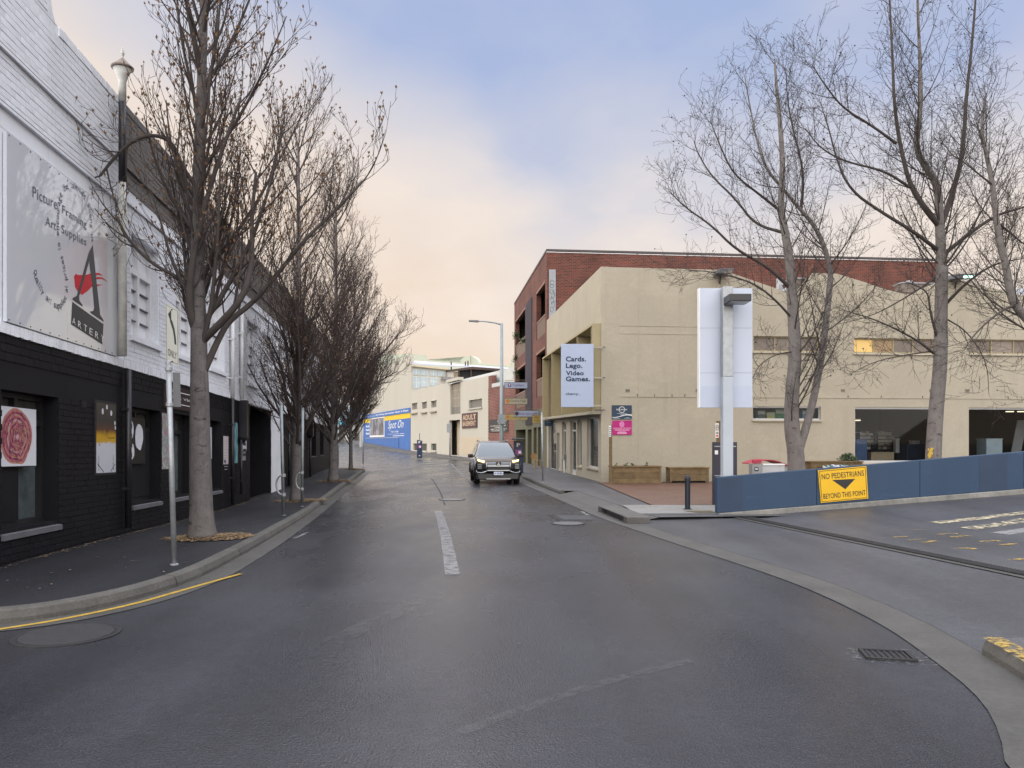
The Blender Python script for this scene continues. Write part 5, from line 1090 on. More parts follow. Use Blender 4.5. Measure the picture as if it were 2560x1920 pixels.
FC.sbox((FC.s_(1011), FC.s_(983), FC.px(1000, 1090)[1], FC.px(1000, 1088.5)[1]), .05, .055, 'print_line', M_white, fs)
for s_, y in (('Rods', 1066), ('Reels', 1075), ('Bait', 1084)): FC.ptext(s_, 924, 916, y - 3, y + 2, .055, M_white, fs, bold=.04)
FC.sbox((FC.s_(998), FC.s_(915), FC.px(960, 1095)[1], FC.px(960, 1094)[1]), .05, .1, 'white_rail', M_crw, fs); FC.sbox((FC.s_(998.5), FC.s_(997.5), -.3, FC.px(998, 1096)[1]), .05, .09, 'panel_joint', mat('shop_blue_dark', (.015, .06, .2), .5), fs)
r = FC.rect(962.5, 926.5, 1042, 1092); pw = FC.sbox(r, .05, .13, 'photo_window', M_white, fs); FC.sbox((r[0] + .3, r[1] - .3, r[2] + .25, r[3] - .1), .13, .14, 'picture', art('photo_mural', blotch([(.02, .018, .02), (.05, .045, .045), (.13, .12, .14), (.3, .3, .36), (.16, .13, .1)], .9, 7, (1, 1, .6))), pw)
r = FC.rect(924.5, 908, 984, 1023); t = thing('vertical_sign', 'white projecting sign with two red squares above the blue shop front', 'sign', FC.P(r[0], r[2])); FC.sbox(r, .02, .3, 'box', M_crw, t); h_ = r[3] - r[2]; rr_ = mat('sign_bright_red', (.6, .04, .05), .5)
FC.sbox((r[0] + .8, r[1] - .6, r[2] + h_ * .68, r[2] + h_ * .92), .3, .32, 'red_square', rr_, t); FC.sbox((r[0] + .8, r[1] - .6, r[2] + h_ * .14, r[2] + h_ * .36), .3, .32, 'red_square', rr_, t)
# side wall of the fishing shop facing the camera: glazed wing, white roof, brown shed
pc = FC.P(sC_ + .02, 0); FR = Fac(pc.x, pc.y, 1, .4, .4, -1, 0); wg = thing('glazed_wing', 'wing with pale blue glazed wall and white roof above the cream building', 'building', FR.P(2, 2)); M_pb = mat('pale_blue_pane', (.36, .42, .46), .3, var=.1); M_mint = mat('mint_frame', (.5, .54, .46), .6)
def fz(x, y, o=0): return FR.px(x, y, o)
mb = MB(); q = [fz(1029.5, 985), fz(1136, 985), fz(1136, 925), fz(1029.5, 914)]; FR.poly(mb, q, .02); mb.build('wall', M_cr, wg)
for xl, xr, cols, yt, yb in ((1031.5, 1049.5, 2, 922, 937), (1050.5, 1069, 2, 923, 938), (1074, 1092.5, 2, 926, 939.5), (1094, 1111, 2, 928, 941), (1031.5, 1049.5, 2, 941, 971), (1050.5, 1069, 2, 942, 967), (1074, 1092.5, 2, 943, 964)):
    far_win(FR, wg, xl, xr, yt, yb, cols, 1 if yb < 945 else 2, M_pb, M_mint, .1, False, .1)
P = FR.P
def slab(p4, th, m, name, par, o0, o1):       # p4 : 4 pixel corners on plane o0 -> extruded to o1
    q = [FR.px(x, y, o0) for x, y in p4]; mb = MB(); FR.poly(mb, q, o0); FR.poly(mb, q[::-1], o1)
    for i in range(len(q)): a, b = q[i], q[(i + 1) % len(q)]; mb.face([P(*a, o0), P(*b, o0), P(*b, o1), P(*a, o1)])
    mb.build(name, m, par)
slab([(1030, 911.5), (1120, 920.5), (1120, 924.5), (1030, 915.5)], 0, mat('cream_gutter', (.5, .42, .28), .6), 'gutter', wg, .5, .1)
a0, z0_ = fz(1029.5, 911, .4); a1, z1_ = fz(1272, 925, .4); b0_, y0_ = fz(1029.5, 902, -4); b1_, y1_ = fz(1272, 920, -4)
mb = MB(); mb.hexa([P(a0, z0_, .4), P(a1, z1_, .4), P(b1_, y1_ - .1, -4), P(b0_, y0_ - .1, -4), P(a0, z0_ + .15, .4), P(a1, z1_ + .15, .4), P(b1_, y1_ + .05, -4), P(b0_, y0_ + .05, -4)]); mb.build('roof', mat('white_roof', (.45, .47, .52), .5, var=.04), wg)
shd = thing('brown_shed', 'dark brown open-fronted timber shed under the white roof', 'shed', FR.P(*fz(1165, 960))); M_bt = mat('brown_timber', (.07, .045, .035), .8, var=.2); M_wbd = mat('weathered_boards', (.3, .25, .18), .85, var=.2)
slab([(1146, 975), (1262, 955), (1262, 925), (1181, 919), (1146, 923)], 0, M_dark, 'back', shd, .05, .03)
slab([(1119, 925), (1181, 916.5), (1262, 923), (1262, 928), (1181, 923), (1119, 929)], 0, M_bt, 'fascia', shd, .7, .1)
for x in (1147.5, 1178): slab([(x - 1.5, 960), (x + 1.5, 960), (x + 1.5, 922), (x - 1.5, 923)], 0, M_bt, 'post', shd, .5, .35)
for k in range(8): y = 929 + k * 3.4; slab([(1134.5, y + 3.2), (1146, y + 3.2), (1146, y), (1134.5, y)], 0, M_wbd, 'board', shd, .3 + .02 * (k % 2), .1)
slab([(1119, 945), (1134, 945), (1134, 927.5), (1119, 928)], 0, M_cr, 'cream_box', shd, .4, .1); slab([(1105, 948.5), (1133, 948.5), (1133, 943), (1108, 941.5)], 0, mat('lead_cap', (.2, .19, .18), .7), 'cap', shd, .8, .1)
q = [FC.px(x, y, -.8) for x, y in ((1119, 1000), (1119, 960), (1158, 948), (1276, 919.5), (1296, 917), (1296, 1000))]; mb = MB(); FC.poly(mb, q, -.8); FC.poly(mb, q[::-1], -1.1)
for i in range(len(q)): a, b = q[i], q[(i + 1) % len(q)]; mb.face([FC.P(*a, -.8), FC.P(*b, -.8), FC.P(*b, -1.1), FC.P(*a, -1.1)])
mb.build('barge_wall', M_crw, wg)
for x, y0, y1 in ((1128, 904, 919), (1163.5, 904, 917), (1170, 902, 917)): s_, z1 = FR.px(x, y0, -1); _, z2 = FR.px(x, y1, -1); MB().tube([FR.P(s_, z2 - .3, -1), FR.P(s_, z1, -1)], .09, 6).build('roof_vent', M_bt, wg)
# pale green parapet further back
FX = Fac(70, 20, -.4, 1, -1, -.4, 0); gb = thing('green_parapet_building', 'pale green building with domed parapet on the skyline', 'building', FX.P(FX.s_(1130), 0)); M_grn = mat('pale_green_render', (.44, .48, .39), .8, var=.05)
q = [(940, 1000), (940, 886), (1020, 884.5), (1061, 887), (1061, 899), (1151, 906)] + [(1173.5 - 23 * math.cos(R(k)), 906.5 - 17.5 * math.sin(R(k)) + 2 * k / 180) for k in range(0, 181, 15)] + [(1276, 914.5), (1276, 903), (1300, 905), (1300, 1000)]
pr = [FX.px(*p) for p in q]; mb = MB(); FX.poly(mb, pr, 0); FX.poly(mb, pr[::-1], -.8)
for i in range(len(pr)): a, b = pr[i], pr[(i + 1) % len(pr)]; mb.face([FX.P(*a), FX.P(*b), FX.P(*b, -.8), FX.P(*a, -.8)])
mb.build('parapet_wall', M_grn, gb); FX.box(MB(), min(p[0] for p in pr) + 1, max(p[0] for p in pr) - 1, 0, min(p[1] for p in pr) + 3, -12, -.9).build('inner_block', M_grn, gb)
for x, y0 in ((1028, 870), (1177, 889)): s_, z1 = FX.px(x, y0, .5); MB().tube([FX.P(s_, z1 - 4, .5), FX.P(s_, z1, .5)], .08, 6).build('mast', M_bt, gb)
# corner shop at the end of the left side street
FZ = Fac(0, 136, 1, 0.05, .05, -1); cs = thing('corner_shop', 'pale corner shop with teal awning seen between the tree trunks', 'building', FZ.P(FZ.s_(875), 1.5)); 
FZ.wall(FZ.s_(700), FZ.s_(905), 0, FZ.px(860, 985)[1], [FZ.rect(846, 862, 1064, 1103) + (1.5,), FZ.rect(886, 900, 1052, 1103) + (1.2,)], 'wall', mat('pale_shop_wall', (.55, .55, .52), .8, var=.06), cs, depth=1.5, thick=.5)
FZ.sbox((FZ.s_(700), FZ.s_(904), 0, FZ.px(860, 990)[1]), -8, -1.6, 'inner_block', M_cr, cs); FZ.sbox(FZ.rect(800, 874, 1016, 1052), .0, .5, 'fascia', mat('pale_blue_sign', (.45, .52, .6), .6, var=.2, scale=.6), cs)
a, b, c, d = FZ.rect(800, 874, 1053, 1063); MB().hexa([FZ.P(a, c, 0), FZ.P(b, c, 0), FZ.P(b, c, 2), FZ.P(a, c, 2), FZ.P(a, d, 0), FZ.P(b, d, 0), FZ.P(b, c + .2, 2), FZ.P(a, c + .2, 2)]).build('awning', mat('teal_awning', (.05, .3, .38), .6, var=.15), cs)
FZ.sbox(FZ.rect(886, 903, 1034, 1049), .0, .6, 'blue_sign', M_blu, cs); FZ.sbox(FZ.rect(884, 903, 1005, 1026), -.1, .2, 'upper_window', M_frost, cs)
for k in range(7): s_ = FZ.s_(884 + k * 3); FZ.sbox((s_ - .05, s_ + .05, 1.2, FZ.px(885, 1083)[1]), .6, .7, 'railing_bar', M_black, cs)
# ------------------------------------------------------------------ blue ramp wall
FW = Fac(4.55, 16.95, 1, .05, .05, -1, 0.0)
M_bw = mat('blue_painted_wall', (.024, .052, .100), .5, spec=.35, var=.12, scale=.9, bump=.12, bscale=18, streak=1); spots(M_bw, (1.5, 1.5, 6), .60, .72, 1.5); M_bw2 = mat('blue_repaint_patch', (.026, .045, .085), .55, spec=.35, var=.15, scale=1.2); M_plinth = mat('plinth_concrete', (.2, .195, .18), .85, var=.4, scale=2.5, bump=.5, bscale=25, var2=.15)
bwl = thing('ramp_wall', 'low blue painted concrete wall beside the car park ramp', 'wall', FW.P(0, 0))
LWL = FW.s_(2760)
def wz(s_, f):      # heights of the wall rise with the ramp: f=0 ground, 1 plinth top, 2 wall top
    x0, x1 = 0, FW.s_(2560); k = s_ / x1
    lo = {0: (FW.px(1800, 1299)[1] - .12, FW.px(2560, 1246)[1] - .12), 1: (FW.px(1800, 1283)[1], FW.px(2560, 1222)[1]), 2: (FW.px(1795, 1193)[1], FW.px(2560, 1129)[1])}[f]
    return lo[0] + (lo[1] - lo[0]) * k
def wslab(s0, s1, f0, f1, o0, o1, e0=0, e1=0):
    P = FW.P; a, b, c, d = wz(s0, f0) + e0, wz(s1, f0) + e0, wz(s1, f1) + e1, wz(s0, f1) + e1
    return MB().hexa([P(s0, a, o0), P(s1, b, o0), P(s1, b, o1), P(s0, a, o1), P(s0, d, o0), P(s1, c, o0), P(s1, c, o1), P(s0, d, o1)])
for k, (x0, x1) in enumerate(((1793, 2042), (2042, 2300), (2300, 2560), (2560, 2760))):
    wslab(FW.s_(x0) + (.003 if k else 0), FW.s_(x1) - .003, 1, 2, -.17, 0).build('wall_panel', M_bw, bwl, bevel=.012)
wslab(0.0, LWL, 0, 1, -.22, .06, 0, 0).build('plinth', M_plinth, bwl, bevel=.015)
wslab(FW.s_(1798), FW.s_(1857), 1, 2, .0, .003, .02, -.03).build('repaint_patch', M_bw2, bwl); wslab(FW.s_(2448), FW.s_(2518), 1, 2, .0, .003, .02, -.03).build('repaint_patch', M_bw2, bwl)
# yellow warning sign, hung parallel to the wall
M_sy = mat('sign_yellow', (.68, .40, .005), .45, var=.06, scale=3)
c4 = [FW.P(*FW.px(*p), .03) for p in ((2051, 1257), (2169, 1246), (2164, 1165), (2044, 1176))]   # bl br tr tl
ws = thing('warning_sign', 'yellow NO PEDESTRIANS BEYOND THIS POINT sign on the blue wall', 'sign', c4[0])
def lerp4(u, v): return c4[0].lerp(c4[1], u).lerp(c4[3].lerp(c4[2], u), v)
n3 = FW.n3
def wq(u0, u1, v0, v1, o0, o1, m, name): MB().hexa([lerp4(u0, v0) + n3 * o0, lerp4(u1, v0) + n3 * o0, lerp4(u1, v0) + n3 * o1, lerp4(u0, v0) + n3 * o1, lerp4(u0, v1) + n3 * o0, lerp4(u1, v1) + n3 * o0, lerp4(u1, v1) + n3 * o1, lerp4(u0, v1) + n3 * o1]).build(name, m, ws)
wq(0, 1, 0, 1, -.025, 0, M_sy, 'plate')
for e in ((.02, .98, .025, .04), (.02, .98, .96, .975), (.02, .03, .04, .96), (.97, .98, .04, .96)): wq(*e, 0, .002, worn('worn_black_border', (.01, .01, .012), .4, 6), 'border')
def wtext(s_, u0, u1, v0, v1): O = lerp4(u0, v0); text(s_, O, lerp4(u1, v0) - O, lerp4(u0, v1) - O, n3, M_black, ws, bold=.006)
wtext('NO PEDESTRIANS', .06, .94, .71, .88); wtext('BEYOND THIS POINT', .06, .95, .11, .27)
mb = MB(); mb.face([lerp4(.27, .67) + n3 * .003, lerp4(.53, .35) + n3 * .003, lerp4(.75, .64) + n3 * .003]); mb.build('arrow', M_black, ws)

# ------------------------------------------------------------------ blank billboard on post
M_gal = mat('galvanised_steel', (.33, .35, .37), .45, .5, var=.2, scale=7, var2=.12); M_galp = mat('pale_grey_paint', (.40, .44, .49), .5, var=.06); M_bbd = mat('billboard_white', (.47, .52, .62), .45, var=.03, scale=.8)
DB = 18.4; FBd = Fac(0, DB, 1, 0, 0, -1); bd = thing('billboard', 'blank white billboard panel on a grey square post with black lamp', 'billboard', FBd.P(FBd.s_(1820), .1)); r = FBd.rect(1750, 1881, 720, 1019); h_ = r[3] - r[2]
for f0, f1 in ((0, .29), (.29, .665), (.665, 1)): FBd.sbox((r[0], r[1], r[2] + h_ * f0 + .004, r[2] + h_ * f1 - .004), -.14, 0, 'panel', M_bbd, bd)
FBd.sbox((r[0] + .02, r[1] - .02, r[2] + .0, r[3] - .0), -.13, -.012, 'backing', M_gal, bd); FBd.sbox((r[0] - .03, r[0] - .002, r[2], r[3]), -.15, .01, 'edge_strip', M_white, bd)
FBd.sbox((r[0] + .02, r[1] - .02, r[2], r[2] + h_ * .18), .0, .0015, 'repainted_foot', mat('billboard_pale_grey', (.43, .48, .59), .45, var=.03), bd)
a, b = FBd.s_(1807.5, .25), FBd.s_(1833, .25); z1, z2 = FBd.px(1820, 942, .25)[1], FBd.px(1820, 716, .25)[1]
FBd.sbox((a, b, -.1, z1), .02, .26, 'post', M_galp, bd, bevel=.012); FBd.sbox((a, b, z1 + .001, z2), .02, .255, 'post_sleeve', M_gal, bd, bevel=.012)
r2 = FBd.rect(1809, 1863, 744, 768, .26); FBd.sbox((r2[0], r2[1], r2[2] + .06, r2[3]), .26, .75, 'lamp_head', mat('black_lamp', (.02, .02, .023), .4), bd, bevel=.01); FBd.sbox((r2[0] + .04, r2[1] - .04, r2[2] + .045, r2[2] + .059), .3, .71, 'lamp_lens', mat('lamp_lens', (.4, .4, .42), .3), bd)

# dark totem, no-parking post, bollard
FTt = Fac(0, 19.2, 1, 0, 0, -1); r = FTt.rect(1783, 1843, 1105, 1300); t = thing('information_totem', 'dark plum information totem behind the billboard post', 'totem', FTt.P(r[0], .1)); M_plum = mat('dark_plum_panel', (.028, .024, .04), .45, var=.15)
FTt.sbox((r[0], r[1], .05, r[3]), -.12, 0, 'body', M_plum, t, bevel=.008)
for y in (1116, 1189): z = FTt.px(1800, y)[1]; FTt.sbox((r[0] + .03, r[1] - .03, z - .012, z + .012), .0, .012, 'bar', M_gal, t)
FTt.sbox(FTt.rect(1787, 1795, 1126, 1136), .0, .003, 'paper_notice', M_white, t); FTt.sbox((r[0], r[1], .05, .12), -.13, .01, 'foot', M_black, t)
M_tim = mat('treated_timber', (.175, .12, .058), .8, var=.38, scale=4, streak=0, bump=.3, bscale=25, info=.12); spots(M_tim, (2, 2, 30), .55, .72, .6); M_timd = mat('dark_timber', (.15, .095, .045), .85, var=.3, scale=4, info=.1)
def signpost(x, y0, d, xs0, xs1, ys0, ys1, label, wd, lines, base_y=None):
    F_ = Fac(0, d, 1, 0, 0, -1); s_ = F_.s_(x); z1 = F_.px(x, y0)[1]; zg_ = G(F_.P(s_, 0).x, d) + .12; t = thing('timber_signpost', label, 'signpost', F_.P(s_, zg_)); F_.sbox((s_ - wd, s_ + wd, zg_ - .1, z1), -2 * wd, 0, 'post', M_tim, t, bevel=.006); r = F_.rect(xs0, xs1, ys0, ys1, .01)
    F_.sbox(r, .004, .012, 'plate', M_white, t, bevel=.003); w_, h_ = r[1] - r[0], r[3] - r[2]
    for k, (f0, f1, m_) in enumerate(lines): F_.sbox((r[0] + w_ * .2, r[1] - w_ * .2, r[2] + h_ * f0, r[2] + h_ * f1), .012, .014, 'mark', m_, t)
    return F_, r, t
F_, r, t = signpost(1797.5, 1052, 21.5, 1788.5, 1797, 1058, 1094.5, 'dark timber post with a small white no-parking sign beside the billboard', .05, ((.28, .38, M_sill), (.08, .2, M_redp)))
ring(F_, (r[0] + r[1]) / 2, r[2] + (r[3] - r[2]) * .7, .042, .01, .0145, M_black, t, 'circle', 24, 2.0)
F_.text('P', ((r[0] + r[1]) / 2 - .018, (r[0] + r[1]) / 2 + .018, r[2] + (r[3] - r[2]) * .62, r[2] + (r[3] - r[2]) * .78), .0145, M_black, t, bold=.03)
F_, r, t = signpost(1527, 1062, 28.25, 1522, 1527.8, 1063.5, 1092, 'tall timber post with a narrow white street sign at the tan corner', .055, ((.75, .84, M_sill), (.58, .68, M_sill), (.4, .5, M_sill), (.22, .32, M_sill), (.08, .16, M_sill)))
c = gp(1719, 1273, .13); t = thing('bollard', 'single dark navy steel bollard in front of the forecourt', 'bollard', c); M_bol = mat('dark_navy_steel', (.014, .02, .032), .4, .2, var=.15)
MB().lathe(c, [(.062, 0), (.062, .68), (.07, .69), (.07, .73), (.062, .74), (.058, .77), (.035, .795)], 20).build('shaft', M_bol, t, smooth=False); MB().lathe(c, [(.1, 0), (.1, .012), (.066, .014)], 20).build('base_plate', M_bol, t)

# ------------------------------------------------------------------ timber planters
def planter(x0, x1, yt, yb, d, label, planks, dep=.6, plants=0):
    F_ = Fac(0, d, 1, .08, .08, -1); r = F_.rect(x0, x1, yt, yb); a, b, c, e = r; t = thing('timber_planter', label, 'planter', F_.P((a + b) / 2, c)); h_ = (e - .05 - c - .05) / planks
    for k in range(planks):
        z0 = c + .05 + k * h_; F_.sbox((a + .06, b - .06, z0 + .003, z0 + h_ - .003), -.045, random.uniform(-.004, .004), 'plank', M_tim, t, bevel=.004); F_.sbox((a + .06, b - .06, z0 + .003, z0 + h_ - .003), -dep, -dep + .045, 'plank', M_tim, t)
        for s0 in (a + .03, b - .075): F_.sbox((s0, s0 + .045, z0 + .003, z0 + h_ - .003), -dep + .05, -.05, 'plank', M_tim, t)
    for s0 in (a + .0, b - .075):
        for o in (0, -dep + .0): F_.sbox((s0, s0 + .075, c, e - .05), o - .06, o + .018, 'corner_post', M_tim, t, bevel=.004)
    for q in ((a - .03, b + .03, -.09, .04), (a - .03, b + .03, -dep - .04, -dep + .09), (a - .03, a + .09, -dep + .092, -.092), (b - .09, b + .03, -dep + .092, -.092)): F_.sbox((q[0], q[1], e - .049, e), q[2], q[3], 'cap_rail', M_tim, t, bevel=.004)
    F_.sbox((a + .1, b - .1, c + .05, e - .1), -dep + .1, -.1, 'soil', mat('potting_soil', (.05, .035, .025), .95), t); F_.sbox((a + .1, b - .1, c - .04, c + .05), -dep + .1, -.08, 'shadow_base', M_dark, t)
    return F_, r
F_, r = planter(1531, 1653, 1165, 1213, 28.2, 'long timber planter box against the tan wall beside the street signpost', 3)
for k, f in enumerate((.12, .33, .45, .75)): shrub(F_.P(r[0] + (r[1] - r[0]) * f, r[3] - .05, -.3), .09, .13, 26, ('lowest tuft at the left end of the first planter', 'small leafy tuft left of the middle in the first planter', 'small leafy tuft in the middle of the first planter', 'small leafy tuft right of the middle in the first planter')[k], 'seedling', .1, seed=20 + k)
planter(1675, 1772, 1168, 1206, 28.6, 'shorter weathered timber planter box, the middle one of the three', 2, .5)
F_, r = planter(2028, 2156, 1153, 1200, 26.5, 'timber planter with a round green shrub behind the blue wall', 3)
shrub(F_.P(*F_.px(2121, 1158, -.3), -.3), .36, .34, 900, 'round grey-green shrub growing in the planter behind the blue wall', 'shrub', .09, m=mat('grey_green_leaf', (.075, .11, .055), .65, var=.4, scale=8), seed=40)
lit = thing('litter_heap', 'heap of white and green rubbish on the planter ledge behind the blue wall', 'litter', F_.P(*F_.px(2090, 1172, .3), .3)); rd = random.Random(3)
for k in range(14):
    p = F_.P(*F_.px(2066 + k * 4, 1170 - rd.uniform(0, 5), .3), .3); l = rd.uniform(.06, .14); MB().hexa([p + V((-l, -l, -.5)), p + V((l, -l, -.5)), p + V((l, l, -.5)), p + V((-l, l, -.5)), p + V((-l * .7, -l, .0)), p + V((l, -l * .5, .05)), p + V((l * .6, l, .02)), p + V((-l, l * .6, .07))]).build('scrap', (M_white, mat('litter_green', (.02, .12, .07), .5), M_sgw)[k % 3], lit)
# trolley bay with curved red roof
FTb = Fac(0, 19.4, 1, .04, .04, -1); tb = thing('trolley_bay', 'grey trolley bay with a curved red roof behind the blue wall', 'shelter', FTb.P(*FTb.px(1925, 1200))); M_rdp = mat('red_plastic', (.36, .02, .05), .4, var=.1); M_gpl = mat('grey_panel_metal', (.27, .26, .25), .5, var=.1)
mb = MB(); q = []
for k in range(13): f = k / 12; x = 1884 + (1972 - 1884) * f; y = 1158 - 16 * math.sin(math.pi * (f * .85 + .12)) + 7; a, z = FTb.px(x, y); q.append((a, z))
for i in range(12):
    (a, z), (b, z2) = q[i], q[i + 1]; mb.hexa([FTb.P(a, z - .02, -.9), FTb.P(b, z2 - .02, -.9), FTb.P(b, z2 - .02, .0), FTb.P(a, z - .02, .0), FTb.P(a, z, -.9), FTb.P(b, z2, -.9), FTb.P(b, z2, .0), FTb.P(a, z, .0)])
mb.build('roof', M_rdp, tb); FTb.sbox(FTb.rect(1881, 1903, 1150, 1158, .01), -.02, .02, 'fascia', M_rdp, tb)
r = FTb.rect(1880.5, 1906, 1159, 1225); FTb.sbox((r[0], r[1], 0, r[3]), -.25, .0, 'end_panel', M_gpl, tb, bevel=.01); FTb.sbox(FTb.rect(1886, 1896, 1168, 1178), .0, .004, 'sticker', M_nv, tb); FTb.sbox(FTb.rect(1888, 1894, 1171, 1174), .004, .006, 'sticker_print', M_white, tb)
r = FTb.rect(1907, 1963, 1163, 1225); FTb.sbox((r[0], r[1], 0, r[3]), -.06, -.03, 'side_panel', mat('milky_panel', (.45, .45, .46), .35, var=.1), tb); FTb.sbox((r[0], r[1], r[3], r[3] + .04), -.08, -.0, 'rail', M_white, tb)
for x in (1966, 1971): s_ = FTb.s_(x); MB().tube([FTb.P(s_, 0, -.1), FTb.P(s_, FTb.px(x, 1160)[1], -.1)], .018, 6).build('post', M_gal, tb)

# ------------------------------------------------------------------ poles and signs
def pole(x, ytop, x2, ybase, off, r_, label, name='sign_pole', m=None, cat='pole', group=None):
    c = gp(x2, ybase, off); t = thing(name, label, cat, c, group); top = W(x, ytop, c.y); p = MB().tube([c, top], r_, 12); p.build('shaft', m or M_gal, t, smooth=True)
    MB().lathe(top, [(r_ * 1.05, -.03), (r_ * 1.05, .004), (r_ * .4, .02)], 12).build('cap', m or M_gal, t); MB().lathe(c, [(r_ * 1.6, -.02), (r_ * 1.6, .012), (r_ * 1.02, .02)], 12).build('collar', m or M_gal, t)
    return t, c, top
t, c, top = pole(421, 905, 436, 1412, .13, .034, 'leaning galvanised pole carrying the left-turn ONLY sign')
def clampring(t, c, top, f): p = c.lerp(top, f); MB().lathe(p, [(.04, -.02), (.046, -.02), (.046, .02), (.04, .02)], 12).build('clamp', M_gal, t)
clampring(t, c, top, .965); clampring(t, c, top, .79)
FO = Fac(0, c.y - .05, 1, -.22, -.22, -1); cs4 = [FO.P(*FO.px(*p)) for p in ((416, 904), (447, 915), (446, 775), (414, 757))]
so_ = thing('turn_sign', 'pale rectangular sign with a left-turn arrow and ONLY', 'sign', cs4[0]); mb = MB(); nn = FO.n3
def l4(u, v): return cs4[0].lerp(cs4[1], u).lerp(cs4[3].lerp(cs4[2], u), v)
M_signp = mat('sign_off_white', (.5, .51, .46), .45, var=.06, scale=2); M_sbk = mat('sign_back_metal', (.2, .21, .22), .4, .5)
def lq(mb, pts, o): mb.face([l4(*p) + nn * o for p in pts])
rc = [(.06, 0), (.94, 0), (1, .02), (1, .98), (.94, 1), (.06, 1), (0, .98), (0, .02)]
mb = MB(); lq(mb, rc, .004); lq(mb, rc[::-1], 0)
for i in range(8): a, b = rc[i], rc[(i + 1) % 8]; mb.face([l4(*a), l4(*b), l4(*b) + nn * .004, l4(*a) + nn * .004])
mb.build('plate', M_signp, so_)
M_sgk = mat('sign_charcoal', (.03, .028, .028), .5, var=0)
mb = MB(); lq(mb, [(.22, .84), (.42, .93), (.5, .72), (.44, .745), (.62, .67), (.76, .54), (.84, .36), (.72, .36), (.66, .5), (.55, .62), (.4, .70), (.38, .66)][:3] + [(.5, .72)], .006); mb = MB()
lq(mb, [(.2, .83), (.44, .93), (.46, .69)], .006); lq(mb, [(.36, .80), (.55, .74), (.70, .63), (.80, .49), (.84, .36), (.70, .36), (.66, .47), (.57, .59), (.44, .67), (.36, .72)], .0062); mb.build('arrow', M_sgk, so_)
O = l4(.16, .12); text('ONLY', O, l4(.86, .10) - O, l4(.16, .24) - O, nn, M_sgk, so_, off=.006, bold=.012)
for e in (((.04, .025), (.96, .025), (.96, .032), (.04, .032)), ((.04, .968), (.96, .968), (.96, .975), (.04, .975)), ((.04, .032), (.065, .032), (.065, .968), (.04, .968)), ((.935, .032), (.96, .032), (.96, .968), (.935, .968))): mb = MB(); lq(mb, e, .0055); mb.build('border', M_sgk, so_)
for v in (.94, .04): MB().lathe(l4(.5, v) + nn * .006, [(.012, -.006), (.012, .006)], 8).build('bolt', M_iron, so_)
# second plate seen edge-on below
p0 = c.lerp(top, .97); p1 = c.lerp(top, .78); sb = thing('side_plate', 'narrow grey plate seen edge-on below the ONLY sign', 'sign', p1); MB().hexa([p1 + V((.04, .02, 0)), p1 + V((.09, .12, 0)), p1 + V((.094, .12, 0)), p1 + V((.044, .02, 0)), p0 + V((.04, .02, -.05)), p0 + V((.09, .12, -.05)), p0 + V((.094, .12, -.05)), p0 + V((.044, .02, -.05))]).build('plate', M_sbk, sb)
# hoop poles by the second tree
def hoop_pole(x, yt, x2, yb, label):
    t, c, top = pole(x, yt, x2, yb, .13, .038, label, 'hoop_pole', mat('hoop_pole_steel', (.22, .25, .26), .4, .5, var=.15), group='bicycle hoop poles'); pts = [c + V((-.03, -.02, .48))] + [c + V((-.03 - .13 * math.sin(R(k)), -.02, .70 - .22 * math.cos(R(k)))) for k in range(15, 180, 15)] + [c + V((-.03, -.02, .92))]
    MB().tube(pts, .021, 8).build('hoop', M_gal, t, smooth=True)
    for z in (.48, .92): MB().lathe(c + V((0, 0, z)), [(.036, -.035), (.05, -.035), (.05, .035), (.036, .035)], 12).build('clamp', M_gal, t)
hoop_pole(703, 1009, 709, 1289, 'nearer grey pole with a bicycle hoop left of the second tree'); hoop_pole(757, 1021, 755, 1267, 'farther grey pole with a bicycle hoop right of the second tree')
pole(907.5, 1060, 907.5, 1161, .13, .04, 'thin grey sign pole at the far left kerb corner'); pole(846, 1050, 845, 1165, .13, .05, 'grey pole half hidden behind the third tree')
t, c, top = pole(1354.5, 1031, 1357, 1205, .12, .035, 'thin galvanised pole on the right footpath beside the mustard sign'); 
t, c, top = pole(1123.5, 1056, 1125, 1143, .12, .06, 'thin grey parking sign pole before the cream building'); MB().hexa([top + V(q) for q in ((-.25, -.08, -1), (.12, -.08, -1), (.12, -.05, -1), (-.25, -.05, -1), (-.25, -.08, -.1), (.12, -.08, -.1), (.12, -.05, -.1), (-.25, -.05, -.1))]).build('plate', mat('grey_plate', (.3, .32, .34), .5), t)
c = V((W(904, 1100, 108).x, 108, G(-20, 108))); t = thing('utility_pole', 'thick pale utility pole beside the blue shop front', 'pole', c); MB().tube([c, V((c.x, c.y, c.z + 8)), V((c.x, c.y, c.z + 13))], [.3, .25, .2], 12).build('shaft', mat('pole_concrete', (.36, .36, .36), .7, var=.1), t); MB().box(c.x - 1, c.x + 1, c.y - .1, c.y + .1, c.z + 12, c.z + 12.2).build('cross_arm', M_bt, t)
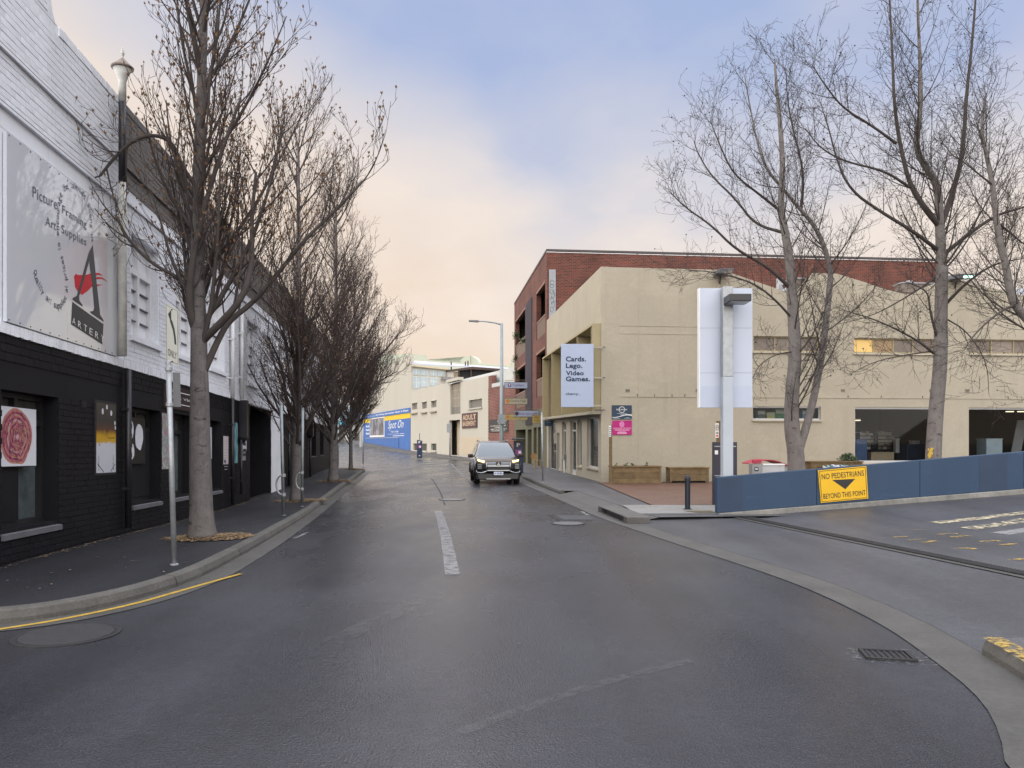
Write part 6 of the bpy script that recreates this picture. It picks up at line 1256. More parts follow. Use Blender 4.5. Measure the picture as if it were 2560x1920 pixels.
# street lamp
d = 40.0; x0 = W(1254, 1000, d).x; zg_ = G(x0, d) + .11; t = thing('street_lamp', 'tall grey street lamp with a single arm rising behind the car', 'street lamp', (x0, d, zg_)); M_lp = mat('lamp_post_grey', (.25, .29, .31), .45, .3, var=.1); zt = W(1254, 808, d).z
MB().tube([(x0, d, zg_), (x0, d, zg_ + 1.2), (x0, d, zg_ + 1.25), (x0, d, zt)], [.13, .125, .115, .075], 14).build('post', M_lp, t, smooth=True); xa = W(1186, 803, d)
MB().tube([(x0, d, zt - .08), (x0 - .35, d, zt + .02), (x0 - .9, d, zt + .1), (xa.x, d, xa.z)], [.04, .038, .034, .03], 8).build('arm', M_lp, t, smooth=True); MB().hexa([V((xa.x + q[0], d + q[1], xa.z + q[2])) for q in ((-.3, -.1, -.02), (.2, -.1, -.06), (.2, .1, -.06), (-.3, .1, -.02), (-.28, -.07, .06), (.2, -.07, .05), (.2, .07, .05), (-.28, .07, .06))]).build('luminaire', mat('luminaire_grey', (.12, .12, .12), .5), t, bevel=.01)
r = Fac(0, d - .2, 1, 0, 0, -1).rect(1245, 1263, 1036, 1060); MB().box(r[0], r[1], d - .22, d - .19, r[2], r[3]).build('back_of_sign', mat('grey_plate', (.3, .32, .34), .5), t)
# parking meters
M_pm = mat('meter_navy', (.012, .025, .07), .4, var=.1); M_pp = mat('meter_plum', (.25, .05, .22), .5)
def meter(c, h, label, sc=1):
    t = thing('parking_meter', label, 'parking meter', c, 'parking ticket machines'); x, y, z = c; wd = .24 * sc
    MB().hexa([(x - wd, y - .14, z), (x + wd, y - .14, z), (x + wd, y + .14, z), (x - wd, y + .14, z), (x - wd, y - .14, z + h), (x + wd, y - .14, z + h * .955), (x + wd, y + .14, z + h * .955), (x - wd, y + .14, z + h)]).build('cabinet', M_pm, t, bevel=.02)
    MB().box(x - wd * .65, x + wd * .7, y - .145, y - .1405, z + h * .55, z + h * .72).build('label_panel', M_pp, t); MB().box(x - .0, x + wd * .55, y - .149, y - .1455, z + h * .57, z + h * .68).build('sticker', M_white, t)
    text('P', (x - wd * .35, y - .142, z + h * .8), (wd * .7, 0, 0), (0, 0, h * .12), (0, -1, 0), M_white, t, bold=.03); MB().box(x - wd * .2, x + wd * .3, y - .145, y - .141, z + h * .12, z + h * .16).build('return_slot', M_white, t)
    MB().hexa([(x - wd - .1, y - .5, z + h * 1.02), (x + wd + .06, y - .5, z + h * 1.02), (x + wd + .06, y + .2, z + h * 1.05), (x - wd - .1, y + .2, z + h * 1.05), (x - wd - .1, y - .5, z + h * 1.05), (x + wd + .06, y - .5, z + h * 1.05), (x + wd + .06, y + .2, z + h * 1.08), (x - wd - .1, y + .2, z + h * 1.08)]).build('solar_panel', M_black, t) if sc == 1 else MB().tube([(x, y, z + h * .97), (x, y, z + h * 1.35)], .03, 5).build('antenna', M_pm, t)
d = 73; p = W(1049, 1135, d); meter((p.x, d, G(p.x, d) + .1), 1.75, 'blue ticket machine on the far footpath before the cream building', 1.0 - 1e-6); d = 38; p = W(1296, 1150, d); meter((p.x, d, G(p.x, d) + .1), 1.6, 'blue ticket machine with dark hood just behind the car')
# timber chair outside the olive shop
d = 43.6; p = W(1340, 1166, d); t = thing('timber_chair', 'small tan timber chair outside the olive shop front', 'chair', (p.x, d, G(p.x, d) + .11)); x, y, z = p.x, d, G(p.x, d) + .11; M_ch = mat('chair_timber', (.42, .25, .1), .6, var=.15)
MB().box(x - .12, x + .34, y - .2, y + .2, z + .41, z + .45).build('seat', M_ch, t, bevel=.01); MB().lathe((0, 0, 0), [(.001, 0), (.2, 0), (.2, .03), (.001, .03)], 16).build('tmp', M_ch, t) if False else None
mb = MB(); pts = [(x - .13 + .17 * math.cos(q * .449), z + .66 + .2 * math.sin(q * .449)) for q in range(14)]; mb.face([(a, y - .02, b) for a, b in pts]); mb.face([(a, y + .02, b) for a, b in pts][::-1])
for i in range(14): a, b = pts[i], pts[(i + 1) % 14]; mb.face([(a[0], y - .02, a[1]), (a[0], y + .02, a[1]), (b[0], y + .02, b[1]), (b[0], y - .02, b[1])])
mb.build('backrest', M_ch, t)
for a, b in ((-.05, -.12), (-.05, .12), (.22, -.12), (.22, .12)): MB().tube([(x + a * 1.2, y + b, z), (x + a, y + b, z + .41)], [.05, .035], 6).build('leg', M_ch, t)

# ------------------------------------------------------------------ car
CA = math.atan(.105); cp = V((W(1246, 1217, 30.3).x, 30.3, 0)); cp.z = G(cp.x, cp.y) + .006
def C(x, y, z): return V((cp.x + x * math.cos(CA) - y * math.sin(CA), cp.y + y * math.cos(CA) + x * math.sin(CA), cp.z + z))
car = thing('car', 'bronze grey SUV with lit amber-white lamps facing the camera by the right kerb', 'car', cp)
M_cp = mat('car_bronze', (.075, .062, .054), .2, .6, var=.04, coat=.8); M_cb = mat('car_black', (.005, .005, .006), .4, var=.05); M_chr = mat('chrome', (.42, .44, .47), .15, .95, var=0); M_tyre = mat('tyre', (.015, .015, .016), .8, var=.1); M_rim = mat('rim', (.3, .3, .31), .3, .8, var=.05)
M_ws = mat('windscreen', (.13, .15, .17), .04, .7, var=0); M_silver = mat('skid_silver', (.38, .39, .40), .35, .6, var=.05)
def cb_(pts): return [C(*p) for p in pts]
secs = [(-.02, .62, .62, .95, .80), (.06, .74, .50, 1.0, .88), (.22, .86, .34, 1.03, .92), (.55, .92, .27, 1.06, .93), (1.0, .93, .25, 1.085, .93), (1.4, .93, .24, 1.11, .93), (2.4, .93, .24, 1.12, .93), (3.6, .93, .25, 1.13, .93), (4.3, .91, .32, 1.13, .91), (4.62, .84, .5, 1.08, .85)]
def ringpts(y, w_, b, t_, wt): return [(-w_ * .9, y, b), (-w_, y, b + .12), (-wt, y, (b + t_) / 2 + .05), (-wt * .985, y, t_ - .2), (-wt * .93, y, t_ - .06), (-wt * .8, y, t_), (-wt * .4, y, t_ + .03), (wt * .4, y, t_ + .03), (wt * .8, y, t_), (wt * .93, y, t_ - .06), (wt * .985, y, t_ - .2), (wt, y, (b + t_) / 2 + .05), (w_, y, b + .12), (w_ * .9, y, b)]
mb = MB(); nr = 14
for s_ in secs: mb.v += [tuple(C(*p)) for p in ringpts(*s_)]
for i in range(len(secs) - 1):
    for k in range(nr): mb.f.append((i * nr + k, i * nr + (k + 1) % nr, (i + 1) * nr + (k + 1) % nr, (i + 1) * nr + k))
mb.f.append(tuple(range(nr))[::-1]); mb.f.append(tuple((len(secs) - 1) * nr + k for k in range(nr))); mb.build('body', M_cp, car, smooth=True, sub=1)
# cabin: base ring to roof ring
mb = MB(); rows = [[(-.86, 1.12, 1.06), (.86, 1.12, 1.06), (.87, 2.6, 1.08), (.86, 4.35, 1.1), (-.86, 4.35, 1.1), (-.87, 2.6, 1.08)], [(-.72, 1.72, 1.42), (.72, 1.72, 1.42), (.76, 2.6, 1.45), (.74, 4.2, 1.42), (-.74, 4.2, 1.42), (-.76, 2.6, 1.45)], [(-.60, 2.12, 1.655), (.60, 2.12, 1.655), (.64, 2.7, 1.69), (.62, 4.05, 1.66), (-.62, 4.05, 1.66), (-.64, 2.7, 1.69)], [(-.45, 2.3, 1.70), (.45, 2.3, 1.70), (.48, 2.8, 1.735), (.48, 3.95, 1.70), (-.48, 3.95, 1.70), (-.48, 2.8, 1.735)]]
for r in rows: mb.v += [tuple(C(*p)) for p in r]
for i in range(3):
    for k in range(6): mb.f.append((i * 6 + k, i * 6 + (k + 1) % 6, (i + 1) * 6 + (k + 1) % 6, (i + 1) * 6 + k))
mb.f.append((18, 19, 20, 21, 22, 23)); mb.build('cabin', M_cp, car, smooth=True)
def cquad(pts, m, name, par=car, th=0): mb = MB(); mb.face(cb_(pts)); return mb.build(name, m, par)
wsn = MB(); ws_pts = [(-.78, 1.10, 1.075), (-.4, 1.05, 1.09), (0, 1.03, 1.095), (.4, 1.05, 1.09), (.78, 1.10, 1.075)]; ws_top = [(-.58, 2.05, 1.635), (-.3, 2.02, 1.65), (0, 2.0, 1.655), (.3, 2.02, 1.65), (.58, 2.05, 1.635)]; ws_mid = [((a[0] + b[0]) / 2 * 1.02, (a[1] + b[1]) / 2 - .06, (a[2] + b[2]) / 2 + .035) for a, b in zip(ws_pts, ws_top)]
wsn.v += [tuple(C(*p)) for r in (ws_pts, ws_mid, ws_top) for p in r]
for j in range(2):
    for i in range(4): q = j * 5 + i; wsn.f.append((q, q + 1, q + 6, q + 5))
wsn.build('windscreen', M_ws, car, smooth=True)
for s_ in (-1, 1):
    cquad([(s_ * .868, 1.45, 1.12), (s_ * .876, 2.6, 1.12), (s_ * .70, 2.6, 1.62), (s_ * .665, 2.15, 1.6), (s_ * .735, 1.8, 1.44)], M_ws, 'side_window'); cquad([(s_ * .876, 2.68, 1.12), (s_ * .868, 3.9, 1.13), (s_ * .68, 3.85, 1.6), (s_ * .70, 2.68, 1.62)], M_ws, 'side_window')
    m_ = MB().tube(cb_([(s_ * .88, 1.35, 1.08), (s_ * .98, 1.3, 1.1)]), .03, 6).build('mirror_arm', M_cb, car); mr_ = MB().hexa(cb_([(s_ * .93, 1.24, 1.04), (s_ * 1.15, 1.27, 1.07), (s_ * 1.15, 1.37, 1.07), (s_ * .93, 1.38, 1.04), (s_ * .93, 1.22, 1.2), (s_ * 1.13, 1.27, 1.19), (s_ * 1.12, 1.37, 1.19), (s_ * .93, 1.38, 1.2)])).build('mirror', M_cp, car, bevel=.03); MB().hexa(cb_([(s_ * .94, 1.22, 1.02), (s_ * 1.13, 1.25, 1.05), (s_ * 1.13, 1.37, 1.05), (s_ * .94, 1.37, 1.02), (s_ * .93, 1.21, 1.09), (s_ * 1.155, 1.25, 1.1), (s_ * 1.155, 1.38, 1.1), (s_ * .93, 1.38, 1.09)])).build('mirror_base', M_cb, mr_)
    # DRL / indicator slit
    MB().hexa(cb_([(s_ * .57, -.075, .86), (s_ * .80, -.0, .915), (s_ * .80, .2, .915), (s_ * .57, .2, .86), (s_ * .55, -.065, .93), (s_ * .82, .02, .975), (s_ * .82, .2, .975), (s_ * .55, .2, .93)])).build('headlight', emis('headlight_glow', (1, .68, .26), 3.0), car, bevel=.01)
    # lamp cluster
    hs_ = MB().hexa(cb_([(s_ * .49, -.07, .60), (s_ * .84, .02, .56), (s_ * .84, .3, .56), (s_ * .49, .2, .60), (s_ * .49, -.07, .82), (s_ * .84, .02, .84), (s_ * .84, .3, .84), (s_ * .49, .2, .82)])).build('lamp_cluster', M_cb, car, bevel=.03)
    for z in (.62, .69, .76): MB().hexa(cb_([(s_ * .66, -.035, z), (s_ * .82, .005, z), (s_ * .82, .2, z), (s_ * .66, .2, z), (s_ * .66, -.04, z + .045), (s_ * .82, .0, z + .045), (s_ * .82, .2, z + .045), (s_ * .66, .2, z + .045)])).build('lens', mat('lamp_lens_clear', (.5, .52, .55), .1, .6, var=0), hs_)
    # chrome shield bars
    MB().tube(cb_([(s_ * .44, -.045, .54), (s_ * .52, -.05, .50), (s_ * .66, -.03, .46), (s_ * .84, .03, .475), (s_ * .875, .05, .56)]), [.022, .024, .024, .02, .014], 8).build('chrome_bar', M_chr, car, smooth=True); MB().tube(cb_([(s_ * .47, -.055, .86), (s_ * .475, -.065, .7), (s_ * .45, -.06, .56)]), [.016, .018, .018], 8).build('chrome_bar', M_chr, car, smooth=True)
    for y in (.86, 3.55):
        wc = C(s_ * .80, y, .36); ax = C(s_, y, .36) - C(0, y, .36); ax.normalize(); wl = MB(); 
        prof_ = [(.24, -.12), (.34, -.115), (.36, -.08), (.36, .08), (.34, .115), (.24, .12)]; fw_ = V((-ax.y, ax.x, 0)); n_ = 28; wl.v = []
        for rr, o_ in prof_:
            for k in range(n_): an = 2 * math.pi * k / n_; q = wc + ax * o_ * s_ * s_ + (fw_ * math.cos(an) + V((0, 0, 1)) * math.sin(an)) * rr; wl.v.append(tuple(q))
        for i in range(len(prof_) - 1):
            for k in range(n_): wl.f.append((i * n_ + k, i * n_ + (k + 1) % n_, (i + 1) * n_ + (k + 1) % n_, (i + 1) * n_ + k))
        ty = wl.build('wheel', M_tyre, car, smooth=True); rm_ = MB()
        for k in range(7):
            an = 2 * math.pi * k / 7; e1 = fw_ * math.cos(an) + V((0, 0, 1)) * math.sin(an); e2 = ax.cross(e1); o_ = wc + ax * .08; rm_.hexa([o_ + e1 * .03 - e2 * .03 - ax * .03, o_ + e1 * .25 - e2 * .035 - ax * .03, o_ + e1 * .25 + e2 * .035 - ax * .03, o_ + e1 * .03 + e2 * .03 - ax * .03, o_ + e1 * .03 - e2 * .03, o_ + e1 * .25 - e2 * .035, o_ + e1 * .25 + e2 * .035, o_ + e1 * .03 + e2 * .03])
        rm_.build('rim', M_rim, ty)
        pts = [C(s_ * .935, y + .43 * math.cos(R(k)), .36 + .43 * math.sin(R(k))) for k in range(-5, 186, 10)]; MB().tube(pts, .035, 6).build('wheel_arch', M_cb, car)
gr_ = MB().hexa(cb_([(-.42, -.06, .56), (.42, -.06, .56), (.42, .2, .56), (-.42, .2, .56), (-.47, -.05, .90), (.47, -.05, .90), (.47, .2, .90), (-.47, .2, .90)])).build('grille', M_cb, car, bevel=.015)
for z, w_ in ((.755, .44), (.805, .46), (.855, .47)):
    for a, b in ((-w_, -.1), (.1, w_)): MB().hexa(cb_([(a, -.075, z), (b, -.075, z), (b, -.05, z), (a, -.05, z), (a, -.07, z + .011), (b, -.07, z + .011), (b, -.05, z + .011), (a, -.05, z + .011)])).build('grille_bar', M_chr, gr_)
MB().hexa(cb_([(-.44, -.072, .715), (.44, -.072, .715), (.44, -.05, .715), (-.44, -.05, .715), (-.44, -.07, .735), (.44, -.07, .735), (.44, -.05, .735), (-.44, -.05, .735)])).build('grille_bar', M_chr, gr_)
mb = MB(); ec = (0, .80)          # three-lozenge emblem
for k in range(3):
    an = R(90 + 120 * k); dx_, dz_ = math.cos(an), math.sin(an); px_, pz_ = -dz_, dx_; q = [(0, 0), (dx_ * .035 + px_ * .02, dz_ * .035 + pz_ * .02), (dx_ * .07, dz_ * .07), (dx_ * .035 - px_ * .02, dz_ * .035 - pz_ * .02)]
    mb.face(cb_([(ec[0] + a, -.085, ec[1] + b) for a, b in q])); 
mb.build('emblem', mat('emblem_white', (.8, .8, .8), .2, .5, var=0), gr_)
MB().hexa(cb_([(-.46, -.07, .53), (.46, -.07, .53), (.46, .1, .53), (-.46, .1, .53), (-.45, -.065, .57), (.45, -.065, .57), (.45, .1, .57), (-.45, .1, .57)])).build('bumper_bar', M_silver, car, bevel=.01)
MB().hexa(cb_([(-.80, .02, .18), (.80, .02, .18), (.84, .4, .18), (-.84, .4, .18), (-.86, .06, .45), (.86, .06, .45), (.88, .4, .45), (-.88, .4, .45)])).build('lower_bumper', M_cb, car, bevel=.04); MB().hexa(cb_([(-.46, -.02, .20), (.46, -.02, .20), (.46, .1, .2), (-.46, .1, .2), (-.5, -.02, .235), (.5, -.02, .235), (.5, .1, .235), (-.5, .1, .235)])).build('skid_plate', M_silver, car)
pl_ = MB().hexa(cb_([(-.186, -.09, .37), (.186, -.09, .37), (.186, -.07, .37), (-.186, -.07, .37), (-.186, -.085, .50), (.186, -.085, .50), (.186, -.065, .50), (-.186, -.065, .50)])).build('number_plate', mat('plate_white', (.62, .66, .72), .4, var=0), car)
O = C(-.15, -.092, .395); text('N 39 BD', O, C(.15, -.092, .395) - O, C(-.15, -.088, .475) - O, (C(0, -1, 0) - C(0, 0, 0)), mat('plate_blue', (.02, .08, .3), .5, var=0), pl_, off=.002, bold=.03)
MB().tube(cb_([(-.62, 1.18, 1.1), (.1, 1.12, 1.125)]), .012, 5).build('wiper', M_cb, car); MB().tube(cb_([(.12, 1.12, 1.12), (.68, 1.18, 1.1)]), .012, 5).build('wiper', M_cb, car)
MB().hexa(cb_([(-.05, 2.02, 1.56), (.05, 2.02, 1.56), (.05, 2.1, 1.56), (-.05, 2.1, 1.56), (-.05, 2.0, 1.63), (.05, 2.0, 1.63), (.05, 2.1, 1.63), (-.05, 2.1, 1.63)])).build('inner_mirror', M_cb, car)
for s_ in (-1, 1): MB().tube(cb_([(s_ * .6, 2.35, 1.71), (s_ * .62, 2.5, 1.75), (s_ * .62, 3.8, 1.74), (s_ * .6, 3.95, 1.69)]), .018, 6).build('roof_rail', M_silver, car)
MB().hexa(cb_([(-.02, 3.7, 1.7), (.02, 3.7, 1.7), (.02, 3.85, 1.7), (-.02, 3.85, 1.7), (-.01, 3.82, 1.8), (.01, 3.82, 1.8), (.01, 3.85, 1.8), (-.01, 3.85, 1.8)])).build('antenna_fin', M_cb, car)
# ------------------------------------------------------------------ bare trees
M_bark = mat('pale_bark', (.115, .105, .102), .9, var=.3, scale=5, bump=.6, bscale=18, var2=.2); M_twig = mat('twig_bark', (.05, .034, .03), .9, var=.25, scale=3); M_bark2 = mat('grey_plane_bark', (.17, .155, .147), .9, var=.25, scale=4, bump=.5, bscale=14, var2=.18); M_twig2 = mat('plane_twig', (.038, .031, .029), .9, var=.25, scale=3)
spots(M_bark, (5, 5, 11), .60, .66, .35); spots(M_bark, (16, 16, 3), .52, .7, .7); spots(M_bark2, (4, 4, 10), .60, .66, .4); spots(M_bark2, (12, 12, 2), .5, .7, .75)
M_pod = mat('seed_head', (.20, .12, .065), .85, var=.3, scale=6); M_pod2 = mat('seed_ball', (.05, .04, .035), .9)
M_limb = mat('young_bark', (.06, .05, .046), .9, var=.25, scale=4, bump=.4, bscale=18)
UP = V((0, 0, 1))
class Tree:
    def __init__(s, seed, p): s.rd = random.Random(seed); s.p = p; s.limb = []; s.twig = []; s.tips = []
    def rv(s): return V((s.rd.gauss(0, 1), s.rd.gauss(0, 1), s.rd.gauss(0, 1)))
    def line(s, a, d, ln, r0, lvl):
        p = s.p; n = max(2, p['seg'][lvl]); d = d.normalized(); pts = [a]; rs = [r0]; st = ln / n
        for i in range(n):
            d = (d + UP * p['trop'][lvl] + s.rv() * p['wob'][lvl]).normalized(); a = a + d * st; pts.append(a); rs.append(max(r0 * (1 - .78 * (i + 1) / n), p['rmin']))
        return pts, rs
    def kids(s, pts, rs, lvl, ln, f0=.15):
        p = s.p
        if lvl >= p['maxl']:
            s.tips.append(pts[-1]); return
        al = sum((pts[i + 1] - pts[i]).length for i in range(len(pts) - 1)); n = max(1, int(p['dens'][lvl] * al * (1 - f0) * s.rd.uniform(.75, 1.25) + s.rd.random()))
        for k in range(n):
            f = f0 + (1 - f0) * (k + s.rd.random()) / n; x = f * (len(pts) - 1); i = min(int(x), len(pts) - 2); a = pts[i].lerp(pts[i + 1], x - i); r = rs[i] + (rs[i + 1] - rs[i]) * (x - i); t = (pts[i + 1] - pts[i]).normalized()
            side = s.rv(); side = (side - t * side.dot(t)).normalized(); an = R(s.rd.uniform(*p['ang'][lvl])); d = t * math.cos(an) + side * math.sin(an)
            l2 = max(ln * p['len'][lvl] * (1.15 - p['tf'] * f), p['min'][lvl]) * s.rd.uniform(.7, 1.25); r2 = max(min(r * .62, l2 * p['thick']), p['rmin'])
            l2 *= (p.get('left', 1) if lvl == 0 and d.x < -.2 else 1); q, qr = s.line(a, d, l2, r2, lvl + 1); (s.limb if lvl + 1 <= p['limb'] else s.twig).append((q, qr, lvl + 1)); s.kids(q, qr, lvl + 1, l2)
    def build(s, name, label, base, bark, twig, pod=None, podn=0, pods=.04, group=None, trunk=None):
        t = thing(name, label, 'tree', base, group); mb = MB()
        for k, (pts, rs) in enumerate(trunk): MB().tube(pts, rs, 14).build('main_limb' if k else 'trunk', bark if k == 0 or rs[0] > .09 else M_limb, t, smooth=True)
        for q, qr, l in s.limb: MB().tube(q, qr, 6, False).build('limb', M_limb, t, smooth=True)
        for q, qr, l in s.twig: mb.tube(q, qr, 3, False)
        tag(mb.build('crown', twig, t), kind='stuff')
        if pod:
            mb = MB(); tp = s.rd.sample(s.tips, min(podn, len(s.tips)))
            for c in tp:
                z = s.rd.uniform(.7, 1.3) * pods
                if pods > .03:
                    for k in range(4): an = k * 1.57 + s.rd.random(); o = V((math.cos(an) * z * .5, math.sin(an) * z * .5, z)); b = V((-o.y, o.x, 0)) * .5; mb.face([c, c + o * .6 + b, c + o * 1.1, c + o * .6 - b])
                else:
                    i = len(mb.v); mb.v += [tuple(c + V(q) * z) for q in ((1, 0, 0), (0, 1, 0), (-1, 0, 0), (0, -1, 0), (0, 0, 1), (0, 0, -1))]; mb.f += [(i + a, i + b, i + 4) for a, b in ((0, 1), (1, 2), (2, 3), (3, 0))] + [(i + b, i + a, i + 5) for a, b in ((0, 1), (1, 2), (2, 3), (3, 0))]
            tag(mb.build('seed_heads', pod, t), kind='stuff')
        return t
def spl(P):       # smooth 3D polyline
    P = [V(p) for p in P]
    for _ in range(2):
        Q = [P[0]]
        for i in range(len(P) - 1): Q += [P[i].lerp(P[i + 1], .25), P[i].lerp(P[i + 1], .75)]
        P = Q + [P[-1]]
    return P
def taper(n, a, b, e=1.0): return [a + (b - a) * (i / (n - 1)) ** e for i in range(n)]
def flare(pts, r0, r1, fl=1.25, h=.35):
    z0 = pts[0].z; n = len(pts); return [(r0 + (r1 - r0) * (i / (n - 1))) * (1 + (fl - 1) * max(0, 1 - (p.z - z0) / h)) for i, p in enumerate(pts)]
# fastigiate street trees on the left
PL = dict(tf=.62, left=.72, seg=[6, 8, 5, 4, 2], trop=[0, .125, .12, .11, .08], wob=[0, .035, .05, .06, .07], dens=[8.0, 3.4, 5.5, 4.5], min=[1.1, .55, .3, .17], ang=[(32, 56), (22, 42), (22, 42), (25, 50)], len=[.54, .40, .46, .52], thick=.012, rmin=.0038, limb=1, maxl=4)
def ltree(seed, bx, by, tr, label, H, r0, prm, pods, extra=(), f0=.28, group='bare upright street trees'):
    b = gp(bx, by, .13); d = b.y; t = Tree(seed, prm); pts = [b] + [W(x, y, d + dd) for x, y, dd in tr]; pts.append(V((pts[-1].x, pts[-1].y, b.z + H))); pts = spl(pts); rs = flare(pts, r0, .03); tk = [(pts, rs)]
    for ex in extra:
        q = spl([W(x, y, d + dd) for x, y, dd in ex[0]]); qr = taper(len(q), ex[1], .02); tk.append((q, qr)); t.p = dict(prm, dens=[6.0] + prm['dens'][1:]); t.kids(q, qr, 0, sum((q[i + 1] - q[i]).length for i in range(len(q) - 1)) * ex[3], .25)
    t.p = prm; t.kids(pts, rs, 0, H * .62, f0); t.build('street_tree', label, b, M_bark, M_twig, M_pod, pods, .05, group, tk); return b
b1 = ltree(3, 505, 1345, [(500, 1150, 0), (499, 980, 0), (497, 850, 0), (492, 600, 0), (500, 300, .1), (512, 0, .1)], 'nearest bare street tree with stout grey trunk behind the sign pole', 12.5, .205, dict(PL, dens=[8.2, 3.6, 5.6, 4.2], left=.62, ang=[(24, 46), (20, 40), (22, 42), (25, 50)], len=[.47, .40, .46, .52], trop=[0, .15, .13, .11, .08]), 2600,
      [([(512, 925, 0), (545, 850, .1), (571, 803, .2), (634, 756, .3), (690, 690, .5), (760, 600, .6), (850, 515, .7), (905, 455, .75)], .06, 14, .75), ([(508, 850, 0), (560, 800, -.2), (610, 740, -.3), (632, 650, -.2), (628, 560, -.1), (640, 430, 0)], .07, 12, .5), ([(490, 830, 0), (470, 760, -.2), (482, 640, -.3), (505, 540, -.3), (540, 420, -.3), (600, 250, -.3)], .075, 14, .5),
       ([(495, 470, 0), (455, 420, -.1), (430, 352, -.2), (380, 335, -.3), (330, 352, -.4), (285, 395, -.45), (250, 440, -.5)], .04, 12, .4), ([(488, 730, 0), (440, 690, -.1), (380, 660, -.2), (320, 600, -.3), (290, 540, -.35)], .035, 10, .42)], .37)
b2 = ltree(8, 742, 1253, [(743, 1120, 0), (742, 1000, 0), (748, 850, 0), (746, 700, 0)], 'second bare street tree with low side limb, between the two hoop poles', 10.6, .19, dict(PL, dens=[11, 4.2, 6.2, 4.5]), 900,
      [([(738, 1085, 0), (722, 1030, 0), (712, 975, 0), (708, 930, -.1), (690, 880, -.2), (668, 840, -.3)], .06, 9, .6), ([(752, 1010, 0), (790, 970, .2), (830, 940, .3), (862, 880, .4), (890, 790, .5)], .07, 12, .5)], .22)
b3 = ltree(15, 834, 1203, [(834, 1100, 0), (835, 1020, 0), (838, 900, 0), (840, 760, 0)], 'third bare street tree with dark forked trunk', 11.6, .22, dict(PL, dens=[10.5, 4.2, 6, 4.2], rmin=.005), 300,
      [([(824, 1050, 0), (800, 1010, 0), (778, 985, 0), (745, 950, -.2)], .06, 7, .6), ([(842, 1040, 0), (870, 990, .2), (910, 930, .3), (960, 880, .4), (1000, 830, .4)], .09, 14, .55)], .2)
b4 = ltree(21, 877, 1174, [(877, 1100, 0), (876, 1040, 0), (882, 960, 0), (886, 850, 0)], 'slender fourth bare street tree nearest the kerb corner', 9.6, .11, dict(PL, dens=[10.5, 4.2, 6, 4.2], rmin=.0055), 150, [([(876, 1060, 0), (862, 1010, 0), (852, 960, 0)], .05, 6, .7), ([(880, 1040, 0), (905, 990, .1), (945, 955, .2), (990, 930, .2)], .06, 12, .6)], .2)
# mulch rings
M_mul = mat('bark_mulch', (.22, .145, .075), .9, var=.45, scale=20)
for k, (b, rr, lb) in enumerate(((b1, .62, 'straw coloured mulch around the nearest street tree'), (b2, .7, 'mulch patch around the second street tree'), (b3, .75, 'mulch patch around the third street tree'), (b4, .6, 'mulch patch around the slender fourth street tree'))):
    rd = random.Random(k); mb = MB()
    for q in range(1500):
        an, q_ = rd.uniform(0, 6.28), rd.random() ** .6 * rr * (1 + .25 * math.sin(3 * rd.random())); x, y = b.x + math.cos(an) * q_ * 1.0 + .12, b.y + math.sin(an) * q_ * .8; z = G(x, y) + .137 + .05 * max(0, 1 - q_ / rr) * rd.random() + .008; a = rd.uniform(0, 6.28); l = rd.uniform(.02, .06); dx_, dy_ = math.cos(a) * l, math.sin(a) * l; zz = rd.uniform(-.006, .02)
        mb.face([(x - dx_ - dy_ * .2, y - dy_ + dx_ * .2, z), (x + dx_ - dy_ * .2, y + dy_ + dx_ * .2, z + zz), (x + dx_ + dy_ * .2, y + dy_ - dx_ * .2, z + zz), (x - dx_ + dy_ * .2, y - dy_ - dx_ * .2, z)])
    tag(mb.build('mulch', M_mul), lb, 'mulch', kind='stuff')
# spreading plane trees on the right
PR = dict(tf=.86, seg=[6, 9, 6, 4, 2], trop=[0, .095, .075, .05, .03], wob=[0, .035, .045, .05, .05], dens=[5.2, 4.6, 5.6, 4.2], min=[.95, .55, .32, .2], ang=[(30, 54), (30, 54), (32, 60), (35, 65)], len=[.5, .44, .5, .55], thick=.010, rmin=.0036, limb=1, maxl=4)
def rtree(seed, d, axes, label, prm, pods, zb):
    t = Tree(seed, prm); tk = []; base = None
    for ax, r0, r1, n, sc, f0 in axes:
        q = spl([W(x, y, d + dd) for x, y, dd in ax])
        if base is None: q[0] = V((q[0].x, q[0].y, zb)); base = q[0].copy(); qr = flare(q, r0, r1, 1.2, .5)
        else: qr = taper(len(q), r0 * .78, r1 * .7)
        tk.append((q, qr))
        if n: t.p = prm; t.kids(q, qr, 0, sum((q[i + 1] - q[i]).length for i in range(len(q) - 1)) * sc, f0)
    o = t.build('plane_tree', label, base, M_bark2, M_twig2, M_pod2, pods, .022, 'bare plane trees on the forecourt', tk)
    if seed == 45:
        mb = MB(); rd_ = random.Random(2)
        for k in range(16): x = 2325 + rd_.uniform(-4, 5); y = 1122 + k * 1.4; p = W(x, y, d - .225); l = rd_.uniform(.02, .05); mb.face([p + V((-l, .012, -.03)), p + V((l * .6, 0, -.035)), p + V((l, 0, .02)), p + V((-l * .5, .01, .03))])
        mb.build('paint_mark', mat('yellow_spray', (.5, .33, .04), .7), o)
    return o
def c6(x, y, d=0): return (1700 + x * .422, 650 + y * .422, d)
def c7(x, y, d=0): return (1650 + x * .4219, y * .4219, d)
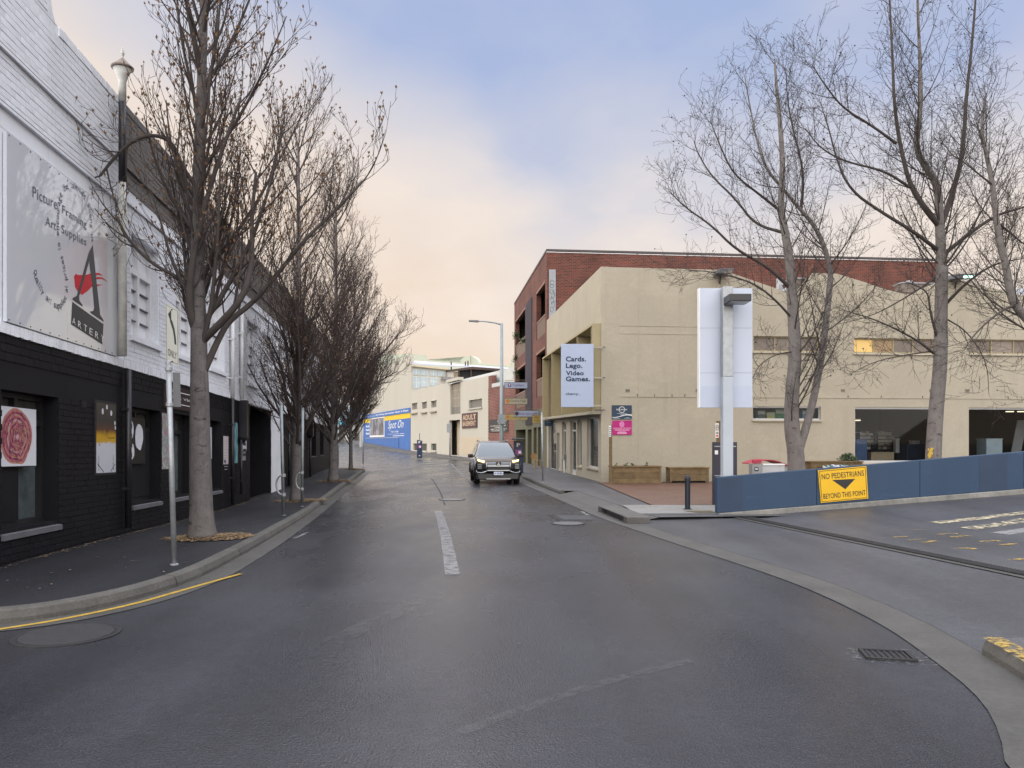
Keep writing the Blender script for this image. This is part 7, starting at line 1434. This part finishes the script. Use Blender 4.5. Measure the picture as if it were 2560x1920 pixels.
rtree(31, 22.0, [([c6(690, 1330), c6(690, 1240), c6(685, 1120), c6(660, 1000), c6(662, 800), c6(685, 560), c6(672, 350), c6(660, 150), c7(770, 1550), c7(740, 1370), c7(712, 1230), c7(730, 1000), c7(710, 700), c7(690, 520), c7(680, 360)], .27, .02, 26, .42, .22),
    ([c6(690, 1215), c6(708, 1110), c6(745, 1000), c6(790, 830, .1), c6(830, 620, .2), c6(862, 400, .3), c6(892, 110, .4), c7(1010, 1630, .4), c7(990, 1500, .4), c7(920, 1340, .4), c7(830, 1240, .4), c7(740, 1130, .3), c7(640, 1020, .3), c7(585, 880, .3), c7(545, 700, .3), c7(500, 440, .3)], .17, .018, 22, .42, .25),
    ([c7(835, 1245, .4), c7(850, 1100, .5), c7(838, 950, .6), c7(790, 780, .7), c7(755, 600, .7), c7(745, 400, .7)], .06, .015, 12, .42, .1), ([c6(665, 180), c7(640, 1580, -.3), c7(450, 1480, -.6), c7(300, 1330, -.8), c7(150, 1230, -1), c7(50, 1130, -1.1)], .07, .012, 13, .42, .2), ([c7(735, 1380), c7(560, 1330, .4), c7(450, 1180, .6), c7(300, 1040, .8), c7(220, 900, 1), c7(200, 830, 1)], .06, .012, 12, .42, .2), ([c7(712, 1250), c7(600, 1160, -.2), c7(430, 1030, -.4), c7(350, 850, -.5), c7(300, 720, -.6)], .055, .012, 12, .42, .2), ([c6(680, 540), c6(560, 560, -.4), c6(470, 620, -.7), c6(430, 700, -.9)], .03, .008, 9, .45, .2), ([c6(668, 350), c6(560, 230, -.4), c6(430, 130, -.6), c6(200, 70, -.8), c6(60, 60, -.9)], .05, .01, 12, .4, .2)], 'twin-trunked bare plane tree in front of the tan wall', PR, 260, .05)
rtree(45, 20.5, [([c6(1500, 1290), c6(1500, 1170), c6(1515, 900), c6(1545, 600), c6(1545, 300), c6(1555, 0), c7(1670, 1659), c7(1662, 1400), c7(1655, 1320), c7(1650, 1100), c7(1570, 980), c7(1512, 880), c7(1545, 650), c7(1545, 450), c7(1530, 150), c7(1520, -250)], .215, .02, 26, .42, .3),
    ([c7(1655, 1340), c7(1570, 1240, -.2), c7(1480, 1100, -.3), c7(1420, 850, -.4), c7(1388, 620, -.5), c7(1380, 400, -.5), c7(1365, 100, -.5), c7(1350, -250, -.5)], .1, .018, 20, .38, .2), ([c7(1670, 1320), c7(1710, 1220, .2), c7(1770, 1020, .3), c7(1800, 850, .4), c7(1812, 600, .4), c7(1845, 300, .5), c7(1870, 0, .5), c7(1890, -300, .5)], .11, .018, 20, .38, .2), ([c7(1645, 1480), c7(1500, 1370, -.4), c7(1300, 1250, -.7), c7(1130, 1130, -.9), c7(1050, 960, -1), c7(1000, 760, -1.1), c7(960, 640, -1.1)], .07, .012, 15, .42, .2), ([c7(1480, 1110, -.3), c7(1330, 1010, -.6), c7(1100, 960, -.9), c7(950, 880, -1.1), c7(860, 760, -1.2)], .05, .012, 13, .42, .1), ([c7(1400, 850, -.4), c7(1250, 740, -.6), c7(1080, 640, -.8), c7(960, 480, -1), c7(900, 380, -1)], .05, .012, 13, .42, .1), ([c7(1690, 1500), c7(1850, 1370, .3), c7(2000, 1270, .5), c7(2157, 1230, .6), c7(2350, 1150, .6)], .08, .015, 13, .42, .15), ([c6(1575, 260), c6(1700, 130, -.3), c6(1860, 20, -.5), c6(2038, -10, -.6)], .06, .012, 10, .42, .2), ([c6(1500, 550), c6(1400, 470, -.5), c6(1180, 360, -1), c6(980, 300, -1.3)], .05, .01, 11, .42, .2), ([c6(1525, 470), c6(1480, 300, -.3), c6(1470, 180, -.4), c6(1340, 130, -.6)], .05, .01, 8, .42, .2), ([c6(1580, 350), c6(1700, 420, -.4), c6(1820, 600, -.6), c6(1830, 800, -.7)], .03, .006, 8, .45, .2), ([c6(1500, 540), c6(1350, 560, -.4), c6(1150, 600, -.8), c6(1000, 680, -1)], .03, .008, 10, .42, .2)], 'single-trunked bare plane tree with yellow paint mark, right of the twin one', PR, 420, .05)
rtree(52, 19.0, [([(2740, 1300, 0), (2735, 1150, 0), (2700, 1000, 0), (2640, 870, 0), (2560, 790, 0), (2528, 750, 0), c7(2050, 1570), c7(2000, 1380), c7(1972, 1090), c7(1935, 920), c7(1900, 760), c7(1930, 560)], .16, .02, 16, .45, .3), ([(2540, 762, 0), c6(1900, 300, -.4), c6(1760, 420, -.7), c6(1690, 520, -.9)], .05, .01, 10, .5, .15), ([(2700, 1000, 0), (2720, 800, .3), (2700, 500, .4), (2690, 200, .4), (2700, -100, .4)], .12, .02, 20, .42, .25), ([c7(1990, 1310), c7(2100, 1400, .3), c7(2157, 1450, .4), c7(2260, 1480, .4)], .04, .01, 8, .5, .2), ([c7(1975, 1100), c7(1850, 1000, -.3), c7(1760, 930, -.5)], .035, .01, 8, .6, .2)], 'bare plane tree leaning in from the right edge', dict(PR), 150, .05)
# fallen leaves along the wall foot and on the road
rd = random.Random(77); mb = MB()
def leaf(mb, x, y, z, l): a = rd.uniform(0, 6.28); dx_, dy_ = math.cos(a) * l, math.sin(a) * l; mb.face([(x - dx_, y - dy_, z), (x - dy_ * .45, y + dx_ * .45, z + .006), (x + dx_, y + dy_, z + .002), (x + dy_ * .45, y - dx_ * .45, z + .004)])
for k in range(900): y = rd.uniform(9, 26); x = lwx(y) + .06 + abs(rd.gauss(0, .07)); leaf(mb, x, y, G(x, y) + .143, rd.uniform(.01, .03))
for k in range(130): y = rd.uniform(8, 30); x = lwx(y) + rd.uniform(.1, 2.3); leaf(mb, x, y, G(x, y) + .145, rd.uniform(.012, .04))
for k in range(80): y = 3.6 + 14 * rd.random() ** 1.5; x = rd.uniform(-4, 3.2) * min(1, .35 + y / 16); leaf(mb, x, y, G(x, y) + .006, rd.uniform(.005, .014))
for k in range(120): y = rd.uniform(18.5, 29); x = rd.uniform(3, 9); leaf(mb, x, y, G(x, y) + .142, rd.uniform(.012, .05))
for k in range(500): p = LE[rd.randrange(110, 330)]; x, y = p.x + abs(rd.gauss(0, .07)) + .01, p.y + rd.uniform(-.1, .1); leaf(mb, x, y, G(x, y) + .012, rd.uniform(.006, .018))
for k in range(260): p = RE[rd.randrange(60, 330)]; x, y = p.x + rd.uniform(.1, .45), p.y + rd.uniform(-.1, .1); leaf(mb, x, y, G(x, y) + .012, rd.uniform(.004, .012))
tag(mb.build('fallen_leaves', mat('dry_leaf', (.16, .115, .075), .85, var=.4, scale=30)), 'dry leaves scattered along the wall foot and road', 'leaves', kind='stuff')
